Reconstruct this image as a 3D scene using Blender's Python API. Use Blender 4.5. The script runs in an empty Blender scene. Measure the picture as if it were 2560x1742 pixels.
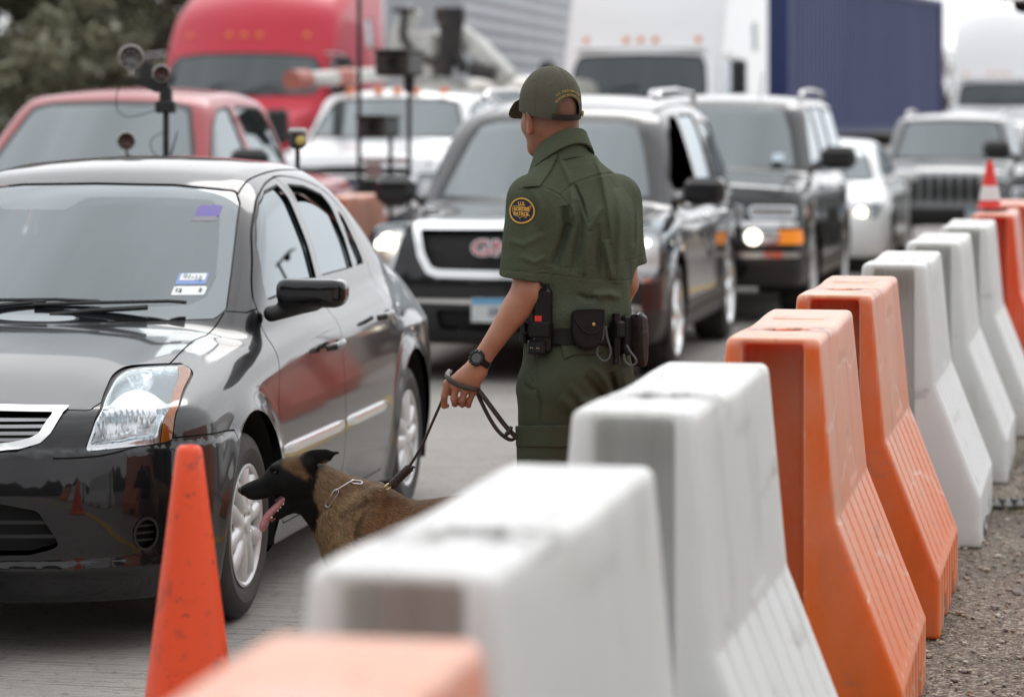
import bpy, math, random
import numpy as np
# ---------------------------------------------------------------- camera, sky, sun, exposure
sc = bpy.context.scene
CAMH, FPX, HOR = 1.70, 7100.0, 298.0        # eye height, focal length and horizon row (2560 px wide frame)
FOCUS = 8.85
cam_d = bpy.data.cameras.new("camera"); cam = bpy.data.objects.new("camera", cam_d)
sc.collection.objects.link(cam); sc.camera = cam
cam.location = (0, 0, CAMH); cam.rotation_euler = (math.radians(90), 0, 0)
cam_d.sensor_fit = 'HORIZONTAL'; cam_d.sensor_width = 36.0
cam_d.lens = FPX / 2560 * 36.0
cam_d.shift_y = -(871 - HOR) / 2560
cam_d.clip_start = 0.2; cam_d.clip_end = 3000
cam_d.dof.use_dof = True; cam_d.dof.focus_distance = FOCUS; cam_d.dof.aperture_fstop = cam_d.lens / 40.0
world = bpy.data.worlds.new("World"); sc.world = world; world.use_nodes = True
SUN_EL, SUN_AZ = math.radians(48), math.radians(12)
def build_world():
    nt = world.node_tree; nt.nodes.clear()
    out = nt.nodes.new('ShaderNodeOutputWorld'); bg = nt.nodes.new('ShaderNodeBackground')
    sky = nt.nodes.new('ShaderNodeTexSky'); sky.sky_type = 'NISHITA'; sky.sun_disc = False
    sky.sun_elevation = SUN_EL; sky.sun_rotation = SUN_AZ; sky.air_density = 1.0; sky.dust_density = 6.0
    hs = nt.nodes.new('ShaderNodeHueSaturation'); hs.inputs['Saturation'].default_value = 0.0
    nt.links.new(sky.outputs[0], hs.inputs['Color'])
    # overcast: even cloud layer with soft mottling over the (greyed) sky
    geo = nt.nodes.new('ShaderNodeNewGeometry')
    sep = nt.nodes.new('ShaderNodeSeparateXYZ'); nt.links.new(geo.outputs['Incoming'], sep.inputs[0])
    tc = nt.nodes.new('ShaderNodeTexCoord'); mp = nt.nodes.new('ShaderNodeMapping')
    mp.inputs['Scale'].default_value = (1.3, 1.3, 3.0)
    nt.links.new(tc.outputs['Generated'], mp.inputs[0])
    ns = nt.nodes.new('ShaderNodeTexNoise'); ns.inputs['Scale'].default_value = 2.2; ns.inputs['Detail'].default_value = 5
    nt.links.new(mp.outputs[0], ns.inputs['Vector'])
    sep2 = nt.nodes.new('ShaderNodeSeparateXYZ'); nt.links.new(tc.outputs['Generated'], sep2.inputs[0])
    ramp = nt.nodes.new('ShaderNodeMapRange'); ramp.inputs['From Min'].default_value = 0.0; ramp.inputs['From Max'].default_value = 1.0
    ramp.inputs['To Min'].default_value = 8.2; ramp.inputs['To Max'].default_value = 9.6
    nt.links.new(sep2.outputs['Z'], ramp.inputs['Value'])
    mot = nt.nodes.new('ShaderNodeMapRange'); mot.inputs['From Min'].default_value = 0.3; mot.inputs['From Max'].default_value = 0.7
    mot.inputs['To Min'].default_value = 0.82; mot.inputs['To Max'].default_value = 1.15
    nt.links.new(ns.outputs['Fac'], mot.inputs['Value'])
    mul = nt.nodes.new('ShaderNodeMath'); mul.operation = 'MULTIPLY'
    nt.links.new(ramp.outputs[0], mul.inputs[0]); nt.links.new(mot.outputs[0], mul.inputs[1])
    dt = nt.nodes.new('ShaderNodeVectorMath'); dt.operation = 'DOT_PRODUCT'; dt.inputs[1].default_value = (math.sin(SUN_AZ)*math.cos(SUN_EL), math.cos(SUN_AZ)*math.cos(SUN_EL), math.sin(SUN_EL))
    nrm = nt.nodes.new('ShaderNodeVectorMath'); nrm.operation = 'NORMALIZE'; nt.links.new(tc.outputs['Generated'], nrm.inputs[0]); nt.links.new(nrm.outputs[0], dt.inputs[0])
    gl = nt.nodes.new('ShaderNodeMapRange'); gl.interpolation_type = 'SMOOTHSTEP'; gl.inputs['From Min'].default_value = -0.45; gl.inputs['From Max'].default_value = 0.95
    gl.inputs['To Min'].default_value = 0.80; gl.inputs['To Max'].default_value = 1.42; nt.links.new(dt.outputs['Value'], gl.inputs['Value'])
    mul0 = mul; mul = nt.nodes.new('ShaderNodeMath'); mul.operation = 'MULTIPLY'; nt.links.new(mul0.outputs[0], mul.inputs[0]); nt.links.new(gl.outputs[0], mul.inputs[1])
    cmb = nt.nodes.new('ShaderNodeMix'); cmb.data_type = 'RGBA'; cmb.blend_type = 'MULTIPLY'; cmb.inputs['Factor'].default_value = 1
    cmb.inputs['A'].default_value = (0.985, 0.995, 1.02, 1)
    nt.links.new(mul.outputs[0], cmb.inputs['B'])
    mx = nt.nodes.new('ShaderNodeMix'); mx.data_type = 'RGBA'; mx.inputs['Factor'].default_value = 0.88
    nt.links.new(hs.outputs[0], mx.inputs['A']); nt.links.new(cmb.outputs['Result'], mx.inputs['B'])
    nt.links.new(mx.outputs['Result'], bg.inputs['Color']); bg.inputs['Strength'].default_value = 0.125
    nt.links.new(bg.outputs[0], out.inputs[0])
build_world()
sun_d = bpy.data.lights.new("sun", 'SUN'); sun_d.energy = 0.6; sun_d.angle = math.radians(25); sun_d.color = (1.0, 0.97, 0.93)
sun = bpy.data.objects.new("sun", sun_d); sc.collection.objects.link(sun)
sun.rotation_euler = (math.radians(90) - SUN_EL, 0, math.pi - SUN_AZ)
sun.location = (0, 0, 30)
sc.view_settings.view_transform = 'Standard'; sc.view_settings.look = 'None'
sc.view_settings.exposure = 0.15; sc.view_settings.gamma = 1.0; sc.view_settings.use_curve_mapping = False
sc.render.engine = 'CYCLES'
sc.cycles.max_bounces = 8; sc.cycles.transparent_max_bounces = 12; sc.cycles.caustics_reflective = False; sc.cycles.caustics_refractive = False
# ---------------------------------------------------------------- surfaces from distance functions
def spl(xs, ys):
    """natural cubic spline through (xs, ys), linear beyond the ends"""
    x = np.array(xs, float); y = np.array(ys, float)
    o = np.argsort(x); x = x[o]; y = y[o]; n = len(x)
    h = np.diff(x); A = np.eye(n); r = np.zeros(n)
    for i in range(1, n-1):
        A[i, i-1:i+2] = (h[i-1], 2*(h[i-1]+h[i]), h[i]); r[i] = 6*((y[i+1]-y[i])/h[i]-(y[i]-y[i-1])/h[i-1])
    M = np.linalg.solve(A, r)
    def f(t):
        t = np.asarray(t, float); i = np.clip(np.searchsorted(x, t)-1, 0, n-2); hh = h[i]
        tc = np.clip(t, x[0], x[-1]); a = (x[i+1]-tc)/hh; b = (tc-x[i])/hh
        v = a*y[i]+b*y[i+1]+((a**3-a)*M[i]+(b**3-b)*M[i+1])*hh*hh/6
        s0 = (y[1]-y[0])/h[0]-h[0]*M[1]/6; s1 = (y[-1]-y[-2])/h[-1]+h[-1]*M[-2]/6
        return v+np.where(t < x[0], (t-x[0])*s0, 0)+np.where(t > x[-1], (t-x[-1])*s1, 0)
    return f
def smin(a, b, k):
    h = np.maximum(k-np.abs(a-b), 0)/k
    return np.minimum(a, b)-h*h*k*0.25
def smax(a, b, k): return -smin(-a, -b, k)
def sstep(a, b, x):
    t = np.clip((x-a)/(b-a), 0, 1); return t*t*(3-2*t)
def vec(*a): return np.array(a, float)
def capsule(P, a, b, ra, rb=None):
    """round cone-like limb from a to b with radii ra, rb"""
    if rb is None: rb = ra
    a = vec(*a); b = vec(*b); ab = b-a; t = np.clip(((P-a)@ab)/(ab@ab), 0, 1)
    return np.linalg.norm(P-a-t[:, None]*ab, axis=1)-(ra+(rb-ra)*t)
def ellips(P, c, r, R=None):
    Q = P-vec(*c)
    if R is not None: Q = Q@R
    r = vec(*r); k0 = np.linalg.norm(Q/r, axis=1); k1 = np.linalg.norm(Q/(r*r), axis=1)
    return k0*(k0-1)/np.maximum(k1, 1e-9)
def rbox(P, c, hs, r, R=None):
    Q = P-vec(*c)
    if R is not None: Q = Q@R
    q = np.abs(Q)-(vec(*hs)-r)
    return np.linalg.norm(np.maximum(q, 0), axis=1)+np.minimum(q.max(axis=1), 0)-r
def rot(ax, deg):
    """matrix whose columns are the rotated axes (use as Q@R to go to the local frame)"""
    c, s = math.cos(math.radians(deg)), math.sin(math.radians(deg))
    return {'x': np.array([[1, 0, 0], [0, c, -s], [0, s, c]]), 'y': np.array([[c, 0, s], [0, 1, 0], [-s, 0, c]]), 'z': np.array([[c, -s, 0], [s, c, 0], [0, 0, 1]])}[ax]
def grad(f, P, e):
    g = np.empty_like(P)
    for i in range(3):
        d = np.zeros(3); d[i] = e
        g[:, i] = (f(P+d)-f(P-d))/(2*e)
    return g
class Surf:
    def __init__(s, V, N, T): s.V, s.N, s.T = V, N, T
    def split(s, g):
        """cut along g = 0; returns (g<0 side, g>=0 side), both with exact smooth edges and kept normals"""
        if len(s.T) == 0: return s, Surf(s.V, s.N, s.T[:0])
        gv = g(s.V) if callable(g) else g
        gv = np.where(np.abs(gv) < 1e-7, 1e-7, gv)
        neg = gv < 0; T = s.T; c = neg[T].sum(1)
        A = [T[c == 3]]; B = [T[c == 0]]; V, N = s.V, s.N
        for cnt in (1, 2):
            M = T[c == cnt]
            if not len(M): continue
            lone = (neg[M] if cnt == 1 else ~neg[M]).argmax(1); r = np.arange(len(M))
            M = np.stack([M[r, (lone+k) % 3] for k in range(3)], 1)
            ids = []
            for k in (1, 2):
                e = np.sort(M[:, [0, k]], axis=1); key = e[:, 0].astype(np.int64)*(2**31)+e[:, 1]
                u, inv = np.unique(key, return_inverse=True); a = (u//2**31).astype(int); b = (u % 2**31).astype(int)
                t = (gv[a]/(gv[a]-gv[b]))[:, None]
                nv = V[a]+(V[b]-V[a])*t; nn = N[a]+(N[b]-N[a])*t
                nn /= np.maximum(np.linalg.norm(nn, axis=1), 1e-9)[:, None]
                base = len(V); V = np.vstack([V, nv]); N = np.vstack([N, nn]); gv = np.concatenate([gv, np.zeros(len(nv))])
                ids.append(base+inv.ravel())
            p, q = ids
            tri = np.stack([M[:, 0], p, q], 1); q1 = np.stack([p, M[:, 1], M[:, 2]], 1); q2 = np.stack([p, M[:, 2], q], 1)
            (A if cnt == 1 else B).append(tri); (B if cnt == 1 else A).extend([q1, q2])
        return Surf(V, N, np.vstack(A)), Surf(V, N, np.vstack(B))
    def inside(s, g): return s.split(g)[0]
    def outside(s, g): return s.split(g)[1]
    def band(s, g, w, mask=None):
        """a seam |g|<w: returns (band, rest); mask<0 limits where the seam is cut"""
        rest0 = None
        if mask is not None: s, rest0 = s.split(mask)
        a, b = s.split(lambda V: g(V)+w); m, c = b.split(lambda V: g(V)-w)
        return m, join([a, c]+([rest0] if rest0 is not None else []))
    def moved(s, d):
        d = d(s.V) if callable(d) else d
        return Surf(s.V+s.N*(np.reshape(d, (-1, 1)) if np.ndim(d) else d), s.N, s.T)
    def pruned(s):
        u, inv = np.unique(s.T, return_inverse=True)
        return s.V[u], s.N[u], inv.reshape(-1, 3)
def join(L):
    V, N, T, n = [], [], [], 0
    for s in L:
        v, m, t = s.pruned() if len(s.T) else (s.V[:0], s.N[:0], s.T)
        V.append(v); N.append(m); T.append(t+n); n += len(v)
    V = np.vstack(V); N = np.vstack(N); T = np.vstack(T)
    # weld coincident points so that later cuts stay crack free
    key = np.round(V*2e5).astype(np.int64); _, idx, inv = np.unique(key, axis=0, return_index=True, return_inverse=True)
    T = inv.ravel()[T]; T = T[(T[:, 0] != T[:, 1]) & (T[:, 1] != T[:, 2]) & (T[:, 0] != T[:, 2])]
    return Surf(V[idx], N[idx], T)
def poly_surf(f, lo, hi, h, it=3, ne=None, lip=1.0, B=6):
    """surface nets over f<0 in the box, snapped to f=0, normals from the gradient"""
    lo = np.array(lo, float); hi = np.array(hi, float)
    nb = np.ceil((hi-lo)/(h*B)).astype(int); n = nb*B+1
    ax = [lo[i]+h*np.arange(n[i]) for i in range(3)]
    cx = [lo[i]+h*(B*np.arange(nb[i])+B/2) for i in range(3)]
    C = np.stack(np.meshgrid(*cx, indexing='ij'), -1).reshape(-1, 3)
    fc = chunk(f, C); act = (np.abs(fc) < lip*0.9*B*h+h).reshape(nb); sg = np.where(fc < 0, -9., 9.).reshape(nb)
    F = np.full(n, 9.); b0 = [np.minimum(np.arange(n[i])//B, nb[i]-1) for i in range(3)]; b1 = [np.maximum((np.arange(n[i])-1)//B, 0) for i in range(3)]
    F[:] = sg[np.ix_(*b0)]
    m = np.zeros(n, bool)
    for i in (b0[0], b1[0]):
        for j in (b0[1], b1[1]):
            for k in (b0[2], b1[2]): m |= act[np.ix_(i, j, k)]
    I = np.argwhere(m); P = lo+I*h; F[m] = chunk(f, P)
    S = F < 0; c = np.zeros(n-1, np.int8)
    for d in np.ndindex(2, 2, 2): c += S[d[0]:n[0]-1+d[0], d[1]:n[1]-1+d[1], d[2]:n[2]-1+d[2]]
    A = np.argwhere((c > 0) & (c < 8)); vid = np.full(n-1, -1, np.int64); vid[tuple(A.T)] = np.arange(len(A))
    acc = np.zeros((len(A), 3)); cnt = np.zeros(len(A))
    for axi in range(3):
        o = [i for i in range(3) if i != axi]
        for d in np.ndindex(2, 2):
            p = A.copy(); p[:, o[0]] += d[0]; p[:, o[1]] += d[1]; q = p.copy(); q[:, axi] += 1
            a = F[tuple(p.T)]; b = F[tuple(q.T)]; x = (a < 0) != (b < 0); t = np.where(x, a/np.where(x, a-b, 1), 0)
            pt = p.astype(float); pt[:, axi] += t; acc += pt*x[:, None]; cnt += x
    V = lo+acc/cnt[:, None]*h; Q = []
    for axi in range(3):
        o = [i for i in range(3) if i != axi]; s0 = [slice(1, n[i]-1) for i in range(3)]; s1 = list(s0)
        s0[axi] = slice(0, n[axi]-1); s1[axi] = slice(1, n[axi])
        e = S[tuple(s0)] != S[tuple(s1)]; E = np.argwhere(e); off = np.ones(3, int); off[axi] = 0; E += off
        sn = S[tuple(E.T)]
        def cell(du, dv):
            q = E.copy(); q[:, o[0]] -= du; q[:, o[1]] -= dv; return vid[tuple(q.T)]
        q = np.stack([cell(1, 1), cell(0, 1), cell(0, 0), cell(1, 0)], 1)
        fl = sn if axi != 1 else ~sn
        q[~fl] = q[~fl][:, ::-1]; Q.append(q)
    Q = np.vstack(Q)
    for _ in range(it):
        g = chunkg(f, V, h*0.05); v = chunk(f, V); st = v[:, None]*g/np.maximum((g*g).sum(1), 0.05)[:, None]
        l = np.linalg.norm(st, axis=1)[:, None]; V = V-st*np.minimum(1, h*0.6/np.maximum(l, 1e-9))
    N = chunkg(f, V, ne or h*0.25); N /= np.maximum(np.linalg.norm(N, axis=1), 1e-9)[:, None]
    d1 = np.linalg.norm(V[Q[:, 0]]-V[Q[:, 2]], axis=1) < np.linalg.norm(V[Q[:, 1]]-V[Q[:, 3]], axis=1)
    T = np.vstack([Q[d1][:, [0, 1, 2]], Q[d1][:, [0, 2, 3]], Q[~d1][:, [1, 2, 3]], Q[~d1][:, [1, 3, 0]]])
    return Surf(V, N, T)
def chunk(f, P, n=300000): return np.concatenate([f(P[i:i+n]) for i in range(0, len(P), n)]) if len(P) else np.zeros(0)
def chunkg(f, P, e, n=200000): return np.vstack([grad(f, P[i:i+n], e) for i in range(0, len(P), n)])
def pgon(pts, r=0.0):
    """signed distance to a closed 2-D polygon, corners rounded by r"""
    p = np.array(pts, float)
    if r:
        c = p.mean(0); a = 0.5*np.sum(p[:, 0]*np.roll(p[:, 1], -1)-np.roll(p[:, 0], -1)*p[:, 1])
        if a < 0: p = p[::-1]
        e = np.roll(p, -1, 0)-p; nrm = np.stack([e[:, 1], -e[:, 0]], 1)/np.linalg.norm(e, axis=1)[:, None]
        q = []
        for i in range(len(p)):
            n0, n1 = nrm[i-1], nrm[i]; q.append(p[i]-(n0+n1)*r/(1+n0@n1))
        p = np.array(q)
    def f(x, y):
        d = np.full(x.shape, 1e9); s = np.zeros(x.shape, bool); j = len(p)-1
        for i in range(len(p)):
            e = p[j]-p[i]; wx = x-p[i, 0]; wy = y-p[i, 1]
            t = np.clip((wx*e[0]+wy*e[1])/max(e@e, 1e-12), 0, 1)
            d = np.minimum(d, (wx-e[0]*t)**2+(wy-e[1]*t)**2)
            c = (p[i, 1] > y) != (p[j, 1] > y)
            xx = p[i, 0]+(y-p[i, 1])*(p[j, 0]-p[i, 0])/np.where(abs(p[j, 1]-p[i, 1]) < 1e-12, 1e-12, p[j, 1]-p[i, 1])
            s ^= c & (x < xx); j = i
        d = np.sqrt(d); return np.where(s, -d, d)-r
    return f
def smooth_line(pts, n=8, closed=False):
    """Catmull-Rom through 2-D or 3-D points"""
    p = [np.array(q, float) for q in pts]
    q = [p[-1]]+p+[p[0], p[1]] if closed else [2*p[0]-p[1]]+p+[2*p[-1]-p[-2]]
    out = []
    for i in range(1, len(q)-2):
        for k in range(n):
            t = k/n; out.append(0.5*((2*q[i])+(-q[i-1]+q[i+1])*t+(2*q[i-1]-5*q[i]+4*q[i+1]-q[i+2])*t*t+(-q[i-1]+3*q[i]-3*q[i+1]+q[i+2])*t**3))
    if not closed: out.append(q[-2])
    return out
# ---------------------------------------------------------------- materials
MATS = {}
def mat(name, col=(.5, .5, .5), rough=.5, metal=0, spec=.5, coat=0, ior=1.5, noise=None, bump=None, alpha=None, emit=None, sheen=0, coat_ior=1.6, sss=0, aniso=None, coat_rough=.02):
    """noise = (scale, colour2, lo, hi[, stretch]); bump = (scale, strength[, detail, stretch])"""
    if name in MATS: return MATS[name]
    m = bpy.data.materials.new(name); m.use_nodes = True; nt = m.node_tree; b = nt.nodes['Principled BSDF']
    b.inputs['Base Color'].default_value = (*col, 1); b.inputs['Roughness'].default_value = rough; b.inputs['Metallic'].default_value = metal
    b.inputs['Specular IOR Level'].default_value = spec; b.inputs['IOR'].default_value = ior
    b.inputs['Coat Weight'].default_value = coat; b.inputs['Coat IOR'].default_value = coat_ior; b.inputs['Coat Roughness'].default_value = coat_rough
    if sheen: b.inputs['Sheen Weight'].default_value = sheen; b.inputs['Sheen Roughness'].default_value = .4
    if sss:
        b.inputs['Subsurface Weight'].default_value = sss; b.inputs['Subsurface Radius'].default_value = (.012, .006, .004); b.inputs['Subsurface Scale'].default_value = 1
    if emit: b.inputs['Emission Color'].default_value = (*emit[0], 1); b.inputs['Emission Strength'].default_value = emit[1]
    def coords(stretch):
        tc = nt.nodes.new('ShaderNodeTexCoord'); mp = nt.nodes.new('ShaderNodeMapping'); nt.links.new(tc.outputs['Object'], mp.inputs[0])
        mp.inputs['Scale'].default_value = stretch; return mp.outputs[0]
    if noise:
        for k, ns in enumerate(noise if isinstance(noise, list) else [noise]):
            t = nt.nodes.new('ShaderNodeTexNoise'); t.inputs['Scale'].default_value = ns[0]; t.inputs['Detail'].default_value = 6; t.inputs['Roughness'].default_value = .62
            nt.links.new(coords(ns[4] if len(ns) > 4 else (1, 1, 1)), t.inputs['Vector'])
            r = nt.nodes.new('ShaderNodeMapRange'); r.inputs['From Min'].default_value = ns[2]; r.inputs['From Max'].default_value = ns[3]
            nt.links.new(t.outputs['Fac'], r.inputs['Value'])
            mx = nt.nodes.new('ShaderNodeMix'); mx.data_type = 'RGBA'; nt.links.new(r.outputs[0], mx.inputs['Factor'])
            if k == 0: mx.inputs['A'].default_value = (*col, 1)
            else: nt.links.new(prev, mx.inputs['A'])
            mx.inputs['B'].default_value = (*ns[1], 1); prev = mx.outputs['Result']
        nt.links.new(prev, b.inputs['Base Color'])
    if bump:
        t = nt.nodes.new('ShaderNodeTexNoise'); t.inputs['Scale'].default_value = bump[0]; t.inputs['Detail'].default_value = bump[2] if len(bump) > 2 else 4
        nt.links.new(coords(bump[3] if len(bump) > 3 else (1, 1, 1)), t.inputs['Vector'])
        bp = nt.nodes.new('ShaderNodeBump'); bp.inputs['Strength'].default_value = bump[1]; bp.inputs['Distance'].default_value = .01
        nt.links.new(t.outputs['Fac'], bp.inputs['Height']); nt.links.new(bp.outputs[0], b.inputs['Normal'])
    if alpha is not None: b.inputs['Alpha'].default_value = alpha
    MATS[name] = m; return m
def glass_mat(name, tint=(.1, .12, .12), ior=1.55, rough=.0, base=.12, floor_=(.02, .025, .028), see=.6):
    """vehicle glass: sky reflection by Fresnel over a tinted, partly see-through pane"""
    if name in MATS: return MATS[name]
    m = bpy.data.materials.new(name); m.use_nodes = True; nt = m.node_tree; nt.nodes.clear()
    out = nt.nodes.new('ShaderNodeOutputMaterial'); gl = nt.nodes.new('ShaderNodeBsdfGlossy'); gl.inputs['Roughness'].default_value = rough
    gl.inputs['Color'].default_value = (.88, .96, 1, 1)
    tr = nt.nodes.new('ShaderNodeBsdfTransparent'); tr.inputs['Color'].default_value = (*tint, 1)
    df = nt.nodes.new('ShaderNodeBsdfDiffuse'); df.inputs['Color'].default_value = (*floor_, 1)
    m1 = nt.nodes.new('ShaderNodeMixShader'); m1.inputs[0].default_value = see
    nt.links.new(df.outputs[0], m1.inputs[1]); nt.links.new(tr.outputs[0], m1.inputs[2])
    fr = nt.nodes.new('ShaderNodeFresnel'); fr.inputs['IOR'].default_value = ior
    ad = nt.nodes.new('ShaderNodeMath'); ad.operation = 'ADD'; ad.use_clamp = True; ad.inputs[1].default_value = base
    nt.links.new(fr.outputs[0], ad.inputs[0])
    m2 = nt.nodes.new('ShaderNodeMixShader'); nt.links.new(ad.outputs[0], m2.inputs[0])
    nt.links.new(m1.outputs[0], m2.inputs[1]); nt.links.new(gl.outputs[0], m2.inputs[2]); nt.links.new(m2.outputs[0], out.inputs[0])
    MATS[name] = m; return m
# ---------------------------------------------------------------- objects
C = sc.collection
def link(o, parent=None):
    C.objects.link(o)
    if parent is not None: o.parent = parent
    return o
def mesh(name, V, F, m, parent=None, N=None, smooth=True, loc=None, mats=None, mi=None):
    me = bpy.data.meshes.new(name); V = np.asarray(V, float)
    if isinstance(F, np.ndarray):
        me.vertices.add(len(V)); me.vertices.foreach_set('co', V.ravel().astype(np.float32))
        n, k = F.shape; me.loops.add(n*k); me.loops.foreach_set('vertex_index', F.ravel().astype(np.int32))
        me.polygons.add(n); me.polygons.foreach_set('loop_start', np.arange(0, n*k, k, dtype=np.int32)); me.polygons.foreach_set('loop_total', np.full(n, k, np.int32))
        me.update(calc_edges=True); me.validate()
    else:
        me.from_pydata([tuple(v) for v in V], [], [tuple(f) for f in F]); me.update()
    for mm in (mats or [m]): me.materials.append(mm)
    if mi is not None: me.polygons.foreach_set('material_index', np.asarray(mi, np.int32))
    me.polygons.foreach_set('use_smooth', np.full(len(me.polygons), smooth))
    if N is not None and len(N) == len(me.vertices): me.normals_split_custom_set_from_vertices(np.asarray(N, float))
    o = bpy.data.objects.new(name, me)
    if loc is not None: o.location = loc
    return link(o, parent)
def surf(name, s, m, parent=None):
    V, N, T = s.pruned(); return mesh(name, V, T, m, parent, N)
def thing(name, label, cat, loc=(0, 0, 0), rz=0, group=None):
    o = bpy.data.objects.new(name, None); o.empty_display_size = .2; C.objects.link(o)
    o.location = loc; o.rotation_euler = (0, 0, rz); return tag(o, label, cat, group)
def tag(o, label=None, cat=None, group=None, kind=None):
    if label: o['label'] = label
    if cat: o['category'] = cat
    if group: o['group'] = group
    if kind: o['kind'] = kind
    return o
def dup(root, loc, rz=None, label=None):
    r = root.copy(); C.objects.link(r); r.location = loc
    if rz is not None: r.rotation_euler = (0, 0, rz)
    if label: r['label'] = label
    for ch in list(root.children):
        c = ch.copy(); C.objects.link(c); c.parent = r
        for g in list(ch.children):
            d = g.copy(); C.objects.link(d); d.parent = c
    return r
class MB:
    """collects simple solids into one mesh"""
    def __init__(s): s.V, s.F, s.n = [], [], 0
    def add(s, V, F):
        V = np.asarray(V, float); s.V.append(V); s.F += [tuple(int(i)+s.n for i in f) for f in F]; s.n += len(V); return s
    def box(s, c, hs, R=None, bev=0.0):
        x, y, z = hs; b = min(bev, min(hs)*.9)
        if b <= 0:
            V = np.array([(i*x, j*y, k*z) for i in (-1, 1) for j in (-1, 1) for k in (-1, 1)])
            F = [(0, 1, 3, 2), (4, 6, 7, 5), (0, 4, 5, 1), (2, 3, 7, 6), (0, 2, 6, 4), (1, 5, 7, 3)]
        else:
            V, idx = [], {}
            for i in (-1, 1):
                for j in (-1, 1):
                    for k in (-1, 1):
                        for a in range(3):
                            p = [i*(x-b), j*(y-b), k*(z-b)]; p[a] = (i, j, k)[a]*hs[a]; idx[i, j, k, a] = len(V); V.append(p)
            V = np.array(V); F = []
            for a in range(3):
                o = [q for q in range(3) if q != a]
                for sg in (-1, 1):
                    q = []
                    for u, v in ((-1, -1), (1, -1), (1, 1), (-1, 1)):
                        t = [0]*3; t[a] = sg; t[o[0]] = u; t[o[1]] = v; q.append(idx[(*t, a)])
                    if (sg > 0) == (a == 1): q = q[::-1]
                    F.append(q)
            for a in range(3):
                o = [q for q in range(3) if q != a]
                for u in (-1, 1):
                    for v in (-1, 1):
                        t0 = [0]*3; t1 = [0]*3; t0[a], t1[a] = -1, 1; t0[o[0]] = t1[o[0]] = u; t0[o[1]] = t1[o[1]] = v
                        q = [idx[(*t0, o[0])], idx[(*t1, o[0])], idx[(*t1, o[1])], idx[(*t0, o[1])]]
                        if (u*v > 0) == (a != 1): q = q[::-1]
                        F.append(q)
            for k, q in [((i, j, k), [idx[i, j, k, 0], idx[i, j, k, 1], idx[i, j, k, 2]]) for i in (-1, 1) for j in (-1, 1) for k in (-1, 1)]:
                F.append(q if k[0]*k[1]*k[2] > 0 else q[::-1])
        if R is not None: V = V@np.asarray(R).T
        return s.add(V+np.asarray(c, float), F)
    def tube(s, pts, r, n=10, cap=True):
        P = [np.array(p, float) for p in pts]; m = len(P); rs = list(r) if np.ndim(r) else [r]*m
        T = [P[min(i+1, m-1)]-P[max(i-1, 0)] for i in range(m)]; T = [t/max(np.linalg.norm(t), 1e-9) for t in T]
        u = np.cross(T[0], (0, 0, 1) if abs(T[0][2]) < .9 else (1, 0, 0)); u /= np.linalg.norm(u); V = []
        for i in range(m):
            u = u-T[i]*(u@T[i]); u /= max(np.linalg.norm(u), 1e-9); w = np.cross(T[i], u)
            for k in range(n):
                a = 2*math.pi*k/n; V.append(P[i]+(u*math.cos(a)+w*math.sin(a))*rs[i])
        F = [(i*n+k, i*n+(k+1) % n, (i+1)*n+(k+1) % n, (i+1)*n+k) for i in range(m-1) for k in range(n)]
        if cap: F += [tuple(range(n))[::-1], tuple((m-1)*n+k for k in range(n))]
        return s.add(V, F)
    def lathe(s, prof, c=(0, 0, 0), R=None, n=48, closed=False):
        """profile of (radius, height) turned about local z"""
        m = len(prof); V = np.array([(r*math.cos(2*math.pi*k/n), r*math.sin(2*math.pi*k/n), z) for r, z in prof for k in range(n)])
        if R is not None: V = V@np.asarray(R).T
        F = [(i*n+k, i*n+(k+1) % n, ((i+1) % m)*n+(k+1) % n, ((i+1) % m)*n+k) for i in range(m if closed else m-1) for k in range(n)]
        return s.add(V+np.asarray(c, float), F)
    def prism(s, pts, d, c=(0, 0, 0), R=None):
        """2-D outline (x,y) extruded by +-d along z"""
        n = len(pts); V = np.array([(x, y, -d) for x, y in pts]+[(x, y, d) for x, y in pts])
        if R is not None: V = V@np.asarray(R).T
        F = [tuple(range(n))[::-1], tuple(range(n, 2*n))]+[(i, (i+1) % n, n+(i+1) % n, n+i) for i in range(n)]
        return s.add(V+np.asarray(c, float), F)
    def build(s, name, m, parent=None, smooth=True, angle=35):
        o = mesh(name, np.vstack(s.V), s.F, m, parent, smooth=False)
        if smooth:
            o.data.polygons.foreach_set('use_smooth', np.ones(len(o.data.polygons), bool))
            o.data.set_sharp_from_angle(angle=math.radians(angle))
        return o
def text_mesh(name, txt, size, m, parent, M, depth=.001, bend=None, space=1.0, bold=0.0, align='CENTER'):
    """lettering as a real mesh; M maps text plane (x right, y up, z out) to the parent's space; bend(V)->V"""
    cu = bpy.data.curves.new(name, 'FONT'); cu.body = txt; cu.size = size; cu.align_x = align; cu.align_y = 'CENTER'; cu.extrude = depth; cu.space_character = space; cu.offset = bold
    cu.resolution_u = 4; o = bpy.data.objects.new(name, cu); C.objects.link(o)
    dg = bpy.context.evaluated_depsgraph_get(); me = bpy.data.meshes.new_from_object(o.evaluated_get(dg))
    bpy.data.objects.remove(o); V = np.empty(len(me.vertices)*3); me.vertices.foreach_get('co', V); V = V.reshape(-1, 3)
    if bend: V = bend(V)
    M = np.asarray(M, float); V = V@M[:3, :3].T+M[:3, 3]; me.vertices.foreach_set('co', V.ravel().astype(np.float32)); me.update()
    me.materials.clear(); me.materials.append(m); me.name = name
    return link(bpy.data.objects.new(name, me), parent)
def frame(o, x, z):
    """4x4 from origin, right vector and outward normal"""
    x = vec(*x); z = vec(*z); z /= np.linalg.norm(z); x = x-z*(x@z); x /= np.linalg.norm(x); y = np.cross(z, x)
    M = np.eye(4); M[:3, 0], M[:3, 1], M[:3, 2], M[:3, 3] = x, y, z, o; return M
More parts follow.
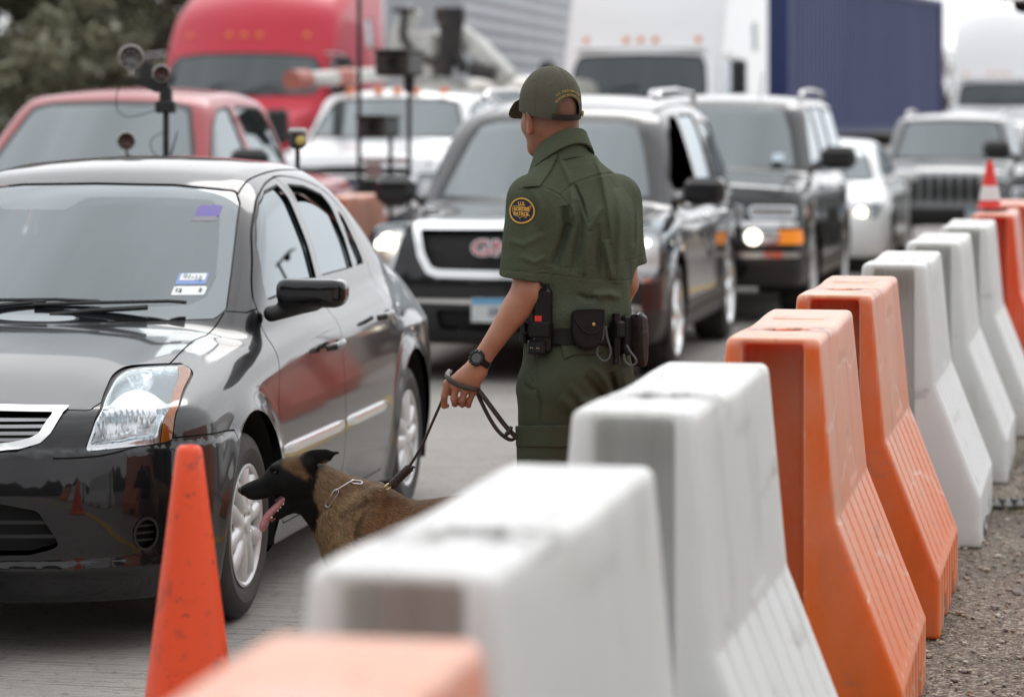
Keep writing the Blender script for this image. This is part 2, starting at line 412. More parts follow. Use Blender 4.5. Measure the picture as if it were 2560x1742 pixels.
# ---------------------------------------------------------------- black sedan: shape (x forward from the front axle, z up)
SD_top = spl([.95, .86, .72, .5, .25, 0, -.35, -.8, -1.6, -2.4, -3.0, -3.4, -3.62], [.70, .765, .815, .868, .912, .945, .985, 1.0, 1.01, 1.04, 1.09, 1.10, 1.07])
SD_w = spl([.9, .6, 0, -1, -2, -2.7, -3.3, -3.65], [.835, .868, .885, .893, .895, .888, .85, .78])
SD_tz = spl([.12, .34, .50, .66, .80, .95, 1.1], [-.060, -.012, .0, -.005, -.020, -.048, -.095])
SD_xf = spl([.15, .25, .40, .52, .62, .70, .78, .9], [.83, .885, .915, .92, .905, .885, .855, .80])
SD_xr = spl([.2, .4, .6, .8, 1.0, 1.12], [-3.58, -3.645, -3.65, -3.62, -3.58, -3.55])
SD_roof = spl([-.8, -1.05, -1.4, -1.8, -2.2, -2.6], [1.425, 1.485, 1.535, 1.552, 1.53, 1.455])
def sd_lower(P):
    x, y, z = P[:, 0], np.abs(P[:, 1]), P[:, 2]
    W = SD_w(x)+SD_tz(z)-.55*np.maximum(z-.80, 0)*sstep(-2.3, -3.1, x)
    for ax in (0., -2.685):
        r = np.hypot(x-ax, z-.33); W = W+.02*np.exp(-((r-.36)/.06)**2)
    led = .012*sstep(.668, .648, z)*sstep(.16, .30, x); W = W+led
    fs = y-W
    crown = np.where(x > -.6, .085, .05)
    crown = .085+(.05-.085)*sstep(-.3, -1.2, x)
    ft = (z-(SD_top(x)-crown*(y/.80)**2.4+.012*np.exp(-((y-.60)/.09)**2)*sstep(-.5, 0, x)*sstep(.9, .5, x)))*.97
    ff = (x-(SD_xf(z)+led+.016*np.exp(-((z-.285)/.022)**2)-.05*(y/.5)**2-.25*(y/.86)**6))*.93
    fr = -(x-(SD_xr(z)+.05*(y/.5)**2+.16*(y/.85)**6))*.95
    fb = .17-z
    f = smax(fs, ft, .10)
    f = smax(f, ff, .06); f = smax(f, fr, .10)
    return smax(f, fb, .03)
def sd_house(P):
    x, y, z = P[:, 0], np.abs(P[:, 1]), P[:, 2]
    W = .79-(z-.95)*.25-(z-.95)**2*.20-.06*((x+1.65)/1.4)**4
    fs = (y-W)*.95
    fr = z-(SD_roof(x)-.046*(y/.6)**2)
    fw = (x-(-.30-(z-.985)*1.50+.10*(z-.985)*(z-1.45)*-1-.16*(y/.7)**2))*.555
    fb = -(x-(-3.10+(z-1.08)*1.95+.12*(y/.65)**2))*.456
    f = smax(fs, fr, .12); f = smax(f, fw, .07); f = smax(f, fb, .10)
    return smax(f, .8-z, .02)
def sd_body(P): return smin(sd_lower(P), sd_house(P), .035)
# ---------------------------------------------------------------- ground, road, gravel
ROAD = math.radians(11.8)                       # the lanes run 11.8 degrees to the right of the view
RD = vec(math.sin(ROAD), math.cos(ROAD), 0); RN = vec(math.cos(ROAD), -math.sin(ROAD), 0)   # along, and to the right
def nt_mat(name):
    m = bpy.data.materials.new(name); m.use_nodes = True; return m, m.node_tree, m.node_tree.nodes['Principled BSDF']
def concrete():
    m, nt, b = nt_mat('tined_concrete'); N = nt.nodes.new; L = nt.links.new
    tc = N('ShaderNodeTexCoord')
    def noise(sc_, stretch=(1, 1, 1), det=6, rgh=.6):
        mp = N('ShaderNodeMapping'); mp.inputs['Scale'].default_value = stretch; L(tc.outputs['Object'], mp.inputs[0])
        t = N('ShaderNodeTexNoise'); t.inputs['Scale'].default_value = sc_; t.inputs['Detail'].default_value = det; t.inputs['Roughness'].default_value = rgh; L(mp.outputs[0], t.inputs[0]); return t.outputs['Fac']
    def rng(v, a, b_, c=0, d=1):
        r = N('ShaderNodeMapRange'); r.inputs[1].default_value = a; r.inputs[2].default_value = b_; r.inputs[3].default_value = c; r.inputs[4].default_value = d; L(v, r.inputs[0]); return r.outputs[0]
    def mix(f, a, b_):
        x = N('ShaderNodeMix'); x.data_type = 'RGBA'; L(f, x.inputs['Factor'])
        for k, v in (('A', a), ('B', b_)):
            if isinstance(v, tuple): x.inputs[k].default_value = (*v, 1)
            else: L(v, x.inputs[k])
        return x.outputs['Result']
    big = mix(rng(noise(.55), .35, .65), (.285, .268, .243), (.225, .213, .197))
    fine = mix(rng(noise(90, det=3), .4, .7), big, (.33, .315, .295))
    fine = mix(rng(noise(16, (1.6, 1, 1)), .56, .74), fine, (.13, .12, .115))
    fine = mix(rng(noise(1.1, (2.2, .5, 1), 4), .60, .74), fine, (.15, .143, .132))
    # transverse tining: thin broken grooves across the lane (object y runs along the lane)
    w = N('ShaderNodeTexWave'); w.wave_type = 'BANDS'; w.bands_direction = 'Y'; w.inputs['Scale'].default_value = 7.5; w.inputs['Distortion'].default_value = 1.2; w.inputs['Detail'].default_value = 3; w.inputs['Detail Scale'].default_value = 2.5
    L(tc.outputs['Object'], w.inputs[0])
    brk = rng(noise(2.6, (.5, 7, 1), 5), .47, .60)
    mu = N('ShaderNodeMath'); mu.operation = 'MULTIPLY'; L(rng(w.outputs['Fac'], .82, .98), mu.inputs[0]); L(brk, mu.inputs[1])
    streak = rng(noise(3, (1.2, 26, 1), 6, .7), .55, .72)
    mu2 = N('ShaderNodeMath'); mu2.operation = 'MAXIMUM'; L(mu.outputs[0], mu2.inputs[0]); L(streak, mu2.inputs[1])
    sc2 = N('ShaderNodeMath'); sc2.operation = 'MULTIPLY'; sc2.inputs[1].default_value = .55; L(mu2.outputs[0], sc2.inputs[0])
    col = mix(sc2.outputs[0], fine, (.06, .055, .05))
    L(col, b.inputs['Base Color']); b.inputs['Roughness'].default_value = .85
    bp = N('ShaderNodeBump'); bp.inputs['Strength'].default_value = .6; bp.inputs['Distance'].default_value = .006
    iv = N('ShaderNodeMath'); iv.operation = 'SUBTRACT'; iv.inputs[0].default_value = 1; L(mu2.outputs[0], iv.inputs[1]); L(iv.outputs[0], bp.inputs['Height']); L(bp.outputs[0], b.inputs['Normal'])
    return m
def gravel_mat():
    m, nt, b = nt_mat('chip_gravel'); N = nt.nodes.new; L = nt.links.new; tc = N('ShaderNodeTexCoord')
    v = N('ShaderNodeTexVoronoi'); v.inputs['Scale'].default_value = 78; L(tc.outputs['Object'], v.inputs[0])
    cr = N('ShaderNodeValToRGB'); e = cr.color_ramp; e.elements[0].color = (.075, .058, .045, 1); e.elements[1].color = (.46, .40, .33, 1); e.elements.new(.4).color = (.17, .135, .108, 1); e.elements.new(.7).color = (.24, .195, .158, 1)
    sp = N('ShaderNodeSeparateColor'); L(v.outputs['Color'], sp.inputs[0]); L(sp.outputs[0], cr.inputs[0])
    n = N('ShaderNodeTexNoise'); n.inputs['Scale'].default_value = 1.6; n.inputs['Detail'].default_value = 7; L(tc.outputs['Object'], n.inputs[0])
    mx = N('ShaderNodeMix'); mx.data_type = 'RGBA'; mx.blend_type = 'MULTIPLY'; mx.inputs['Factor'].default_value = .8
    r = N('ShaderNodeValToRGB'); r.color_ramp.elements[0].position = .35; r.color_ramp.elements[0].color = (.55, .53, .50, 1); r.color_ramp.elements[1].position = .65; r.color_ramp.elements[1].color = (1, 1, 1, 1)
    L(n.outputs['Fac'], r.inputs[0]); L(cr.outputs[0], mx.inputs['A']); L(r.outputs[0], mx.inputs['B']); L(mx.outputs['Result'], b.inputs['Base Color'])
    b.inputs['Roughness'].default_value = .9
    bp = N('ShaderNodeBump'); bp.inputs['Strength'].default_value = .9; bp.inputs['Distance'].default_value = .012; bp.invert = True
    L(v.outputs['Distance'], bp.inputs['Height']); L(bp.outputs[0], b.inputs['Normal']); return m
def sheet(name, u0, u1, v0, v1, z, m):
    """flat sheet: u to the right of the lane axis, v along it"""
    o = mesh(name, [(u0, v0, 0), (u1, v0, 0), (u1, v1, 0), (u0, v1, 0)], [(0, 1, 2, 3)], m, smooth=False, loc=(0, 0, z))
    o.rotation_euler = (0, 0, -ROAD); tag(o, kind='structure'); return o
m_ground = mat('dry_earth', (.20, .17, .12), .95, noise=(.8, (.11, .12, .06), .4, .6), bump=(30, .4))
sheet('ground', -900, 900, -60, 1500, -.012, m_ground)
sheet('road', -26, -.62, -40, 320, -.004, concrete())
sheet('gravel_shoulder', -.62, 26, -40, 320, -.004, gravel_mat())
m_yel = mat('worn_yellow_line', (.55, .33, .03), .7, noise=(9, (.30, .26, .18), .52, .66))
sheet('lane_marking', -2.07, -1.93, -40, 300, .0, m_yel)

# added ridge behind the camera, out of view, to darken the cars' reflections
def sky_blocker():
    rng = np.random.default_rng(4); V, F = [], []; n, m = 90, 10; ph = rng.uniform(0, 6, 6)
    for i in range(n+1):
        a = math.radians(100+i*(245-100)/n*1.15); r0 = 34+6*math.sin(i*.3+ph[0])
        for j in range(m+1):
            t = j/m; h = (7.5+1.6*math.sin(i*.7+ph[1])+1.1*math.sin(i*1.9+ph[2]))*math.sin(t*math.pi)**.7; r = r0+t*16
            V.append((r*math.sin(a), r*math.cos(a), h+rng.uniform(-.35, .35)-.05))
    F = [(i*(m+1)+j, i*(m+1)+j+1, (i+1)*(m+1)+j+1, (i+1)*(m+1)+j) for i in range(n) for j in range(m)]
    o = mesh('added_sky_blocker', V, F, mat('sky_blocker_green', (.035, .04, .022), .95, noise=(.9, (.015, .018, .010), .4, .6), bump=(2, .8))); tag(o, kind='structure')
sky_blocker()

def pebbles():
    rng = np.random.default_rng(12); ico = np.array([(0, 0, 1), (.89, 0, .45), (.28, .85, .45), (-.72, .53, .45), (-.72, -.53, .45), (.28, -.85, .45), (.72, .53, -.45), (-.28, .85, -.45), (-.89, 0, -.45), (-.28, -.85, -.45), (.72, -.53, -.45), (0, 0, -1)])
    IF = np.array([(0, 1, 2), (0, 2, 3), (0, 3, 4), (0, 4, 5), (0, 5, 1), (1, 6, 2), (2, 7, 3), (3, 8, 4), (4, 9, 5), (5, 10, 1), (2, 6, 7), (3, 7, 8), (4, 8, 9), (5, 9, 10), (1, 10, 6), (11, 7, 6), (11, 8, 7), (11, 9, 8), (11, 10, 9), (11, 6, 10)])
    n = 9000; u = -.60+rng.random(n)**1.3*3.2; v = 6.5+rng.random(n)**1.4*14; s = rng.lognormal(math.log(.0055), .45, n).clip(.003, .018)
    P = np.outer(u, RN)+np.outer(v, RD); A = rng.uniform(0, 6.28, n); c, d = np.cos(A)[:, None], np.sin(A)[:, None]; B = ico[None]*(1+rng.uniform(-.25, .25, (n, 12, 1)))*s[:, None, None]*vec(1.25, .9, .6)
    X = B[:, :, 0]*c-B[:, :, 1]*d; Y = B[:, :, 0]*d+B[:, :, 1]*c; V = np.stack([X, Y, B[:, :, 2]+s[:, None]*.25], 2)+P[:, None]
    mats = [mat('pebble_%s' % k, col, .85) for k, col in (('tan', (.34, .27, .21)), ('grey', (.26, .24, .22)), ('dark', (.11, .09, .075)), ('pale', (.48, .43, .37)), ('rust', (.25, .15, .09)))]
    o = mesh('pebbles', V.reshape(-1, 3), (IF[None]+np.arange(n)[:, None, None]*12).reshape(-1, 3), None, smooth=False, mats=mats, mi=np.repeat(rng.choice(5, n, p=[.35, .25, .15, .12, .13]), 20)); tag(o, kind='stuff')
    # dry weeds at the feet of the barriers
    n = 1500; cl = rng.integers(0, 9, n); cu = rng.uniform(-.42, -.15, 9); cv = np.array([12.3, 12.9, 12.6, 13.9, 14.3, 15.6, 17.0, 18.6, 14.8]); u = cu[cl]+rng.normal(0, .07, n); v = cv[cl]+rng.normal(0, .16, n)
    P = np.outer(u, RN)+np.outer(v, RD); h = rng.uniform(.012, .055, n); a = rng.uniform(0, 6.28, n); t = P+np.stack([np.cos(a)*h*.6, np.sin(a)*h*.6, h], 1); w = np.stack([-np.sin(a), np.cos(a), 0*a], 1)*.0022
    o = mesh('dry_weeds', np.stack([P-w, P+w, t], 1).reshape(-1, 3), np.arange(n*3).reshape(-1, 3), None, smooth=False, mats=[mat('dry_grass', (.24, .20, .11), .9), mat('green_grass', (.10, .12, .04), .9)], mi=rng.integers(0, 2, n)); tag(o, kind='stuff')
pebbles()
# ---------------------------------------------------------------- water-filled plastic barriers
BH, BL = 1.12, 1.16                                    # height, length
def bar_f(P):
    x, y, z = P[:, 0], P[:, 1], P[:, 2]; a = np.abs(y)
    W = np.interp(z, [0, .2, .65, BH], [.345, .345, .168, .124])
    nz = np.where((z > .2) & (z < .65), .933, 1.0)
    e = sstep(.50, .44, np.abs(x))                      # plain margins at both ends
    ribs = np.abs(((x/.155)+.5) % 1-.5)*.155
    groove = .013*sstep(.020, .006, ribs)*sstep(.215, .25, z)*sstep(.655, .615, z)*sstep(.56, .50, np.abs(x))
    foot = .016*sstep(.035, .055, np.abs(((x/.155)) % 1-.5)*.155)*sstep(.20, .17, z)*e
    panel = .0035*e*sstep(.66, .69, z)*sstep(.14, .11, np.abs(x-.08))*(1-sstep(1.0, 1.05, z))
    side = (a-(W-groove-foot-panel))*nz
    # both ends are hollowed by a tall slot between two posts
    end = np.abs(x)-BL/2
    top = z-(BH-.004*np.cos(x*7)+.010*sstep(.20, .26, x)*0)
    f = smax(side, top, .020); f = smax(f, end, .018); f = smax(f, .0-z, .015)
    ws = W-.046-.020*sstep(BH, .6, z)
    slot = smax(smax(a-np.minimum(ws, .080)-.0*z, (BL/2-.17)-np.abs(x), .04), .0-z-1, .02)
    slot = smax(slot, z-(BH-.016), .012)*1.0
    f = smax(f, -slot, .022)
    # fork-lift openings underneath
    fk = rbox(np.stack([np.abs(x)-.24, y, z], 1), (0, 0, 0), (.075, .6, .085), .02)
    f = smax(f, -fk, .02)
    # filler recess in the top face
    q = (np.hypot((x+.22)/1.6, y)-.062)*.8
    rec = smax(q, (BH-.022)-z, .008); f = smax(f, -rec, .008)
    cap = smax(np.hypot(x+.22, y)-.038, np.abs(z-(BH-.016))-.007, .004); f = np.minimum(f, cap)
    # raised maker's plate
    pl = rbox(P, (.28, 0, BH-.002), (.10, .075, .006), .003); f = smin(f, pl, .004)
    return f
def barrier_mat(name, col, top, dirt):
    m, nt, b = nt_mat(name); N = nt.nodes.new; L = nt.links.new; tc = N('ShaderNodeTexCoord')
    def noise(s, st=(1, 1, 1), det=6):
        oi = N('ShaderNodeObjectInfo'); ad = N('ShaderNodeVectorMath'); ad.operation = 'ADD'
        sc_ = N('ShaderNodeVectorMath'); sc_.operation = 'SCALE'; sc_.inputs[0].default_value = (37, 21, 13); L(oi.outputs['Random'], sc_.inputs['Scale'])
        L(tc.outputs['Object'], ad.inputs[0]); L(sc_.outputs[0], ad.inputs[1])
        mp = N('ShaderNodeMapping'); mp.inputs['Scale'].default_value = st; L(ad.outputs[0], mp.inputs[0])
        t = N('ShaderNodeTexNoise'); t.inputs['Scale'].default_value = s; t.inputs['Detail'].default_value = det; t.inputs['Roughness'].default_value = .6; L(mp.outputs[0], t.inputs[0]); return t.outputs['Fac']
    def rng(v, a, b_, c=0, d=1):
        r = N('ShaderNodeMapRange'); r.inputs[1].default_value = a; r.inputs[2].default_value = b_; r.inputs[3].default_value = c; r.inputs[4].default_value = d; L(v, r.inputs[0]); return r.outputs[0]
    def mix(f, a, b_):
        x = N('ShaderNodeMix'); x.data_type = 'RGBA'; L(f, x.inputs['Factor'])
        for k, v in (('A', a), ('B', b_)):
            if isinstance(v, tuple): x.inputs[k].default_value = (*v, 1)
            else: L(v, x.inputs[k])
        return x.outputs['Result']
    def mul(a, b_):
        x = N('ShaderNodeMath'); x.operation = 'MULTIPLY'; L(a, x.inputs[0])
        if isinstance(b_, float): x.inputs[1].default_value = b_
        else: L(b_, x.inputs[1])
        return x.outputs[0]
    sp = N('ShaderNodeSeparateXYZ'); L(tc.outputs['Object'], sp.inputs[0])
    # top-face tone: sun-bleached on orange, darkened on white to offset strong top light
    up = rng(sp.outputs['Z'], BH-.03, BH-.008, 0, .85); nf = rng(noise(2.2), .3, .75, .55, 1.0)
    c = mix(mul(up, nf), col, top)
    # long flanks shifted towards the top colour, more so higher up
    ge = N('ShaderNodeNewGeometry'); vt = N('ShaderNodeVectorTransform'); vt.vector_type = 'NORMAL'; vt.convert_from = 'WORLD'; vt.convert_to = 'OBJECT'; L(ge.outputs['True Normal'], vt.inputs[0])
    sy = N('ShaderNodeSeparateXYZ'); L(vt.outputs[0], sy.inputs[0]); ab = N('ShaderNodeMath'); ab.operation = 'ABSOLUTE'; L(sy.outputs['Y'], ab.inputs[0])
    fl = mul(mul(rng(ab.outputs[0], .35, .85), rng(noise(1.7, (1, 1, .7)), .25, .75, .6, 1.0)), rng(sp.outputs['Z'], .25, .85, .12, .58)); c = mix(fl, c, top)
    # scuffs: thin wavy horizontal scratches on the flanks, tyre-rubber smears
    wv = N('ShaderNodeTexWave'); wv.wave_type = 'BANDS'; wv.bands_direction = 'Z'; wv.inputs['Scale'].default_value = 1.15; wv.inputs['Distortion'].default_value = 7; wv.inputs['Detail'].default_value = 3; wv.inputs['Detail Scale'].default_value = 1.4; L(tc.outputs['Object'], wv.inputs[0])
    scr = mul(mul(rng(wv.outputs['Fac'], .985, .998), rng(ab.outputs[0], .5, .9)), rng(noise(2.3), .42, .58, 0, .75)); c = mix(scr, c, tuple(min(1, v*1.12) for v in top))
    blk_ = mul(rng(noise(4.5, (.5, 1, 2.2), 8), .62, .76), .55); c = mix(blk_, c, (.16, .14, .13))
    ax = N('ShaderNodeMath'); ax.operation = 'ABSOLUTE'; L(sp.outputs['Y'], ax.inputs[0])
    sd = mul(rng(noise(3.0, (1, 1, .6)), .42, .68), rng(sp.outputs['Z'], .2, 1.0, .12, .42)); c = mix(sd, c, top)
    d = mul(rng(noise(5, (1, 1, .35), 8), .54, .76), .55); c = mix(d, c, dirt)
    s = mul(rng(noise(16, (.5, 2.2, 1), 9), .58, .72), mul(up, .55)); c = mix(s, c, (.10, .10, .10))
    # grime settled in and around the filler recess
    rx = N('ShaderNodeMath'); rx.operation = 'ADD'; L(sp.outputs['X'], rx.inputs[0]); rx.inputs[1].default_value = .22; r2 = N('ShaderNodeMath'); r2.operation = 'ABSOLUTE'; L(rx.outputs[0], r2.inputs[0])
    gm = mul(mul(mul(rng(r2.outputs[0], .20, .06), rng(noise(18, (.7, 1.6, 1), 9), .44, .60)), up), .95); c = mix(gm, c, (.07, .065, .06))
    low = mul(rng(sp.outputs['Z'], .16, .0), rng(noise(6), .4, .6, 0, .5)); c = mix(low, c, (.30, .25, .20))
    L(c, b.inputs['Base Color']); b.inputs['Roughness'].default_value = .42; b.inputs['Specular IOR Level'].default_value = .5
    b.inputs['Subsurface Weight'].default_value = .55; b.inputs['Subsurface Radius'].default_value = (.12, .04, .010) if col[2] < .2 else (.15, .15, .145); b.inputs['Subsurface Scale'].default_value = 1
    bp = N('ShaderNodeBump'); bp.inputs['Strength'].default_value = .25; bp.inputs['Distance'].default_value = .01; L(noise(9, (1, 1, 1), 5), bp.inputs['Height']); L(bp.outputs[0], b.inputs['Normal'])
    return m
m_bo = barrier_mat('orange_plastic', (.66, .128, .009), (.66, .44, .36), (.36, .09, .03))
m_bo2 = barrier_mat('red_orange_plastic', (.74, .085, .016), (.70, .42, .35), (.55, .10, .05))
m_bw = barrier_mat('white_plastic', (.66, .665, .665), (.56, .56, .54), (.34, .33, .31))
bar_s = poly_surf(bar_f, (-.62, -.38, -.03), (.62, .38, 1.16), .0125, lip=1.3)
V_, N_, T_ = bar_s.pruned()
def barrier(mt, label, y_top, x_px, side, grp, yaw=0.0):
    """placed by the near top corner seen in the photo: row y_top, column x_px (side -1 left, +1 right corner)"""
    S = (y_top-HOR)/(CAMH-BH); D = FPX/S; X = (x_px-1280)/S
    a = ROAD+math.radians(yaw); c = vec(X, D, 0)-vec(math.cos(a), -math.sin(a), 0)*(side*.121)+vec(math.sin(a), math.cos(a), 0)*(BL/2)
    o = mesh('traffic_barrier', V_, T_, mt, N=N_, loc=c); o.rotation_euler = (0, 0, math.pi/2-a)
    return tag(o, label, 'barrier', grp)
BW, BO = 'white plastic barriers lined along the lane', 'orange plastic barriers lined along the lane'
S0 = 7100/2.02
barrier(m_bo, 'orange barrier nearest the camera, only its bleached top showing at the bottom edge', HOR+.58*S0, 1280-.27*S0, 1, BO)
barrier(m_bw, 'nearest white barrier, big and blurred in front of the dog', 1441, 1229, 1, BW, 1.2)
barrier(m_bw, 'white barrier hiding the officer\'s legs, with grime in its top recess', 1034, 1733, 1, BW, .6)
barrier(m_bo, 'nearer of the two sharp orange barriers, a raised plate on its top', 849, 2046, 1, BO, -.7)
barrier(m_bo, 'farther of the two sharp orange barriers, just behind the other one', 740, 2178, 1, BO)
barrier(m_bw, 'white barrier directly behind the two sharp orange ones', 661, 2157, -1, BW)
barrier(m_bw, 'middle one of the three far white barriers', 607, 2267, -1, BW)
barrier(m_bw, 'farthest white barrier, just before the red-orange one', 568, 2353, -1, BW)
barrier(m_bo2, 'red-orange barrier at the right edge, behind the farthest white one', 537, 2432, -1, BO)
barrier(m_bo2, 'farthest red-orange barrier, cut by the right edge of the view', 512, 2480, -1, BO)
# ---------------------------------------------------------------- vehicle toolkit
def mx(*gs): return lambda V: np.maximum.reduce([g(V) for g in gs])
def mn(*gs): return lambda V: np.minimum.reduce([g(V) for g in gs])
def XZ(pts, r=0., side=0): p = pgon(pts, r); return lambda V: np.maximum(p(V[:, 0], V[:, 2]), (.3-(V[:, 1] if side > 0 else -V[:, 1] if side < 0 else np.abs(V[:, 1]))))
def YZ(pts, r=0.): p = pgon(pts, r); return lambda V: p(V[:, 1], V[:, 2])
def YZm(pts, r=0.):
    """outline given for y>=0, mirrored"""
    return YZ(pts+[(-a, b) for a, b in pts[::-1] if a], r)
def SZ(pts, r=0., side=1): p = pgon(pts, r); return lambda V: np.maximum(p(side*V[:, 1]-V[:, 0], V[:, 2]), -side*V[:, 1]+.1)
def behind(x0): return lambda V: V[:, 0]-x0        # <0 where x < x0
def ahead(x0): return lambda V: x0-V[:, 0]
def neg(g): return lambda V: -g(V)
def renorm(s):
    """normals from the faces (after displacement)"""
    V, N0, T = s.pruned(); n = np.cross(V[T[:, 1]]-V[T[:, 0]], V[T[:, 2]]-V[T[:, 0]]); N = np.zeros_like(V)
    for k in range(3): np.add.at(N, T[:, k], n)
    N /= np.maximum(np.linalg.norm(N, axis=1), 1e-12)[:, None]; return Surf(V, N, T)
m_seam = mat('panel_gap', (.004, .004, .004), .6)
m_rubber = mat('black_rubber', (.012, .012, .012), .55)
m_trim = mat('black_trim', (.015, .015, .016), .42)
m_void = mat('dark_recess', (.003, .003, .003), .8)
m_chrome = mat('chrome', (.86, .87, .88), .12, 1)
m_satin = mat('satin_alloy', (.55, .55, .56), .33, 1, bump=(60, .02))
m_silver = mat('silver_wheel_paint', (.60, .60, .61), .35, .55, coat=.4)
m_tyre = mat('tyre_rubber', (.022, .021, .020), .68, noise=(8, (.05, .045, .04), .45, .75), bump=(140, .15))
m_lamp = mat('lamp_reflector', (.86, .87, .88), .20, .85, bump=(45, .35, 1, (1, 1, .12)))
m_lens = glass_mat('clear_lens', (.93, .94, .95), 1.5, 0, .02, see=1.0)
m_amber = mat('amber_lens', (.90, .26, .02), .2, coat=.5, noise=(40, (.72, .16, .01), .4, .6, (1, 1, .2)))
m_glass = glass_mat('sedan_glass', (.34, .38, .38), 1.6, 0, .11, see=.85, floor_=(.05, .055, .055))
m_glass2 = glass_mat('side_glass', (.05, .06, .06), 1.6, 0, .12, see=.7)
m_lampw = mat('lamp_housing_white', (.82, .83, .84), .25, .35, bump=(40, .2, 1))
m_glassb = glass_mat('vehicle_glass', (.12, .14, .14), 1.6, .03, .12, floor_=(.03, .04, .04), see=.35)
m_cabin = mat('cabin_interior', (.06, .058, .055), .8)
m_on = mat('lit_headlamp', (1, .96, .88), .3, emit=((1, .88, .68), 5))
m_on2 = mat('lit_amber_lamp', (.75, .24, .02), .3, emit=((1, .28, .02), .35))
def paint(name, col, rough=.3, metal=0, cior=1.55, spec=.1): return mat(name, col, rough, metal, spec, coat=1, coat_ior=cior, bump=(1.1, .02, 2))
def tyre_rim_mesh(R, w, rr, spokes=5, style='split'):
    h = w/2
    tp = [(rr-.004, -h*.80), (rr+.004, -h*.92), (rr+.02, -h*1.0), ((R+rr)/2, -h*1.06), (R-.035, -h*1.0), (R-.014, -h*.90), (R-.004, -h*.78)]
    g = []
    for c in (-.5, 0., .5):
        g += [(R, (c-.12)*h), (R-.008, (c-.10)*h), (R-.008, (c+.10)*h), (R, (c+.12)*h)]
    tp = tp+g+[(r, -z) for r, z in tp[::-1]]
    rp = [(rr-.006, h*.86), (rr+.003, h*.93), (rr+.004, h*.98), (rr-.004, h*1.0), (rr-.014, h*.94), (rr-.022, h*.6), (rr-.03, -h*.8)]
    def rim_f(P):
        r = np.hypot(P[:, 0], P[:, 1]); z = P[:, 2]; f = smax(r-.058, np.abs(z-(h*.72))-.022, .012)
        cap = smax(r-.030, np.abs(z-(h*.80))-.026, .008); f = smin(f, cap, .006)
        for k in range(spokes):
            a0 = 2*math.pi*k/spokes+.3
            if style == 'split':
                for s in (-1, 1):
                    a = (.045*math.cos(a0+s*.5), .045*math.sin(a0+s*.5)); b = ((rr-.018)*math.cos(a0+s*.27), (rr-.018)*math.sin(a0+s*.27))
                    Q = P.copy(); zz = h*.74-.30*(r/rr)*.03+.010*np.sin(r/rr*3.1); Q[:, 2] = (z-zz)*1.25
                    f = smin(f, capsule(Q, (*a, 0), (*b, 0), .024, .036), .016)
            else:
                a = (.03*math.cos(a0), .03*math.sin(a0)); b = ((rr-.02)*math.cos(a0), (rr-.02)*math.sin(a0))
                Q = P.copy(); Q[:, 2] = (z-h*.72)*1.2; f = smin(f, capsule(Q, (*a, 0), (*b, 0), .034, .026), .025)
        for k in range(5):
            a0 = 2*math.pi*k/5; f = smax(f, -(np.hypot(P[:, 0]-.042*math.cos(a0), P[:, 1]-.042*math.sin(a0))-.007), .004)
        return f
    s = poly_surf(rim_f, (-rr, -rr, h*.2), (rr, rr, h*1.3), .0075 if R < .33 else .012)
    return tp, rp, s
def make_wheel(parent, R=.316, w=.205, rr=.205, spokes=5, style='split', cache={}, rim_m=None, n=64):
    """wheel with its outer face towards local +y; returns the part"""
    key = (R, w, rr, spokes, style)
    if key not in cache:
        tp, rp, s = tyre_rim_mesh(*key)
        A = rot('x', -90)                    # lathe z -> y
        t = MB().lathe(tp, R=A, n=n, closed=True)
        r = MB().lathe(rp, R=A, n=n); V, N, T = s.pruned(); r.add(V@A.T, T)
        d = MB().lathe([(.0, .0), (.135, .0), (.135, .02), (0, .02)], R=A, n=32)
        # brake disc and dark back plate
        b = MB().lathe([(0, -w*.2), (rr-.025, -w*.2), (rr-.025, -w*.15), (0, -w*.15)], R=A, n=32)
        cache[key] = (t, r, d, b)
    t, r, d, b = cache[key]
    root = t.build('wheel', m_tyre, parent, angle=25)
    root.data.name = 'tyre'
    r.build('rim', rim_m or m_silver, root, angle=40); d.build('brake_disc', m_satin, root); b.build('hub_plate', m_void, root)
    return root
def place_wheels(parent, xs, y, R, w, rr, spokes=5, style='split', rim_m=None):
    for x in xs:
        for s in (1, -1):
            o = make_wheel(parent, R, w, rr, spokes, style, rim_m=rim_m); o.location = (x, s*(y-w/2), R); o.rotation_euler = (0, (.7 if x < 0 else .25), 0 if s > 0 else math.pi)
def arch_liner(parent, xs, R, zc, y0, y1):
    for x in xs:
        for s in (1, -1):
            m = MB()
            n = 20; A = [math.pi*(-.12+1.24*k/n) for k in range(n+1)]
            V = [(x+R*math.cos(a), s*y0, zc+R*math.sin(a)) for a in A]+[(x+R*math.cos(a), s*y1, zc+R*math.sin(a)) for a in A]
            F = [(k, k+1, n+2+k, n+1+k) for k in range(n)]+[tuple(range(n+1, 2*n+2))]
            m.add(V, F).build('wheel_arch', m_void, parent)
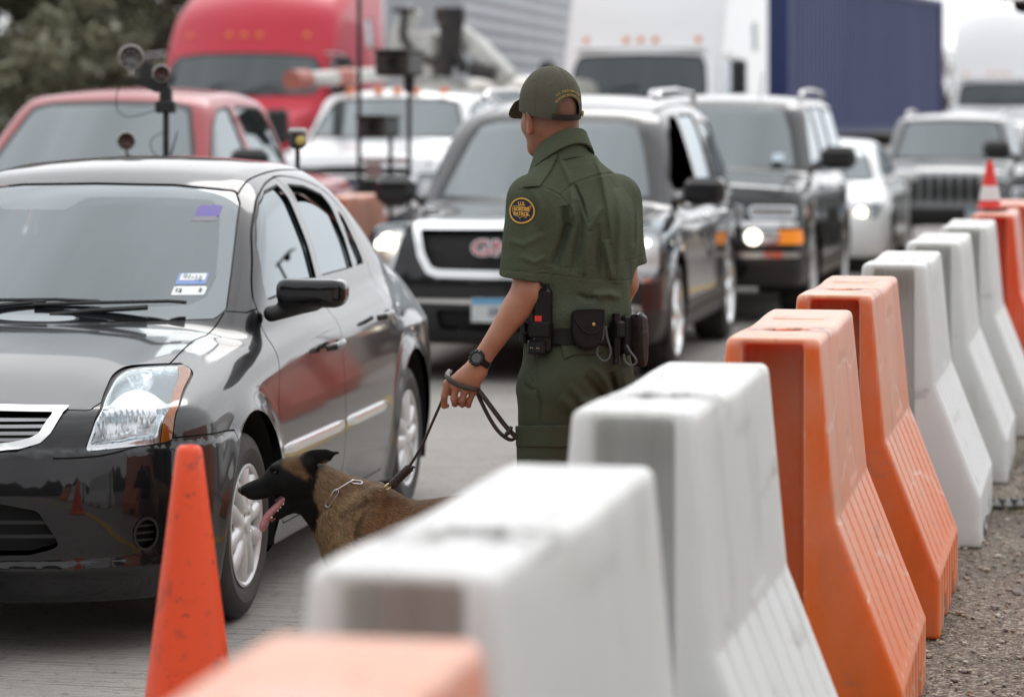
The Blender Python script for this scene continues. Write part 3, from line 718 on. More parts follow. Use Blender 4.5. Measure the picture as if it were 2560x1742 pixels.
# ---------------------------------------------------------------- the black sedan
SA = math.radians(9.7)
sed = thing('black_sedan', 'glossy black sedan in front, stopped beside the dog and the tall orange cone', 'car', (-1.758, 9.835, 0), math.radians(270)-SA)
m_black = mat('black_paint', (.0045, .0045, .006), .35, 0, .1, coat=1, coat_ior=1.55, bump=(1.1, .02, 2), coat_rough=.055)
def build_sedan():
    s = poly_surf(sd_body, (-3.74, -.97, .1), (1.0, .97, 1.62), .02)
    # wheel openings
    for ax in (.0, -2.685):
        s = s.outside(lambda V, ax=ax: np.maximum(np.hypot(V[:, 0]-ax, V[:, 2]-.335)-.372, .6-np.abs(V[:, 1])))
    arch_liner(sed, (0, -2.685), .38, .335, .87, .5)
    # windscreen with its black border
    wsp = [(0, 1.452), (.30, 1.447), (.53, 1.425), (.565, 1.38), (.60, 1.25), (.63, 1.13), (.655, 1.02), (.63, .99), (.3, .985), (0, .985)]
    ws, s = s.split(mx(YZm(wsp), ahead(-1.35)))
    ip = [(0, 1.408), (.30, 1.407), (.46, 1.398), (.505, 1.37), (.55, 1.24), (.585, 1.12), (.575, 1.06), (.53, 1.035), (.3, 1.027), (0, 1.027)]
    dip = pgon([(-.37, 1.45), (-.36, 1.372), (-.33, 1.362), (-.07, 1.362), (-.02, 1.40), (.03, 1.45)])
    gl, fr = ws.split(lambda V: np.maximum(YZm(ip, .0)(V), -dip(V[:, 1], V[:, 2])))
    w = surf('windshield', gl.moved(-.004), m_glass, sed)
    surf('windshield_border', fr.moved(-.004), glass_mat('frit_glass', (0, 0, 0), 1.62, 0, .16, see=0, floor_=(.012, .012, .014)), w)
    b, s = s.band(YZm(wsp), .006, ahead(-1.35)); seams = [b.moved(-.006)]
    # cowl below the glass
    cw, s = s.split(mx(lambda V: V[:, 0]-(-.31-.36*V[:, 1]**2), lambda V: np.abs(V[:, 1])-.60, lambda V: .95-V[:, 2], ahead(-.62)))
    surf('cowl', cw.moved(-.012), m_trim, sed)
    # daylight openings of the four doors, quarter panes, rear screen
    dseam = [(-.56, .93), (-.575, .99), (-.60, 1.05), (-.66, 1.105), (-.75, 1.175), (-.88, 1.275), (-1.0, 1.348), (-1.12, 1.405), (-1.30, 1.447), (-1.53, 1.472), (-1.70, 1.468), (-1.90, 1.447), (-2.10, 1.402), (-2.26, 1.325), (-2.36, 1.20), (-2.43, 1.06), (-2.43, .93)]
    fwin = [(-.70, 1.035), (-.72, 1.10), (-.84, 1.235), (-.96, 1.322), (-1.07, 1.38), (-1.22, 1.425), (-1.44, 1.445), (-1.47, 1.38), (-1.49, 1.20), (-1.46, 1.075), (-1.1, 1.055)]
    rwin = [(-1.57, 1.444), (-1.80, 1.432), (-2.02, 1.392), (-2.10, 1.34), (-2.13, 1.20), (-2.12, 1.085), (-1.55, 1.08), (-1.58, 1.2)]
    qwin = [(-2.18, 1.325), (-2.245, 1.29), (-2.31, 1.18), (-2.345, 1.09), (-2.17, 1.088), (-2.185, 1.2)]
    for pts, nm in ((fwin, 'front'), (rwin, 'rear'), (qwin, 'q')):
        g, s = s.split(XZ(pts, .012))
        rim, gg = g.band(XZ(pts, .012), .006); seams.append(rim.moved(-.004))
        for sd in (1, -1):
            one = gg.inside(lambda V: -sd*V[:, 1])
            if nm == 'rear' and sd == 1:        # left rear pane is wound part way down
                drop = spl([-2.2, -2.05, -1.85, -1.6, -1.5], [1.24, 1.305, 1.36, 1.375, 1.375]); one = one.inside(lambda V: V[:, 2]-drop(V[:, 0]))
            surf('side_window', one.moved(-.014), m_glass2, sed)
    rw = mx(YZm([(0, 1.40), (.45, 1.38), (.56, 1.25), (.60, 1.14), (0, 1.12)], .03), behind(-2.4))
    g, s = s.split(rw); surf('rear_window', g.moved(-.004), m_glass2, sed)
    # headlights
    lens = [(-.251, .66), (-.221, .707), (-.175, .756), (-.081, .801), (.058, .844), (.181, .868), (.28, .877), (.395, .877), (.543, .873), (.547, .862), (.516, .851), (.335, .808), (.211, .758), (.162, .676), (.097, .669), (-.084, .665)]
    amb = [(.538, .885), (.56, .862), (.53, .846), (.345, .803), (.225, .758), (.18, .67), (.097, .66), (.14, .743), (.272, .805), (.414, .842)]
    up = [(-.06, .801), (.037, .837), (.148, .862), (.246, .87), (.342, .87), (.307, .854), (.209, .829), (.107, .812), (.009, .803)]
    lo = [(-.232, .674), (-.189, .743), (-.129, .779), (-.036, .79), (.078, .797), (.147, .794), (.154, .772), (.108, .726), (.082, .688), (-.082, .679)]
    sm = lambda L, c: sum([[tuple(p) for p in smooth_line(L[a:b+1], 4)][:-1] for a, b in zip(c[:-1], c[1:])], [])
    lens = sm(lens+lens[:1], [0, 8, 9, 13, 16]); amb = sm(amb+amb[:1], [0, 1, 5, 6, 10])
    for sd in (1, -1):
        m = mx(SZ(lens, .004, sd), ahead(.0))
        _, s = s.split(m)
        b, s = s.band(m, .005); seams.append(b.moved(-.008))
        fine = poly_surf(sd_body, (.05, .5 if sd > 0 else -.9, .62), (.95, .9 if sd > 0 else -.5, .92), .0065).inside(m)
        hl = surf('headlight', fine, m_lens, sed)
        a, rest = fine.split(SZ(amb, 0, sd)); surf('side_marker', a.moved(-.002), m_amber, hl)
        pu, pl = pgon(up, .008), pgon(lo, .008)
        def dep(V, sd=sd):
            q = sd*V[:, 1]-V[:, 0]; a = pu(q, V[:, 2]); b = pl(q, V[:, 2])
            e = -.006-.050*sstep(.0, -.030, a)-.075*sstep(0, -.045, b)
            e = e+.018*np.exp(-(((q+.02)/.035)**2+((V[:, 2]-.725)/.030)**2))*1.0     # bulb shield
            fl = .004*np.sin(q*210)*sstep(0, -.02, b)*sstep(.70, .76, V[:, 2]); return e+fl
        surf('reflector', renorm(rest.moved(dep)), m_lamp, hl)
        B = MB(); q = [.60, sd*.60, .735]; B.tube([(q[0]-.04, q[1], q[2]), (q[0]+.0, q[1]+sd*.0, q[2])], [.024, .020], 16)
        B.build('bulb_cover', m_void, hl)
    # grille with chrome frame and four slats
    gp = [(0, .792), (.28, .790), (.485, .786), (.475, .765), (.455, .712), (.425, .682), (.36, .662), (.22, .648), (0, .642)]
    gi = [(0, .774), (.28, .773), (.448, .770), (.436, .75), (.418, .712), (.395, .698), (.34, .685), (.22, .673), (0, .668)]
    G, s = s.split(mx(YZm(gp, .004), ahead(.5))); gin, ring = G.split(YZm(gi, .003))
    gr = surf('grille', gin.moved(-.05), m_void, sed); surf('chrome_surround', ring.moved(.007), m_chrome, gr)
    sl = []
    for zc in (.757, .736, .714, .693):
        b, _ = gin.band(lambda V, zc=zc: V[:, 2]-zc-.012*np.abs(V[:, 1])**2, .0055); sl.append(b.moved(-.010))
    surf('grille_slats', join(sl), mat('dark_chrome', (.30, .30, .31), .25, .9), gr)
    E = MB(); E.lathe([(.0, 0), (.052, 0), (.058, .006), (.05, .012), (.0, .012)], c=(.912, 0, .715), R=rot('y', 90)); E.build('badge', m_chrome, gr)
    # lower air intake and round fog lamp recesses
    lp = [(0, .505), (.30, .50), (.43, .475), (.50, .36), (.40, .335), (0, .33)]
    L_, s = s.split(mx(YZm(lp, .02), ahead(.5))); li = surf('lower_intake', L_.moved(-.06), m_void, sed)
    bs = [L_.band(lambda V, z=z: V[:, 2]-z, .006)[0].moved(-.02) for z in (.39, .435)]; surf('intake_bars', join(bs), m_trim, li)
    for sd in (1, -1):
        fc = lambda V, sd=sd: np.maximum(np.hypot((sd*V[:, 1]-V[:, 0]-.006)*.85, V[:, 2]-.388)-.055, .3-V[:, 0])
        F_, s = s.split(fc); fg = surf('fog_lamp', F_.moved(-.045), m_void, sed)
        rg = F_.band(fc, .010)[0]; surf('fog_ring', rg.moved(.004), m_trim, fg)
        surf('fog_louvres', join([F_.band(lambda V, z=z: V[:, 2]-z, .004)[0].moved(-.015) for z in (.365, .388, .411)]), m_trim, fg)
        rf = lambda V, sd=sd: sd*0+np.maximum(pgon([(.03, .30), (.20, .33), (.20, .345), (.0, .345)])(sd*V[:, 1]-V[:, 0]-9, V[:, 2]), 0)
    # panel gaps: bonnet, bumper, doors
    hood_e = [(.80, .30), (.765, .46), (.74, .55), (.55, .60), (.36, .628), (.17, .648), (0, .636), (-.18, .626), (-.36, .637), (-.47, .655)]
    hp = pgon([(.83, -.30), (.83, .30)]+hood_e[1:]+[(-.5, .4), (-.5, -.4)]+[(a, -b) for a, b in hood_e[1:][::-1]])
    hoodg = mx(lambda V: hp(V[:, 0], V[:, 1]), lambda V: .76-V[:, 2], ahead(-.60))
    b, s = s.band(hoodg, .0028); seams.append(b.moved(-.010))
    hood, s = s.split(hoodg); surf('hood', hood, m_black, sed)
    bl = lambda V: V[:, 2]-np.interp(V[:, 0], [.20, .33, .66, .81, .85, .9], [.664, .672, .682, .640, .636, .636])
    b, s = s.band(bl, .0028, mx(ahead(.24), lambda V: (.47-np.abs(V[:, 1]))*1.0)); seams.append(b.moved(-.008))
    b, s = s.band(lambda V: V[:, 0]-.245+.0*(V[:, 2]), .0028, mx(lambda V: V[:, 2]-.664, lambda V: .6-np.abs(V[:, 1]))); seams.append(b.moved(-.008))
    fdoor = [(-.56, .93), (-.50, .88), (-.44, .80), (-.385, .70), (-.36, .55), (-.40, .40), (-.50, .26), (-1.36, .26), (-1.372, .6), (-1.40, .80), (-1.46, .98), (-1.53, 1.10)]
    fd = dseam[:9]+[(-1.50, 1.475), (-1.545, 1.40), (-1.545, 1.25), (-1.525, 1.10)]+[(-1.45, .95), (-1.40, .80), (-1.372, .6), (-1.355, .30), (-1.34, .25), (-.52, .25), (-.42, .33), (-.385, .42), (-.365, .55), (-.385, .70), (-.44, .80), (-.50, .88)]
    rd = [(-1.50, 1.475), (-1.545, 1.40), (-1.545, 1.25), (-1.525, 1.10), (-1.45, .95), (-1.40, .80), (-1.372, .6), (-1.355, .30), (-1.36, .25), (-2.14, .25), (-2.20, .33), (-2.27, .50), (-2.36, .66), (-2.43, .80), (-2.455, .95), (-2.43, 1.06), (-2.36, 1.20), (-2.26, 1.325), (-2.10, 1.402), (-1.90, 1.447), (-1.70, 1.468)]
    sd_ = [tuple(p) for p in smooth_line(dseam[2:15], 5)]
    fd = dseam[:2]+[p for p in sd_ if p[0] > -1.49]+fd[9:]; rd = rd[:15]+[p for p in sd_ if p[0] < -1.52][::-1]
    for pts in (fd, rd):
        g = XZ(pts, .004); b, s = s.band(g, .0026); seams.append(b.moved(-.010))
    roofl = lambda V: np.abs(V[:, 1])-np.interp(V[:, 0], [-2.9, -2.5, -1.6, -1.0], [.60, .56, .545, .545])
    b, s = s.band(roofl, .004, mx(lambda V: 1.36-V[:, 2], behind(-1.04), ahead(-2.9))); seams.append(b.moved(-.006))
    fen = lambda V: V[:, 2]-np.interp(V[:, 0], [-.56, -.52, -.47], [1.012, 1.003, 1.012])
    b, s = s.band(fen, .0022, mx(behind(-.44), ahead(-.585), lambda V: .655-np.abs(V[:, 1]))); seams.append(b.moved(-.006))
    for pts in (fd, rd):
        for sd in (1, -1):
            d_, s = s.split(XZ(pts, .004, sd)); d = surf('door', d_, m_black, sed)
            xh, zh = (-1.17, .838) if pts is fd else (-2.06, .892)
            H = MB(); yh = float(SD_w(xh))-.012
            H.tube([(xh+.085, sd*(yh+.004), zh-.006), (xh+.07, sd*(yh+.032), zh), (xh, sd*(yh+.042), zh+.004), (xh-.07, sd*(yh+.032), zh+.006), (xh-.085, sd*(yh+.006), zh+.006)], [.012, .015, .016, .015, .012], 12)
            H.build('handle', m_black, d)
            # bright rub strip
            x0, x1 = (-.42, -1.345) if pts is fd else (-1.38, -2.12); M = MB(); n = 14; V = []
            for k in range(n+1):
                x = x0+(x1-x0)*k/n; e = min(1, 8*min(k, n-k)/n+.15); y = float(SD_w(x)); y2 = y+.012*e
                for yy, zz in ((y-.004, .500), (y2, .503), (y2+.004*e, .512), (y2+.004*e, .532), (y2, .541), (y-.004, .544)): V.append((x, sd*yy, .522+(zz-.522)*(.6+.4*e)))
            F = [(k*6+j, k*6+(j+1) % 6, k*6+6+(j+1) % 6, k*6+6+j) for k in range(n) for j in range(6)]+[tuple(range(6)), tuple(n*6+j for j in range(6))]
            M.add(V, F); M.build('rub_strip', mat('bright_strip', (.80, .81, .82), .22, .9, bump=(14, .15, 3, (2, 1, 1))), d)
    bump_, s = s.split(mx(bl, ahead(.245))); surf('front_bumper', bump_, m_black, sed)
    surf('body', s, m_black, sed); surf('panel_gaps', join(seams), m_seam, sed)
    # mirrors
    for sd in (1, -1):
        def mf(P, sd=sd):
            Q = P*vec(1, sd, 1)-vec(-.62, .945, 1.075); q = Q.copy(); q[:, 1] *= 1.0
            hz = .056-.016*sstep(.02, .13, Q[:, 1])-.004; f = rbox(q, (0, 0, 0), (.065, .130, .056), .048)
            f = smax(f, q[:, 2]-(.052-.10*np.maximum(q[:, 1]+.02, 0)**1.0*.22-.0), .02)
            f = smax(f, (q[:, 0]-.062+.9*q[:, 1]**2*1.2), .02)
            foot = capsule(Q, (-.01, .0, -.050), (.01, -.15, -.080), .020, .030); return smin(f, foot, .03)
        ms = poly_surf(mf, (-.75, .70 if sd > 0 else -1.12, .95), (-.5, 1.12 if sd > 0 else -.70, 1.16), .007)
        base, cap = ms.split(lambda V, sd=sd: V[:, 2]-1.037-.06*(1.0-sd*V[:, 1])*0)
        g, cap = cap.split(mx(lambda V: V[:, 0]+.679, lambda V, sd=sd: np.hypot(np.maximum(np.abs(sd*V[:, 1]-.940)-.075, 0), np.maximum(np.abs(V[:, 2]-1.078)-.028, 0))-.012))
        mo = surf('mirror', cap, m_black, sed); surf('mirror_foot', base, m_trim, mo); surf('mirror_glass', g, m_chrome, mo)
    place_wheels(sed, (0, -2.685), .868, .316, .205, .205)
    # wipers
    W = MB()
    W.tube([(-.335, -.36, 1.0), (-.36, -.15, 1.03), (-.375, .02, 1.046)], .009, 6); W.tube([(-.375, -.50, 1.02), (-.372, -.2, 1.048), (-.376, .06, 1.053), (-.384, .22, 1.047)], .007, 6)
    W.build('wiper', m_trim, sed)
    W = MB(); W.tube([(-.335, .05, 1.0), (-.352, .20, 1.016), (-.375, .40, 1.028)], .010, 6); W.tube([(-.357, -.02, 1.035), (-.362, .24, 1.045), (-.40, .47, 1.05), (-.42, .53, 1.045)], .007, 6)
    W.build('wiper', m_trim, sed)
    # cabin: floor pan, dash, seats, steering wheel
    D = MB(); D.box((-1.6, 0, .33), (1.9, .78, .03)); D.box((-.62, 0, .86), (.22, .62, .10), bev=.06); D.build('dashboard', m_cabin, sed)
    for y in (.36, -.36):
        K = MB(); K.box((-1.45, y, .62), (.28, .25, .10), bev=.06); K.box((-1.75, y, .92), (.09, .24, .30), rot('y', -14), bev=.06); K.box((-1.86, y, 1.27), (.05, .13, .08), bev=.04); K.build('front_seat', m_cabin, sed)
    K = MB(); K.box((-2.4, 0, .62), (.28, .62, .10), bev=.06); K.box((-2.72, 0, .90), (.09, .62, .28), rot('y', -18), bev=.06); K.build('rear_seat', m_cabin, sed)
    A = rot('y', 65); V = [tuple(A@vec(.185*math.cos(a), .185*math.sin(a), 0)+vec(-1.0, .36, .95)) for a in np.linspace(0, 2*math.pi, 40)]
    K = MB(); K.tube(V, .016, 8, cap=False); K.box((-1.0, .36, .95), (.05, .06, .025), A, .02); K.build('steering_wheel', m_cabin, sed)
    K = MB(); K.box((-.93, -.17, 1.345), (.01, .05, .022), bev=.008); K.build('rear_view_mirror', m_trim, sed)
    # windscreen stickers (pieces of the glass surface, with lettering)
    fineg = poly_surf(sd_body, (-1.05, .38, 1.02), (-.45, .62, 1.42), .008)
    def stick(nm, y0, y1, z0, z1, m, d): o = surf(nm, fineg.inside(YZ([(y0, z0), (y1, z0), (y1, z1), (y0, z1)])).moved(d), m, sed); return o
    st = stick('registration_sticker', .452, .556, 1.104, 1.142, mat('sticker_blue', (.20, .30, .60), .5), -.003)
    wh = mat('sticker_white', (.78, .80, .80), .5)
    p = fineg.inside(YZ([(.461, 1.117), (.549, 1.117), (.549, 1.140), (.461, 1.140)])).moved(-.0024); surf('sticker_panel', p, wh, st)
    st2 = stick('inspection_sticker', .452, .566, 1.068, 1.0975, wh, -.003)
    def onglass(y, z):
        p = fineg.V[np.argmin((fineg.V[:, 1]-y)**2+(fineg.V[:, 2]-z)**2)]; i = np.argmin(((fineg.V-p)**2).sum(1)); return fineg.V[i], fineg.N[i]
    ink = mat('sticker_ink', (.05, .06, .07), .6)
    for tx, y, z, sz_, par, mm in (('01-13', .505, 1.128, .030, st, mat('faded_ink', (.30, .36, .40), .6)), ('12', .472, 1.083, .026, st2, ink), ('3', .547, 1.083, .026, st2, ink)):
        p_, n_ = onglass(y, z); p_ = p_+(vec(0, y, z)-p_)*vec(0, 1, 1)
        text_mesh('lettering', tx, sz_, mm, par, frame(p_-n_*.0006, (0, 1, 0), n_), depth=.0003, bold=.0008)
    stick('purple_sticker', .425, .512, 1.338, 1.378, mat('sticker_purple', (.13, .10, .34), .5), -.003)
    stick('purple_sticker_base', .420, .510, 1.322, 1.338, mat('sticker_grey', (.20, .20, .22), .5), -.003)
build_sedan()
# ---------------------------------------------------------------- queueing traffic
def veh_f(p):
    top = spl(*p['top']); w = spl(*p['w']); tz = spl(*p['tz']); xf = spl(*p['xf']); xr = spl(*p['xr']); roof = spl(*p['roof'])
    c0, c1 = p.get('crown', (.06, .04)); fa, fb = p.get('fc', (.05, .22)); ra, rb = p.get('rc', (.03, .12)); W1 = p['hw']; hx, hl = p.get('hplan', (-2, 9))
    wx, wz, wsl, wc = p['ws']; bx, bz, bsl, bc = p['bs']; Wm = max(p['w'][1]); ax = p['axles']; R = p['R']; flare = p.get('flare', .02); rr = p.get('rr', .10); hb = p.get('hb', 99)
    def lower(P):
        x, y, z = P[:, 0], np.abs(P[:, 1]), P[:, 2]; W = w(x)+tz(z)
        for a in ax: W = W+flare*np.exp(-((np.hypot(x-a, z-R)-(R+.05))/.07)**2)
        ft = (z-(top(x)-(c0 if np.isscalar(c0) else 0)*(y/(Wm*.9))**2.2))*.97
        f = smax(y-W, ft, rr); f = smax(f, (x-(xf(z)-fa*(y/.5)**2-fb*(y/Wm)**6))*.93, .07)
        f = smax(f, -(x-(xr(z)+ra*(y/.5)**2+rb*(y/Wm)**6))*.95, .08); return smax(f, p['zb']-z, .04)
    def house(P):
        x, y, z = P[:, 0], np.abs(P[:, 1]), P[:, 2]
        fs = (y-(W1[0]-(z-W1[2])*W1[1]-(z-W1[2])**2*W1[3]-.05*np.abs((x-hx)/hl)**4))*.95
        f = smax(fs, z-(roof(x)-c1*(y/.6)**2), p.get('hr', .12))
        f = smax(f, (x-(wx-(z-wz)*wsl-wc*(y/.7)**2))/math.hypot(1, wsl), p.get('hf', .08))
        f = smax(f, -(x-(bx+(z-bz)*bsl+bc*(y/.7)**2))/math.hypot(1, bsl), .10); return smax(f, wz-.2-z, .02)
    return lambda P: smin(lower(P), house(P), .04)
def build_vehicle(name, label, cat, loc, ang, p, group=None):
    v = thing(name, label, cat, loc, math.radians(270-ang), group); f = veh_f(p); h = p.get('h', .04); pm = p['paint']
    xs = p['xf'][1]; hi = (max(xs)+.1, p['wid']/2+.1, p['hgt']+.12); lo = (min(p['xr'][1])-.1, -p['wid']/2-.1, p['zb']-.08)
    s = poly_surf(f, lo, hi, h); seams = []; R = p['R']
    for a in p['axles']: s = s.outside(lambda V, a=a: np.maximum(np.hypot(V[:, 0]-a, V[:, 2]-R-.01)-(R+p.get('gap', .06)), p['wid']*.33-np.abs(V[:, 1])))
    arch_liner(v, p['axles'], R+p.get('gap', .06)+.01, R+.01, p['wid']/2-.03, p['wid']/2-.45)
    g = mx(YZm(p['wsp'], .02), ahead(p['wx0']-.0)); w_, s = s.split(mx(g, behind(p.get('wx1', 9))))
    gl, fr = w_.split(lambda V: YZm(p['wsp'], .02)(V)+p.get('frit', .045)); wo = surf('windshield', gl.moved(-.004), p.get('wglass', m_glassb), v)
    surf('windshield_border', fr.moved(-.002), m_trim, wo)
    if 'div' in p: D = MB(); D.tube(p['div'], .03, 6); D.build('windshield_post', m_trim, wo)
    for i, pts in enumerate(p['win']):
        g, s = s.split(XZ(pts, .03)); rim, gg = g.band(XZ(pts, .03), .018); seams.append(rim.moved(-.004))
        for sd in (1, -1):
            if (i, sd) == p.get('open'): continue
            surf('side_window', gg.inside(lambda V: -sd*V[:, 1]).moved(-.012), m_glassb, v)
    for pts, r, dpt, m1, nm, ring in p.get('front', []):
        g = mx(YZm(pts, r), ahead(p.get('fx', .3))); G, s = s.split(g)
        if ring: G, rg = G.split(lambda V, g=g: g(V)+ring[0]); surf(ring[2], rg.moved(.01), ring[1], v)
        o = surf(nm, G.moved(-dpt), m1, v)
        if 'slats' in p and nm == 'grille':
            k, ax_, wd, m2 = p['slats']; L = [G.band(lambda V, c=c: V[:, ax_]-c, wd)[0].moved(-.006) for c in k]; surf('grille_slats', join(L), m2, o)
    for sd in (1, -1):
        for pts, lit in p.get('lamps', []):
            pg = pgon([(sd*a, b) for a, b in pts], .02); g = mx(lambda V: pg(V[:, 1], V[:, 2]), ahead(p.get('lx', .0))); G, s = s.split(g)
            o = surf('headlight', G.moved(.002), m_lens, v); a, b = G.split(lambda V: g(V)+.02)
            surf('lamp_rim', b.moved(-.006), m_chrome, o); surf('reflector', renorm(a.moved(lambda V: -.03-.05*sstep(0, -.08, g(V)))), m_lampw, o)
            for (cy, cz, r, m3) in lit.get(sd, []):
                GV = G.pruned()[0]; i = np.argmin((GV[:, 1]-sd*cy)**2+(GV[:, 2]-cz)**2); c = GV[i]; B = MB(); B.lathe([(0, .012), (r*.7, .008), (r, 0), (r, -.02)], c=(c[0]+.004, sd*cy, cz), R=rot('y', 90), n=20); B.build('bulb', m3, o)
    for pts, nm, m1, sdz in p.get('corner', []):
        for sd in (1, -1):
            G, s = s.split(mx(SZ(pts, .01, sd), ahead(0))); surf(nm, G.moved(.002), m1, v)
    for pts in p.get('doors', []):
        b, s = s.band(XZ(pts, .03), .006); seams.append(b.moved(-.012))
    if 'hood' in p:
        hx0, hx1, hy, hz = p['hood']; b, s = s.band(mx(lambda V: np.abs(V[:, 1])-hy-.04*(hx0-V[:, 0])*0, behind(hx0), ahead(hx1), lambda V: hz-V[:, 2]), .006, mx(ahead(hx1+.03))); seams.append(b.moved(-.01))
    cl = p.get('clad')
    if cl: lo_, s = s.split(lambda V: V[:, 2]-cl[0]); surf('lower_cladding', lo_, cl[1], v)
    for pts in p.get('doors', []):
        for sd in (1, -1):
            d_, s = s.split(XZ(pts, .03, sd)); d = surf('door', d_, pm, v)
            cx = min(a for a, b in pts)+.16; H = MB(); zz = p.get('hz', .95); dV_ = d_.pruned()[0]; ii = np.argmin((dV_[:, 0]-cx)**2+(dV_[:, 2]-zz)**2); yy = abs(dV_[ii, 1])
            H.tube([(cx+.09, sd*yy, zz), (cx+.06, sd*(yy+.035), zz), (cx-.06, sd*(yy+.035), zz), (cx-.09, sd*yy, zz)], .014, 8); H.build('handle', p.get('handle', m_trim), d)
    surf('body', s, pm, v); surf('panel_gaps', join(seams), m_seam, v)
    if 'mirror' in p:
        mx_, my, mz, (a, b, c), mm = p['mirror']
        for sd in (1, -1):
            M = MB(); M.box((mx_, sd*my, mz), (a, b, c), bev=min(a, b, c)*.55); M.tube([(mx_, sd*(my-b), mz-c*.5), (mx_+.02, sd*(my-b-.10), mz-c*1.1)], .03, 8)
            o = M.build('mirror', mm, v); G = MB(); G.box((mx_-a-.001, sd*my, mz), (.003, b*.85, c*.8), bev=.003); G.build('mirror_glass', m_chrome, o)
    place_wheels(v, p['axles'], p['wid']/2-.02, R, p.get('tw', .25), p.get('rimr', .24), 5, p.get('wst', 'five'), p.get('rimm'))
    for q in p.get('rails', []):
        for sd in (1, -1):
            M = MB(); M.tube([(q[0], sd*q[2], q[3]-.05), (q[0]-.12, sd*q[2], q[3]), ((q[0]+q[1])/2, sd*q[2], q[3]+.02), (q[1]+.12, sd*q[2], q[3]), (q[1], sd*q[2], q[3]-.05)], .022, 8); M.build('roof_rail', m_satin, v)
    if 'plate' in p:
        x, y, z = p['plate']; M = MB(); M.box((x, y, z), (.006, .152, .078), bev=.004); o = M.build('licence_plate', mat('plate_white', (.62, .64, .66), .45, noise=(30, (.45, .48, .52), .5, .7)), v)
        M = MB(); M.box((x+.0065, y, z+.058), (.002, .148, .018)); M.build('plate_band', mat('plate_blue', (.12, .36, .60), .5), o)
        if p.get('ptext'): text_mesh('lettering', p['ptext'], .075, mat('plate_ink', (.12, .13, .18), .6), o, frame((x+.009, y, z-.012), (0, 1, 0), (1, 0, 0)), bold=.001)
    K = MB(); cb = p['cab']; K.box(((cb[0]+cb[1])/2, 0, cb[2]), (abs(cb[0]-cb[1])/2, p['wid']/2-.22, .04)); K.box((cb[0]-.2, 0, cb[2]+.32), (.18, p['wid']/2-.25, .12), bev=.05)
    for y in (-.4, .4): K.box((cb[0]-1.2, y, cb[2]+.62), (.08, .24, .36), rot('y', -12), bev=.05)
    K.build('interior', m_cabin, v)
    for m_, par in p.get('extra', lambda: [])() if callable(p.get('extra')) else []: pass
    return v
G_CARS = 'vehicles waiting in the queue'
def pt(px, py, D): S = FPX/D; return vec((px-1280)/S, D, CAMH-(py-HOR)/S)
mesh_blk = mat('grille_mesh', (.006, .006, .007), .6, bump=(55, .8, 1))
# -- black crossover behind the officer
pA = dict(h=.035, paint=paint('crossover_black', (.012, .012, .014), .3, .0), wid=2.06, hgt=1.92, zb=.24, R=.375, axles=(0, -3.02), rimr=.25, tw=.26, rimm=m_chrome,
    top=([.98, .88, .6, .2, -.3, -.8, -1.6, -3, -4.1], [.96, 1.02, 1.07, 1.11, 1.15, 1.13, 1.12, 1.14, 1.12]), w=([.9, .5, 0, -1.5, -3.2, -4.1], [.965, 1.0, 1.01, 1.01, 1.0, .93]),
    tz=([.2, .4, .6, .8, 1.0, 1.15], [-.06, -.01, 0, 0, -.02, -.07]), xf=([.2, .35, .5, .62, .75, .9, 1.05], [.86, .94, .95, .955, .94, .91, .84]), xr=([.3, .6, 1, 1.2], [-4.1, -4.15, -4.12, -4.05]),
    crown=(.07, .045), fc=(.035, .20), hw=(.93, .22, 1.1, .10), roof=([-1.0, -1.3, -1.8, -2.6, -3.4, -4.0], [1.70, 1.78, 1.85, 1.885, 1.86, 1.78]), hplan=(-2.2, 3.2),
    ws=(-.36, 1.12, 1.25, .16), bs=(-4.12, 1.15, .55, .10), wsp=[(0, 1.735), (.45, 1.725), (.60, 1.69), (.68, 1.50), (.75, 1.27), (.785, 1.13), (.6, 1.12), (0, 1.115)], wx0=-1.8,
    win=[[(-.72, 1.19), (-.80, 1.30), (-1.20, 1.61), (-1.45, 1.71), (-1.80, 1.74), (-1.86, 1.19)], [(-1.98, 1.19), (-1.94, 1.74), (-2.75, 1.745), (-2.84, 1.65), (-2.90, 1.21)], [(-3.02, 1.22), (-2.96, 1.70), (-3.6, 1.68), (-3.75, 1.52), (-3.80, 1.27)]], open=(0, 1),
    front=[([(0, 1.035), (.625, 1.03), (.62, .98), (.57, .80), (.51, .70), (.44, .675), (0, .67)], .015, .05, mesh_blk, 'grille', (.052, m_chrome, 'chrome_surround')), ([(0, .54), (.80, .535), (.80, .505), (0, .50)], 0, -.012, m_chrome, 'bumper_strip', None), ([(0, .47), (.45, .47), (.42, .34), (0, .33)], .02, .04, m_void, 'lower_intake', None)],
    lamps=[([(.675, 1.0), (.71, 1.045), (.92, 1.04), (1.02, .96), (1.02, .72), (.97, .65), (.78, .65), (.73, .80)], {-1: [(.80, .90, .055, m_on), (.86, .88, .035, m_on)], 1: [(.90, .90, .02, m_on)]}), ([(.78, .50+.0), (.78, .40), (.88, .40), (.88, .50)], {})],
    doors=[[(-.50, .36), (-.50, 1.0), (-.62, 1.12), (-1.90, 1.13), (-1.92, .38)], [(-1.96, .38), (-1.94, 1.13), (-2.88, 1.13), (-2.72, .80), (-2.58, .55), (-2.54, .38)]], hz=1.0, handle=m_chrome,
    mirror=(-.72, 1.10, 1.20, (.08, .14, .095), paint('crossover_black', (0, 0, 0))), rails=[(-1.6, -3.7, .64, 1.90)], plate=(.965, -.05, .47), ptext='2R', cab=(-.3, -3.9, .55), lx=.1, clad=(.46, m_trim), hood=(.80, -.42, .80, .95))
A_ = build_vehicle('black_crossover', 'black crossover with a chrome framed grille and lit headlamp directly behind the officer', 'car', (.12, 19.2, 0), 11.0, pA, G_CARS)
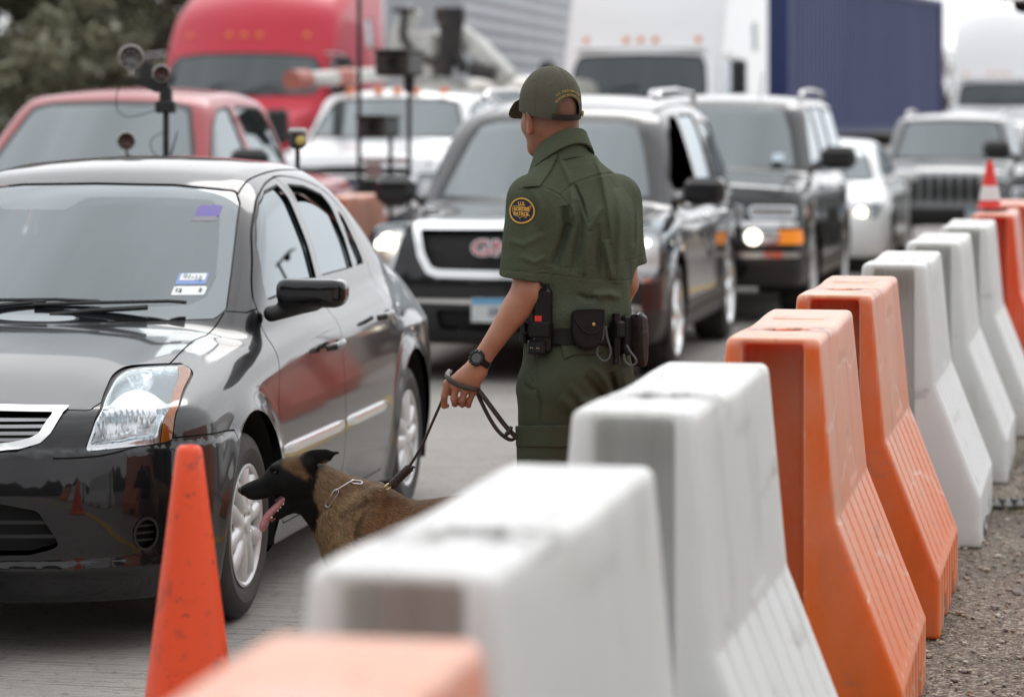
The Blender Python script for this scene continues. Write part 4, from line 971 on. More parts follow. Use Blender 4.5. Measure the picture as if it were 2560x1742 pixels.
for txm, dx, sc_, bd in ((mat('emblem_chrome', (.8, .8, .82), .2, .9), 0, .145, .009), (mat('emblem_red', (.50, .015, .03), .35, coat=1), .012, .145, .0)):
    text_mesh('emblem', 'GMC', sc_, txm, A_, frame((.945+dx, 0, .865), (0, 1, 0), (1, 0, .12)), depth=.008, bold=bd, space=1.08, bend=lambda V: V*vec(1.22, .95, 1))

# -- tall dark utility wagon behind it
pB = dict(pA, h=.045, paint=paint('dark_green_grey', (.022, .024, .026)), wid=2.02, hgt=2.0, zb=.30, R=.39, axles=(0, -3.0), rimm=m_silver,
    top=([.98, .9, .6, .2, -.3, -.8, -1.6, -3, -4.1], [1.02, 1.10, 1.17, 1.22, 1.26, 1.24, 1.22, 1.22, 1.20]), xf=([.3, .5, .7, .9, 1.0, 1.15], [.93, .96, .96, .94, .92, .84]), fc=(.02, .14), tz=([.25, .5, .7, .9, 1.1, 1.3], [-.04, 0, 0, 0, -.01, -.05]),
    hw=(.93, .20, 1.2, .06), roof=([-1.0, -1.3, -1.8, -2.6, -3.4, -4.0], [1.83, 1.88, 1.925, 1.94, 1.93, 1.88]), ws=(-.42, 1.22, 1.05, .12), bs=(-4.1, 1.25, .30, .06), crown=(.05, .03), hr=.09,
    wsp=[(0, 1.86), (.50, 1.85), (.64, 1.83), (.73, 1.60), (.80, 1.30), (.81, 1.24), (0, 1.23)], wx0=-1.6,
    win=[[(-.75, 1.30), (-.80, 1.38), (-1.10, 1.66), (-1.30, 1.80), (-1.75, 1.82), (-1.78, 1.30)], [(-1.90, 1.30), (-1.88, 1.82), (-2.70, 1.82), (-2.76, 1.30)], [(-2.90, 1.32), (-2.88, 1.81), (-3.80, 1.80), (-3.92, 1.34)]], open=None,
    front=[([(0, .99), (.50, .99), (.50, .86), (0, .86)], .02, .03, mat('grille_grey', (.18, .18, .18), .4), 'grille', (.02, m_satin, 'grille_frame')), ([(0, .855), (.93, .85), (.93, .80), (0, .80)], 0, -.02, m_chrome, 'bumper_strip', None), ([(0, .60), (.95, .60), (.95, .55), (0, .55)], 0, -.015, m_chrome, 'bumper_strip', None), ([(0, .50), (.55, .50), (.50, .38), (0, .38)], .02, .04, m_void, 'lower_intake', None)],
    lamps=[([(.54, .985), (.54, .87), (.93, .87), (.93, .98)], {}), ([(.50, .78), (.50, .66), (.80, .66), (.80, .78)], {1: [(.58, .72, .065, m_on)], -1: [(.58, .72, .065, m_on)]})],
    corner=[([(-.12, .78), (.25, .78), (.25, .66), (-.12, .66)], 'turn_signal', m_on2, 0)], doors=[[(-.52, .42), (-.52, 1.1), (-.66, 1.24), (-1.82, 1.25), (-1.84, .42)], [(-1.88, .42), (-1.86, 1.25), (-2.82, 1.25), (-2.66, .80), (-2.55, .42)]], hz=1.1,
    mirror=(-.74, 1.14, 1.36, (.09, .15, .10), m_trim), rails=[(-1.7, -3.8, .70, 1.95)], plate=(.97, -.0, .46), ptext=None, cab=(-.3, -3.9, .6), clad=(.50, m_trim), hood=(.82, -.45, .80, 1.0))
B_ = build_vehicle('tall_wagon', 'tall dark wagon with lit front lamps and amber corner lights, right of the officer', 'car', (1.62, 24.6, 0), 11.8, pB, G_CARS)
A = MB(); A.tube([(-1.5, .35, 1.90), (-1.75, .35, 2.12)], .006, 6); A.build('aerial', m_trim, B_)
# -- white sedan
m_wp = paint('white_paint', (.80, .81, .82), .35, 0, 1.5, .3)
pC = dict(h=.035, paint=m_wp, wid=1.84, hgt=1.5, zb=.18, R=.33, axles=(0, -2.8), rimr=.22, tw=.22, rimm=m_silver,
    top=([.98, .86, .6, .2, -.3, -.8, -1.6, -3, -3.7], [.72, .80, .87, .94, .99, 1.0, 1.02, 1.08, 1.06]), w=([.9, .5, 0, -1.5, -3.0, -3.7], [.86, .89, .91, .915, .90, .83]),
    tz=([.15, .35, .55, .7, .85, 1.05], [-.06, -.01, 0, -.003, -.02, -.07]), xf=([.15, .3, .45, .6, .75, .9], [.86, .93, .95, .93, .87, .78]), xr=([.3, .6, 1, 1.1], [-3.7, -3.76, -3.7, -3.6]), fc=(.05, .28),
    hw=(.80, .27, .95, .18), roof=([-.9, -1.2, -1.6, -2.0, -2.5], [1.38, 1.44, 1.475, 1.475, 1.40]), crown=(.07, .04), hplan=(-1.7, 1.9), ws=(-.28, .97, 1.62, .16), bs=(-3.2, 1.06, 2.1, .1),
    wsp=[(0, 1.40), (.42, 1.39), (.54, 1.36), (.62, 1.18), (.68, 1.02), (.6, .99), (0, .985)], wx0=-1.5, frit=.03,
    win=[[(-.62, 1.04), (-.72, 1.12), (-1.05, 1.32), (-1.30, 1.39), (-1.58, 1.40), (-1.62, 1.05)], [(-1.72, 1.05), (-1.68, 1.40), (-2.15, 1.38), (-2.45, 1.24), (-2.60, 1.09)]],
    front=[([(0, .74), (.34, .74), (.28, .60), (0, .58)], .02, .03, m_void, 'grille', (.02, m_chrome, 'chrome_surround')), ([(0, .42), (.55, .42), (.48, .26), (0, .26)], .03, .05, m_void, 'lower_intake', None)],
    lamps=[([(.46, .62), (.50, .72), (.78, .78), (.84, .76), (.80, .62)], {1: [(.64, .68, .055, m_on)], -1: [(.64, .68, .055, m_on)]})], doors=[[(-.50, .28), (-.48, .9), (-.6, 1.0), (-1.66, 1.02), (-1.62, .28)], [(-1.66, .28), (-1.70, 1.02), (-2.60, 1.05), (-2.42, .6), (-2.32, .28)]], hz=.85, handle=m_wp,
    mirror=(-.66, 1.03, 1.06, (.07, .13, .07), m_wp), cab=(-.3, -3.0, .35), hood=(.74, -.36, .66, .7))
C_ = build_vehicle('white_sedan', 'white saloon car with a bright lit headlamp between the dark wagon and the white barriers', 'car', (3.36, 32.0, 0), 11.8, pC, G_CARS)
# -- boxy grey off-roader
m_grey = paint('pewter_paint', (.20, .205, .21), .4, .3)
pD = dict(pB, h=.05, paint=m_grey, wid=1.86, hgt=1.85, zb=.35, R=.38, axles=(0, -2.7),
    top=([.8, .7, .4, 0, -.3, -.8, -1.6, -3, -3.6], [.98, 1.05, 1.10, 1.14, 1.16, 1.15, 1.14, 1.14, 1.12]), w=([.8, .5, 0, -1.5, -3.0, -3.6], [.80, .86, .90, .90, .89, .86]), xf=([.3, .5, .7, .9, 1.1], [.82, .86, .84, .83, .78]), xr=([.3, .6, 1, 1.2], [-3.55, -3.6, -3.6, -3.55]),
    hw=(.84, .20, 1.15, .05), roof=([-.8, -1.2, -1.8, -2.6, -3.5], [1.72, 1.76, 1.785, 1.785, 1.74]), ws=(-.40, 1.14, .95, .08), bs=(-3.55, 1.2, .2, .04),
    wsp=[(0, 1.71), (.50, 1.70), (.62, 1.68), (.70, 1.40), (.76, 1.16), (0, 1.15)], wx0=-1.4, win=[[(-.70, 1.22), (-.75, 1.28), (-1.05, 1.60), (-1.2, 1.68), (-1.55, 1.69), (-1.58, 1.22)], [(-1.70, 1.22), (-1.68, 1.69), (-2.45, 1.69), (-2.50, 1.22)], [(-2.62, 1.22), (-2.60, 1.68), (-3.25, 1.66), (-3.35, 1.25)]],
    front=[([(.455-.13*k, .98) if False else (0, .995), (.50, .99), (.48, .64), (0, .64)], .02, -.01, m_grey, 'grille', None) if False else ([(0, .44), (.80, .44), (.80, .38), (0, .38)], .01, -.01, m_trim, 'bumper_strip', None)],
    lamps=[([(.54, .96), (.54, .74), (.78, .74), (.78, .96)], {})], corner=[], rails=[(-1.5, -3.3, .62, 1.79)], mirror=(-.66, 1.02, 1.24, (.08, .13, .09), m_trim), plate=(.86, .42, .50), clad=(.58, m_trim),
    doors=[[(-.48, .50), (-.48, 1.1), (-.6, 1.17), (-1.63, 1.18), (-1.63, .5)], [(-1.67, .5), (-1.66, 1.18), (-2.50, 1.18), (-2.35, .7), (-2.3, .5)]], cab=(-.3, -3.4, .6), hood=(.62, -.42, .70, .95), plate_=None)
D_ = build_vehicle('boxy_offroader', 'boxy grey off-road wagon with vertical grille slots, far right behind the small cone', 'car', (5.62, 36.6, 0), 11.8, pD, G_CARS)
for k in range(-3, 4):
    G = MB(); G.box((.848-.02*abs(k)/3, k*.125, .82), (.012, .040, .165), bev=.01); G.build('grille_slot', m_void, D_)
# -- dark wagon cut by the right edge
pE = dict(pB, paint=paint('dark_green_paint', (.012, .016, .013)), h=.06)
E_ = build_vehicle('dark_green_wagon', 'dark green wagon cut off by the right edge of the picture', 'car', (6.35, 30.6, 0), 11.8, pE, G_CARS)
# -- red crew-cab pickup
m_red = mat('faded_red_paint', (.30, .018, .028), .4, .0, .3, coat=.6, coat_ior=1.45)
pF = dict(pB, h=.045, paint=m_red, wid=2.0, hgt=2.0, zb=.42, R=.40, axles=(0, -3.7), gap=.08,
    top=([.95, .85, .5, 0, -.3, -.8, -1.6, -3, -3.2, -4.9], [1.06, 1.14, 1.20, 1.23, 1.25, 1.24, 1.24, 1.24, 1.24, 1.26]), w=([.9, .5, 0, -1.5, -3.7, -4.9], [.94, .97, .98, .975, .985, .97]), xr=([.3, .6, 1, 1.2], [-4.85, -4.9, -4.9, -4.88]),
    hw=(.92, .30, 1.25, .10), roof=([-1.0, -1.3, -1.8, -2.4, -2.9], [1.83, 1.885, 1.925, 1.93, 1.87]), crown=(.05, .04), ws=(-.45, 1.24, 1.25, .16), bs=(-2.95, 1.3, .25, .02), hplan=(-1.8, 2.2),
    wsp=[(0, 1.835), (.45, 1.825), (.60, 1.79), (.72, 1.50), (.80, 1.28), (.7, 1.25), (0, 1.245)], wx0=-1.7, frit=.03, win=[[(-.80, 1.30), (-.86, 1.37), (-1.20, 1.66), (-1.40, 1.77), (-1.75, 1.80), (-1.80, 1.30)], [(-1.92, 1.30), (-1.88, 1.80), (-2.55, 1.79), (-2.72, 1.62), (-2.78, 1.32)]],
    front=[([(0, 1.0), (.55, 1.0), (.50, .74), (0, .74)], .03, .04, m_void, 'grille', (.04, m_chrome, 'chrome_surround')), ([(0, .66), (.95, .66), (.95, .48), (0, .48)], .02, -.02, m_chrome, 'bumper_strip', None)], lamps=[([(.60, .98), (.60, .76), (.90, .76), (.90, .98)], {})], corner=[],
    doors=[[(-.55, .55), (-.55, 1.15), (-.7, 1.25), (-1.84, 1.26), (-1.84, .55)], [(-1.88, .55), (-1.86, 1.26), (-2.85, 1.26), (-2.85, .55)]], mirror=(-.80, 1.16, 1.36, (.07, .13, .13), m_trim), rails=[], cab=(-.3, -2.9, .7), clad=None, wst='five', hood=(.80, -.50, .80, 1.05))
F_ = build_vehicle('red_pickup', 'faded red crew-cab pickup behind the black sedan', 'pickup truck', (-3.12, 19.3, 0), 10.5, pF, G_CARS)
M = MB(); M.box((-1.38, .47, 1.78+.03), (.003, .02, .03), rot('y', -40)); M.build('toll_tag', mat('tag_white', (.8, .82, .85), .5), F_)
M = MB(); M.box((-.60, .62, 1.33), (.003, .06, .045), rot('y', -40)); M.build('windshield_sticker', mat('sticker_pale', (.55, .68, .74), .5), F_)
M = MB(); M.box((-.60, .62, 1.36), (.003, .05, .045), rot('y', -40)); M.build('windshield_sticker', mat('sticker_pale', (.55, .68, .74), .5), B_)
# ---------------------------------------------------------------- road tractors, container, trailer, utility truck
m_sred = mat('tractor_red', (.50, .012, .035), .4, 0, .3, coat=.4, coat_ior=1.4)
m_mark = mat('marker_amber', (.62, .17, .04), .3, emit=((1, .30, .06), .06))
m_dg = glass_mat('dark_glass', (.03, .035, .035), 1.55, .03, .04, floor_=(.02, .025, .025), see=.3)
pS = dict(h=.06, wglass=m_dg, paint=m_wp, wid=2.46, hgt=4.2, zb=.45, R=.52, axles=(0,), rimr=.29, tw=.30, rimm=m_chrome, gap=.10, flare=.03,
    top=([1.3, 1.1, .6, 0, -.6, -.9, -2, -4.5], [1.45, 1.58, 1.72, 1.84, 1.93, 1.97, 2.0, 2.0]), crown=(.10, .08), w=([1.25, .8, .2, -.4, -.8, -1.1, -3, -4.6], [.95, 1.0, 1.08, 1.12, 1.17, 1.20, 1.21, 1.21]), rr=.16,
    tz=([.4, .8, 1.2, 1.6, 2.0], [-.02, 0, 0, -.02, -.05]), xf=([.4, .7, 1.0, 1.3, 1.6, 1.9], [1.22, 1.27, 1.27, 1.22, 1.12, 1.0]), xr=([.5, 1, 2, 3], [-4.55, -4.55, -4.55, -4.55]), fc=(.02, .16), rc=(0, .05),
    hw=(1.18, .02, 2.0, .012), hplan=(-2.8, 4.0), roof=([-1.0, -1.5, -2.2, -3.2, -4.4], [2.72, 3.15, 3.65, 3.98, 4.05]), hr=.20, hf=.10, ws=(-.75, 1.95, .55, .16), bs=(-4.5, 2.0, .0, .03),
    wsp=[(0, 2.66), (.6, 2.65), (.93, 2.63), (1.0, 2.5), (1.06, 2.1), (1.0, 2.02), (0, 2.0)], wx0=-1.45, frit=.04,
    win=[[(-1.30, 2.05), (-1.32, 2.20), (-1.50, 2.55), (-1.62, 2.60), (-2.0, 2.60), (-2.02, 2.02)], [(-3.3, 2.75), (-3.28, 3.15), (-3.65, 3.2), (-3.75, 2.75)]],
    front=[([(0, 1.48), (.55, 1.48), (.55, .85), (0, .85)], .04, .05, m_void, 'grille', (.04, m_chrome, 'chrome_surround'))], fx=.6, lamps=[([(.70, 1.15), (.70, .90), (1.02, .90), (1.02, 1.15)], {})],
    doors=[[(-1.12, .75), (-1.12, 1.9), (-1.35, 2.3), (-1.50, 2.66), (-2.10, 2.66), (-2.12, .75)]], hz=1.75, mirror=(-1.25, 1.46, 2.25, (.07, .11, .32), m_trim), cab=(-1.2, -4.2, 1.0))
def semi(name, label, loc, ang, p, div=False):
    if div: p = dict(p, div=[(-.93, 0, 1.98), (-1.13, 0, 2.66)])
    v = build_vehicle(name, label, 'truck', loc, ang, p, G_CARS); f = veh_f(p)
    for y in (-.85, -.22, 0, .22, .85):
        zz = 2.86; x = -.6
        while f(np.array([[x, y, zz]]))[0] > 0 and x > -3: x -= .01
        M = MB(); M.lathe([(.0, .05), (.03, .045), (.05, .02), (.055, 0)], c=(x-.01, y, zz), R=rot('y', 75), n=12); M.build('marker_lamp', m_mark, v)
    if div: M = MB(); M.box((-1.13-.05, 0, 2.745), (.10, .98, .022), bev=.015); M.build('sun_visor', p['paint'] if div else m_trim, v)
    for sd in (1, -1):
        M = MB(); M.tube([(-4.75, sd*1.08, 1.0), (-4.75, sd*1.08, p['hgt']-.15)], .075, 14); M.build('exhaust_stack', m_chrome, v)
        M = MB(); M.tube([(-1.3, sd*1.18, 2.62), (-1.25, sd*1.44, 2.60), (-1.25, sd*1.44, 1.92), (-1.3, sd*1.19, 1.88)], .018, 8); M.build('mirror_bracket', m_satin, v)
    M = MB(); M.tube([(-.72, .1, 2.03), (-.83, .45, 2.16), (-.86, .75, 2.18)], .014, 6); M.build('wiper', m_trim, v)
    M = MB(); M.tube([(-.72, -.6, 2.03), (-.83, -.25, 2.16), (-.86, .05, 2.18)], .014, 6); M.build('wiper', m_trim, v)
    for x in (-5.3, -6.6):
        M = MB(); M.box((x, 0, .8), (.6, .42, .12), bev=.03); M.build('chassis', m_void, v)
    place_wheels(v, (-5.2, -6.5), 1.18, .52, .50, .29)
    M = MB(); M.box((1.30, 0, .62), (.09, 1.12, .17), bev=.05); M.build('front_bumper', m_chrome, v)
    return v
pR = dict(pS, paint=m_sred, wid=2.6, hw=(1.26, .02, 2.0, .01), roof=([-1.0, -1.35, -1.8, -2.6, -3.4, -4.4], [2.72, 3.10, 3.45, 3.85, 4.05, 4.1]), ws=(-.70, 1.95, .62, .14), wsp=[(0, 2.63), (.6, 2.62), (1.0, 2.58), (1.10, 2.45), (1.14, 2.12), (1.06, 2.03), (0, 2.0)], wglass=m_dg)
semi('road_tractor', 'red road tractor with a high rounded roof at the upper left', (-4.02, 38.6, 0), 11.8, pR)
semi('road_tractor', 'white road tractor with a two-piece windscreen, pulling the blue container', (1.56, 40.8, 0), 17.0, dict(pS, ws=(-.78, 1.95, .42, .05), crown=(.08, .04), hgt=4.7, hw=(1.20, .0, 2.0, .0), roof=([-1.0, -1.35, -1.8, -2.8, -4.4], [2.76, 3.35, 3.95, 4.45, 4.5])), True)
semi('road_tractor', 'white road tractor at the far upper right, partly outside the picture', (12.30, 72.3, 0), 14.0, dict(pS, ws=(-.78, 1.95, .42, .05), h=.08, hgt=5.2, hw=(1.20, .0, 2.0, .0), roof=([-1.0, -1.35, -1.8, -2.8, -4.4], [2.76, 3.4, 4.1, 4.8, 5.0])), True)
def corrugated(name, label, cat, near, ang, L, W, z0, z1, m, m2, n, dep, horiz=False):
    t = thing(name, label, cat, (near[0], near[1], 0), -math.radians(ang)); M = MB()      # local y runs away, x to the right; box lies at x in (-W, 0)
    if not horiz:
        prof = []
        for k in range(n):
            y = L*k/n; d = L/n
            prof += [(0, y), (0, y+d*.3), (-dep, y+d*.42), (-dep, y+d*.88)]
        prof.append((0, L)); V = [(x-.02, y, z0+.12) for x, y in prof]+[(x-.02, y, z1-.12) for x, y in prof]; k = len(prof)
        M.add(V, [(i, i+1, k+i+1, k+i) for i in range(k-1)])
    else:
        prof = []
        for k in range(n):
            z = z0+(z1-z0)*k/n; d = (z1-z0)/n; prof += [(0, z), (0, z+d*.45), (-dep, z+d*.55), (-dep, z+d*.93)]
        V = [(x-.02, 0, z) for x, z in prof]+[(x-.02, L, z) for x, z in prof]; k = len(prof); M.add(V, [(i, i+1, k+i+1, k+i) for i in range(k-1)])
    M.build('side_panel', m, t)
    F = MB()
    F.box((-W/2, 0, z0+.07), (W/2, .05, .07)); F.box((-W/2, 0, z1-.07), (W/2, .05, .07)); F.box((-.04, L/2, z0+.06), (.05, L/2, .06)); F.box((-.04, L/2, z1-.06), (.05, L/2, .06))
    F.box((-.05, .02, (z0+z1)/2), (.07, .07, (z1-z0)/2)); F.box((-.05, L-.02, (z0+z1)/2), (.07, .07, (z1-z0)/2)); F.box((-W+.05, .02, (z0+z1)/2), (.07, .07, (z1-z0)/2)); F.build('corner_frame', m2, t)
    B = MB(); B.box((-W/2-.04, .06, (z0+z1)/2), (W/2-.08, .02, (z1-z0)/2-.08)); B.build('front_panel', m2, t)
    B = MB(); B.box((-W/2-.06, L/2, (z0+z1)/2), (W/2-.10, L/2-.08, (z1-z0)/2-.05)); B.build('container_core', m2, t)
    K = MB(); K.box((-W/2, L/2, z0-.18), (.45, L/2, .13)); K.build('chassis', m_void, t)
    for y in (L-1.2, L-2.5):
        for x in (-.18, -W+.18): w = make_wheel(t, .5, .3, .28, 5, 'five'); w.location = (x, y, .5); w.rotation_euler = (0, 0, -math.pi/2 if x > -1 else math.pi/2)
    return t
corrugated('shipping_container', 'blue corrugated shipping container on a trailer behind the white tractor', 'container', (4.58, 47.0), 20.5, 12.2, 2.44, 1.45, 4.14, mat('container_blue', (.045, .062, .17), .55, noise=(.5, (.07, .085, .19), .35, .7, (1, 1, .3))), mat('container_navy', (.018, .032, .13), .5), 44, .035)
corrugated('box_trailer', 'long pale grey ribbed box trailer behind the utility truck', 'trailer', (-.85, 50.0), 10.8, 16.0, 2.5, 1.15, 4.9, mat('trailer_white', (.44, .455, .49), .5, noise=(.6, (.38, .39, .43), .4, .7)), mat('trailer_frame', (.45, .47, .50), .5), 14, .012, True)
# -- white utility truck with crane
pJ = dict(pF, paint=m_wp, hgt=2.2, roof=([-1.0, -1.3, -1.8, -2.4, -2.9], [1.95, 2.0, 2.05, 2.06, 2.0]), axles=(0, -4.3), xr=([.3, .6, 1, 1.2], [-3.1, -3.1, -3.1, -3.1]),
    top=([.98, .9, .6, .2, -.3, -.8, -1.6, -3, -3.2], [1.16, 1.26, 1.36, 1.42, 1.48, 1.48, 1.46, 1.46, 1.46]), hw=(.95, .16, 1.45, .06), ws=(-.52, 1.46, 1.35, .16), bs=(-3.0, 1.5, .1, .02),
    wsp=[(0, 1.94), (.50, 1.93), (.70, 1.90), (.80, 1.68), (.86, 1.50), (0, 1.48)], win=[[(-.9, 1.53), (-.98, 1.62), (-1.25, 1.82), (-1.4, 1.90), (-1.75, 1.92), (-1.80, 1.53)], [(-1.92, 1.53), (-1.90, 1.92), (-2.65, 1.91), (-2.75, 1.53)]],
    front=[([(0, 1.20), (.62, 1.20), (.62, .80), (0, .80)], .04, .03, m_void, 'grille', (.045, m_trim, 'grille_frame')), ([(0, .72), (1.0, .72), (1.0, .5), (0, .5)], .02, -.02, m_chrome, 'bumper_strip', None)], lamps=[([(.68, 1.18), (.68, .86), (.94, .86), (.94, 1.18)], {})],
    doors=[[(-.6, .6), (-.6, 1.35), (-.8, 1.5), (-1.84, 1.5), (-1.84, .6)]], hz=1.3, mirror=(-.85, 1.24, 1.62, (.07, .12, .19), m_trim), rails=[], tw=.28)
J_ = build_vehicle('utility_truck', 'white utility truck with amber roof markers and a folded crane behind its cab', 'truck', (-1.51, 29.95, 0), 11.0, pJ, G_CARS)
for y in (-.53, -.21, 0, .21, .53):
    M = MB(); M.lathe([(.0, .05), (.03, .045), (.05, .02), (.055, 0)], c=(-1.30, y, 2.00+.0), R=rot('y', 30), n=12); M.build('marker_lamp', m_mark, J_)
E = MB(); E.add([((.925), .132*math.cos(a), 1.0+.058*math.sin(a)) for a in np.linspace(0, 2*math.pi, 33)[:-1]]+[(.915, .14*math.cos(a), 1.0+.066*math.sin(a)) for a in np.linspace(0, 2*math.pi, 33)[:-1]], [tuple(range(32))]+[(i, (i+1) % 32, 32+(i+1) % 32, 32+i) for i in range(32)])
em = E.build('emblem', mat('emblem_blue', (.01, .025, .10), .2, coat=1), J_); text_mesh('lettering', 'Ford', .10, mat('emblem_silver', (.7, .7, .72), .3, .8), em, frame((.930, 0, 1.0), (0, 1, 0), (1, 0, 0)), bend=lambda V: np.stack([V[:, 0]+V[:, 1]*.3, V[:, 1], V[:, 2]], 1))
for z in (.90, 1.10): M = MB(); M.box((.90, 0, z), (.012, .60, .025), bev=.01); M.build('grille_bar', m_chrome, J_)
m_cw = mat('crane_white', (.55, .55, .52), .5, noise=(5, (.40, .38, .34), .5, .75)); m_hyd = mat('hydraulic_black', (.02, .018, .018), .5, noise=(9, (.10, .05, .04), .55, .7))
M = MB(); M.box((-5.0, 0, .95), (1.9, 1.0, .12), bev=.03); M.build('flat_bed', m_cw, J_)
for y in (-.85, .85):
    M = MB(); M.box((-5.0, y, 1.25), (1.8, .15, .28), bev=.03); M.build('tool_locker', m_cw, J_)
M = MB(); M.lathe([(.30, 0), (.30, .25), (.24, .3), (.24, .9), (.30, .95), (.30, 1.1), (0, 1.1)], c=(-3.7, .0, 1.05), n=20); M.box((-3.7, -.25, 2.45), (.28, .22, .30), bev=.06); M.build('crane_turret', m_cw, J_)
M = MB(); M.tube([(-3.7, .05, 2.75), (-3.6, .42, 2.55), (-3.5, .80, 2.15)], [.16, .13, .15], 14); M.box((-3.5, .62, 2.35), (.16, .30, .10), rot('x', -45), .03); M.build('crane_arm', m_cw, J_)
M = MB(); M.tube([(-3.75, -.55, 2.2), (-3.7, -.52, 2.72), (-3.7, -.35, 3.0)], [.11, .12, .10], 12); M.build('crane_arm', m_cw, J_)
for pts, r in (([(-3.45, -.42, 2.95), (-3.4, -.42, 2.65), (-3.4, -.25, 2.45), (-3.4, -.02, 2.35)], .045), ([(-3.4, .10, 2.95), (-3.4, .12, 2.6), (-3.4, .05, 2.2)], .11), ([(-3.4, .24, 2.85), (-3.4, .20, 2.5), (-3.4, .32, 2.25)], .07), ([(-3.3, .40, 2.28), (-3.3, .70, 2.22)], .09)):
    M = MB(); M.tube(smooth_line(pts, 5), r, 10); M.build('hydraulic_hose', m_hyd, J_)
for b_c, b_h in (((-3.45, .13, 2.92), (.08, .17, .09)), ((-3.42, -.42, 2.98), (.06, .14, .03))):
    M = MB(); M.box(b_c, b_h, bev=.02); M.build('crane_head', m_hyd, J_)
M = MB(); M.tube([(-3.0, -.55, 2.22), (-1.5, -.78, 2.16), (-.8, -.90, 2.13)], .085, 12); bo = M.build('boom', m_cw, J_)
for a_, b2_, r2_ in (((-.82, -.90, 2.13), (-.45, -.97, 2.12), .11), ((-1.9, -.70, 2.18), (-1.55, -.78, 2.165), .10)):
    M = MB(); M.tube([a_, b2_], r2_, 12); M.build('boom_band', mat('warning_red_orange', (.38, .12, .09), .5), bo)
# -- beige van behind
pV = dict(pB, h=.07, paint=paint('beige_paint', (.50, .48, .42), .4, 0, 1.5, .3), hgt=2.5, roof=([-1.0, -1.3, -1.8, -2.6, -3.4, -4.0], [2.18, 2.24, 2.30, 2.32, 2.32, 2.28]), hw=(.95, .10, 1.2, .03), rails=[], open=None, corner=[], lamps=[([(.54, .985), (.54, .80), (.93, .80), (.93, .98)], {})],
    wsp=[(0, 2.12), (.55, 2.11), (.70, 2.08), (.76, 1.7), (.82, 1.30), (0, 1.24)])
build_vehicle('beige_van', 'beige van between the utility truck and the white tractor, mostly hidden', 'van', (-.30, 38.2, 0), 11.8, pV, G_CARS)
# ---------------------------------------------------------------- trees
def tree(name, label, loc, H, R, seed, leaf=.13, n=16000, group=None, cols=((.095, .095, .058), (.20, .20, .125)), base=.15):
    rng = np.random.default_rng(seed); t = thing(name, label, 'tree', loc, rng.uniform(0, 6), group); M = MB(); tips = []
    def br(p, d, L, r, k):
        q = p+d*L; mid = p+d*L*.5+rng.normal(0, L*.06, 3); M.tube([p, mid, q], [r, r*.85, r*.65], 7)
        if k == 0: tips.append(q); return
        for _ in range(3 if k > 1 else 4):
            e = d+rng.normal(0, .55, 3); e[2] = abs(e[2])*.6+.15; e /= np.linalg.norm(e); br(q, e, L*rng.uniform(.6, .8), r*.6, k-1)
            tips.append(q)
    br(vec(0, 0, 0), vec(0, 0, 1), H*.22, H*.022, 4); M.build('trunk', mat('bark', (.09, .075, .06), .9, bump=(12, .6)), t)
    tips = np.array(tips)
    # leaf clumps: shells of small blades round many clump centres inside an uneven crown
    K = 130; ph = rng.uniform(0, 2*math.pi, K); cz = rng.uniform(base, 1, K); rr = R*np.sqrt(rng.uniform(.05, 1, K))*np.sin(np.clip(cz*.92+.05, 0, 1)*math.pi)**.45*rng.uniform(.7, 1.12, K)
    cc = np.stack([rr*np.cos(ph), rr*np.sin(ph), H*cz], 1); cr = rng.uniform(.10, .22, K)*R
    idx = rng.integers(0, K, n); u = rng.normal(size=(n, 3)); u /= np.linalg.norm(u, axis=1)[:, None]; P = cc[idx]+u*cr[idx][:, None]*rng.uniform(.45, 1.0, (n, 1))*vec(1, 1, .75)
    a = rng.normal(size=(n, 3)); a /= np.linalg.norm(a, axis=1)[:, None]; b = np.cross(a, u); b /= np.maximum(np.linalg.norm(b, axis=1), 1e-6)[:, None]
    s = leaf*rng.uniform(.6, 1.3, (n, 1)); V = np.stack([P-a*s, P+b*s*.45, P+a*s, P-b*s*.45], 1).reshape(-1, 3)
    F = np.arange(n*4).reshape(n, 4); mats = [mat('leaf_%s_%d' % (name, k), tuple(np.array(cols[0])*(1-k/3)+np.array(cols[1])*k/3), .6) for k in range(4)]
    mi = np.clip(rng.integers(0, 4, K)[idx]+rng.integers(-1, 2, n), 0, 3); mesh('crown', V, F, None, t, smooth=False, mats=mats, mi=mi); return t
GT = 'trees behind the red pickup'
tree('oak_tree', 'tall olive tree filling the corner behind the other left trees', (-16.5, 74, 0), 12.0, 5.5, 21, n=26000, leaf=.17, group=GT)
tree('oak_tree', 'tall olive tree whose crown shows just left of the red tractor roof', (-9.8, 78, 0), 12.5, 5.5, 22, n=26000, leaf=.17, group=GT)
tree('oak_tree', 'dark olive tree at the far left edge of the picture', (-14.2, 58, 0), 8.5, 3.4, 1, group=GT)
tree('oak_tree', 'dark olive tree directly above the roof of the red pickup', (-10.3, 60, 0), 8.0, 3.3, 2, group=GT)
tree('oak_tree', 'dark olive tree touching the left side of the red tractor', (-7.2, 66, 0), 9.0, 3.6, 3, group=GT)
tree('oak_tree', 'dark tree glimpsed in the gap behind the left edge trees', (-12.4, 70, 0), 10.0, 3.8, 4, group=GT, cols=((.025, .03, .012), (.06, .065, .03)))
tree('shrub', 'low dense shrub at the foot of the left trees', (-11.8, 52, 0), 3.4, 2.4, 5, n=6000, group=GT, base=.05)
tree('shrub', 'low dense shrub just left of the red tractor', (-7.6, 50, 0), 3.2, 2.2, 6, n=6000, group=GT, base=.05)
tree('oak_tree', 'olive tree cut by the left edge, lowest of the left crowns', (-13.6, 62, 0), 9.5, 3.6, 31, group=GT)
tree('oak_tree', 'olive tree at the very corner behind all the left trees', (-18.6, 82, 0), 13, 5.5, 32, n=20000, leaf=.18, group=GT)
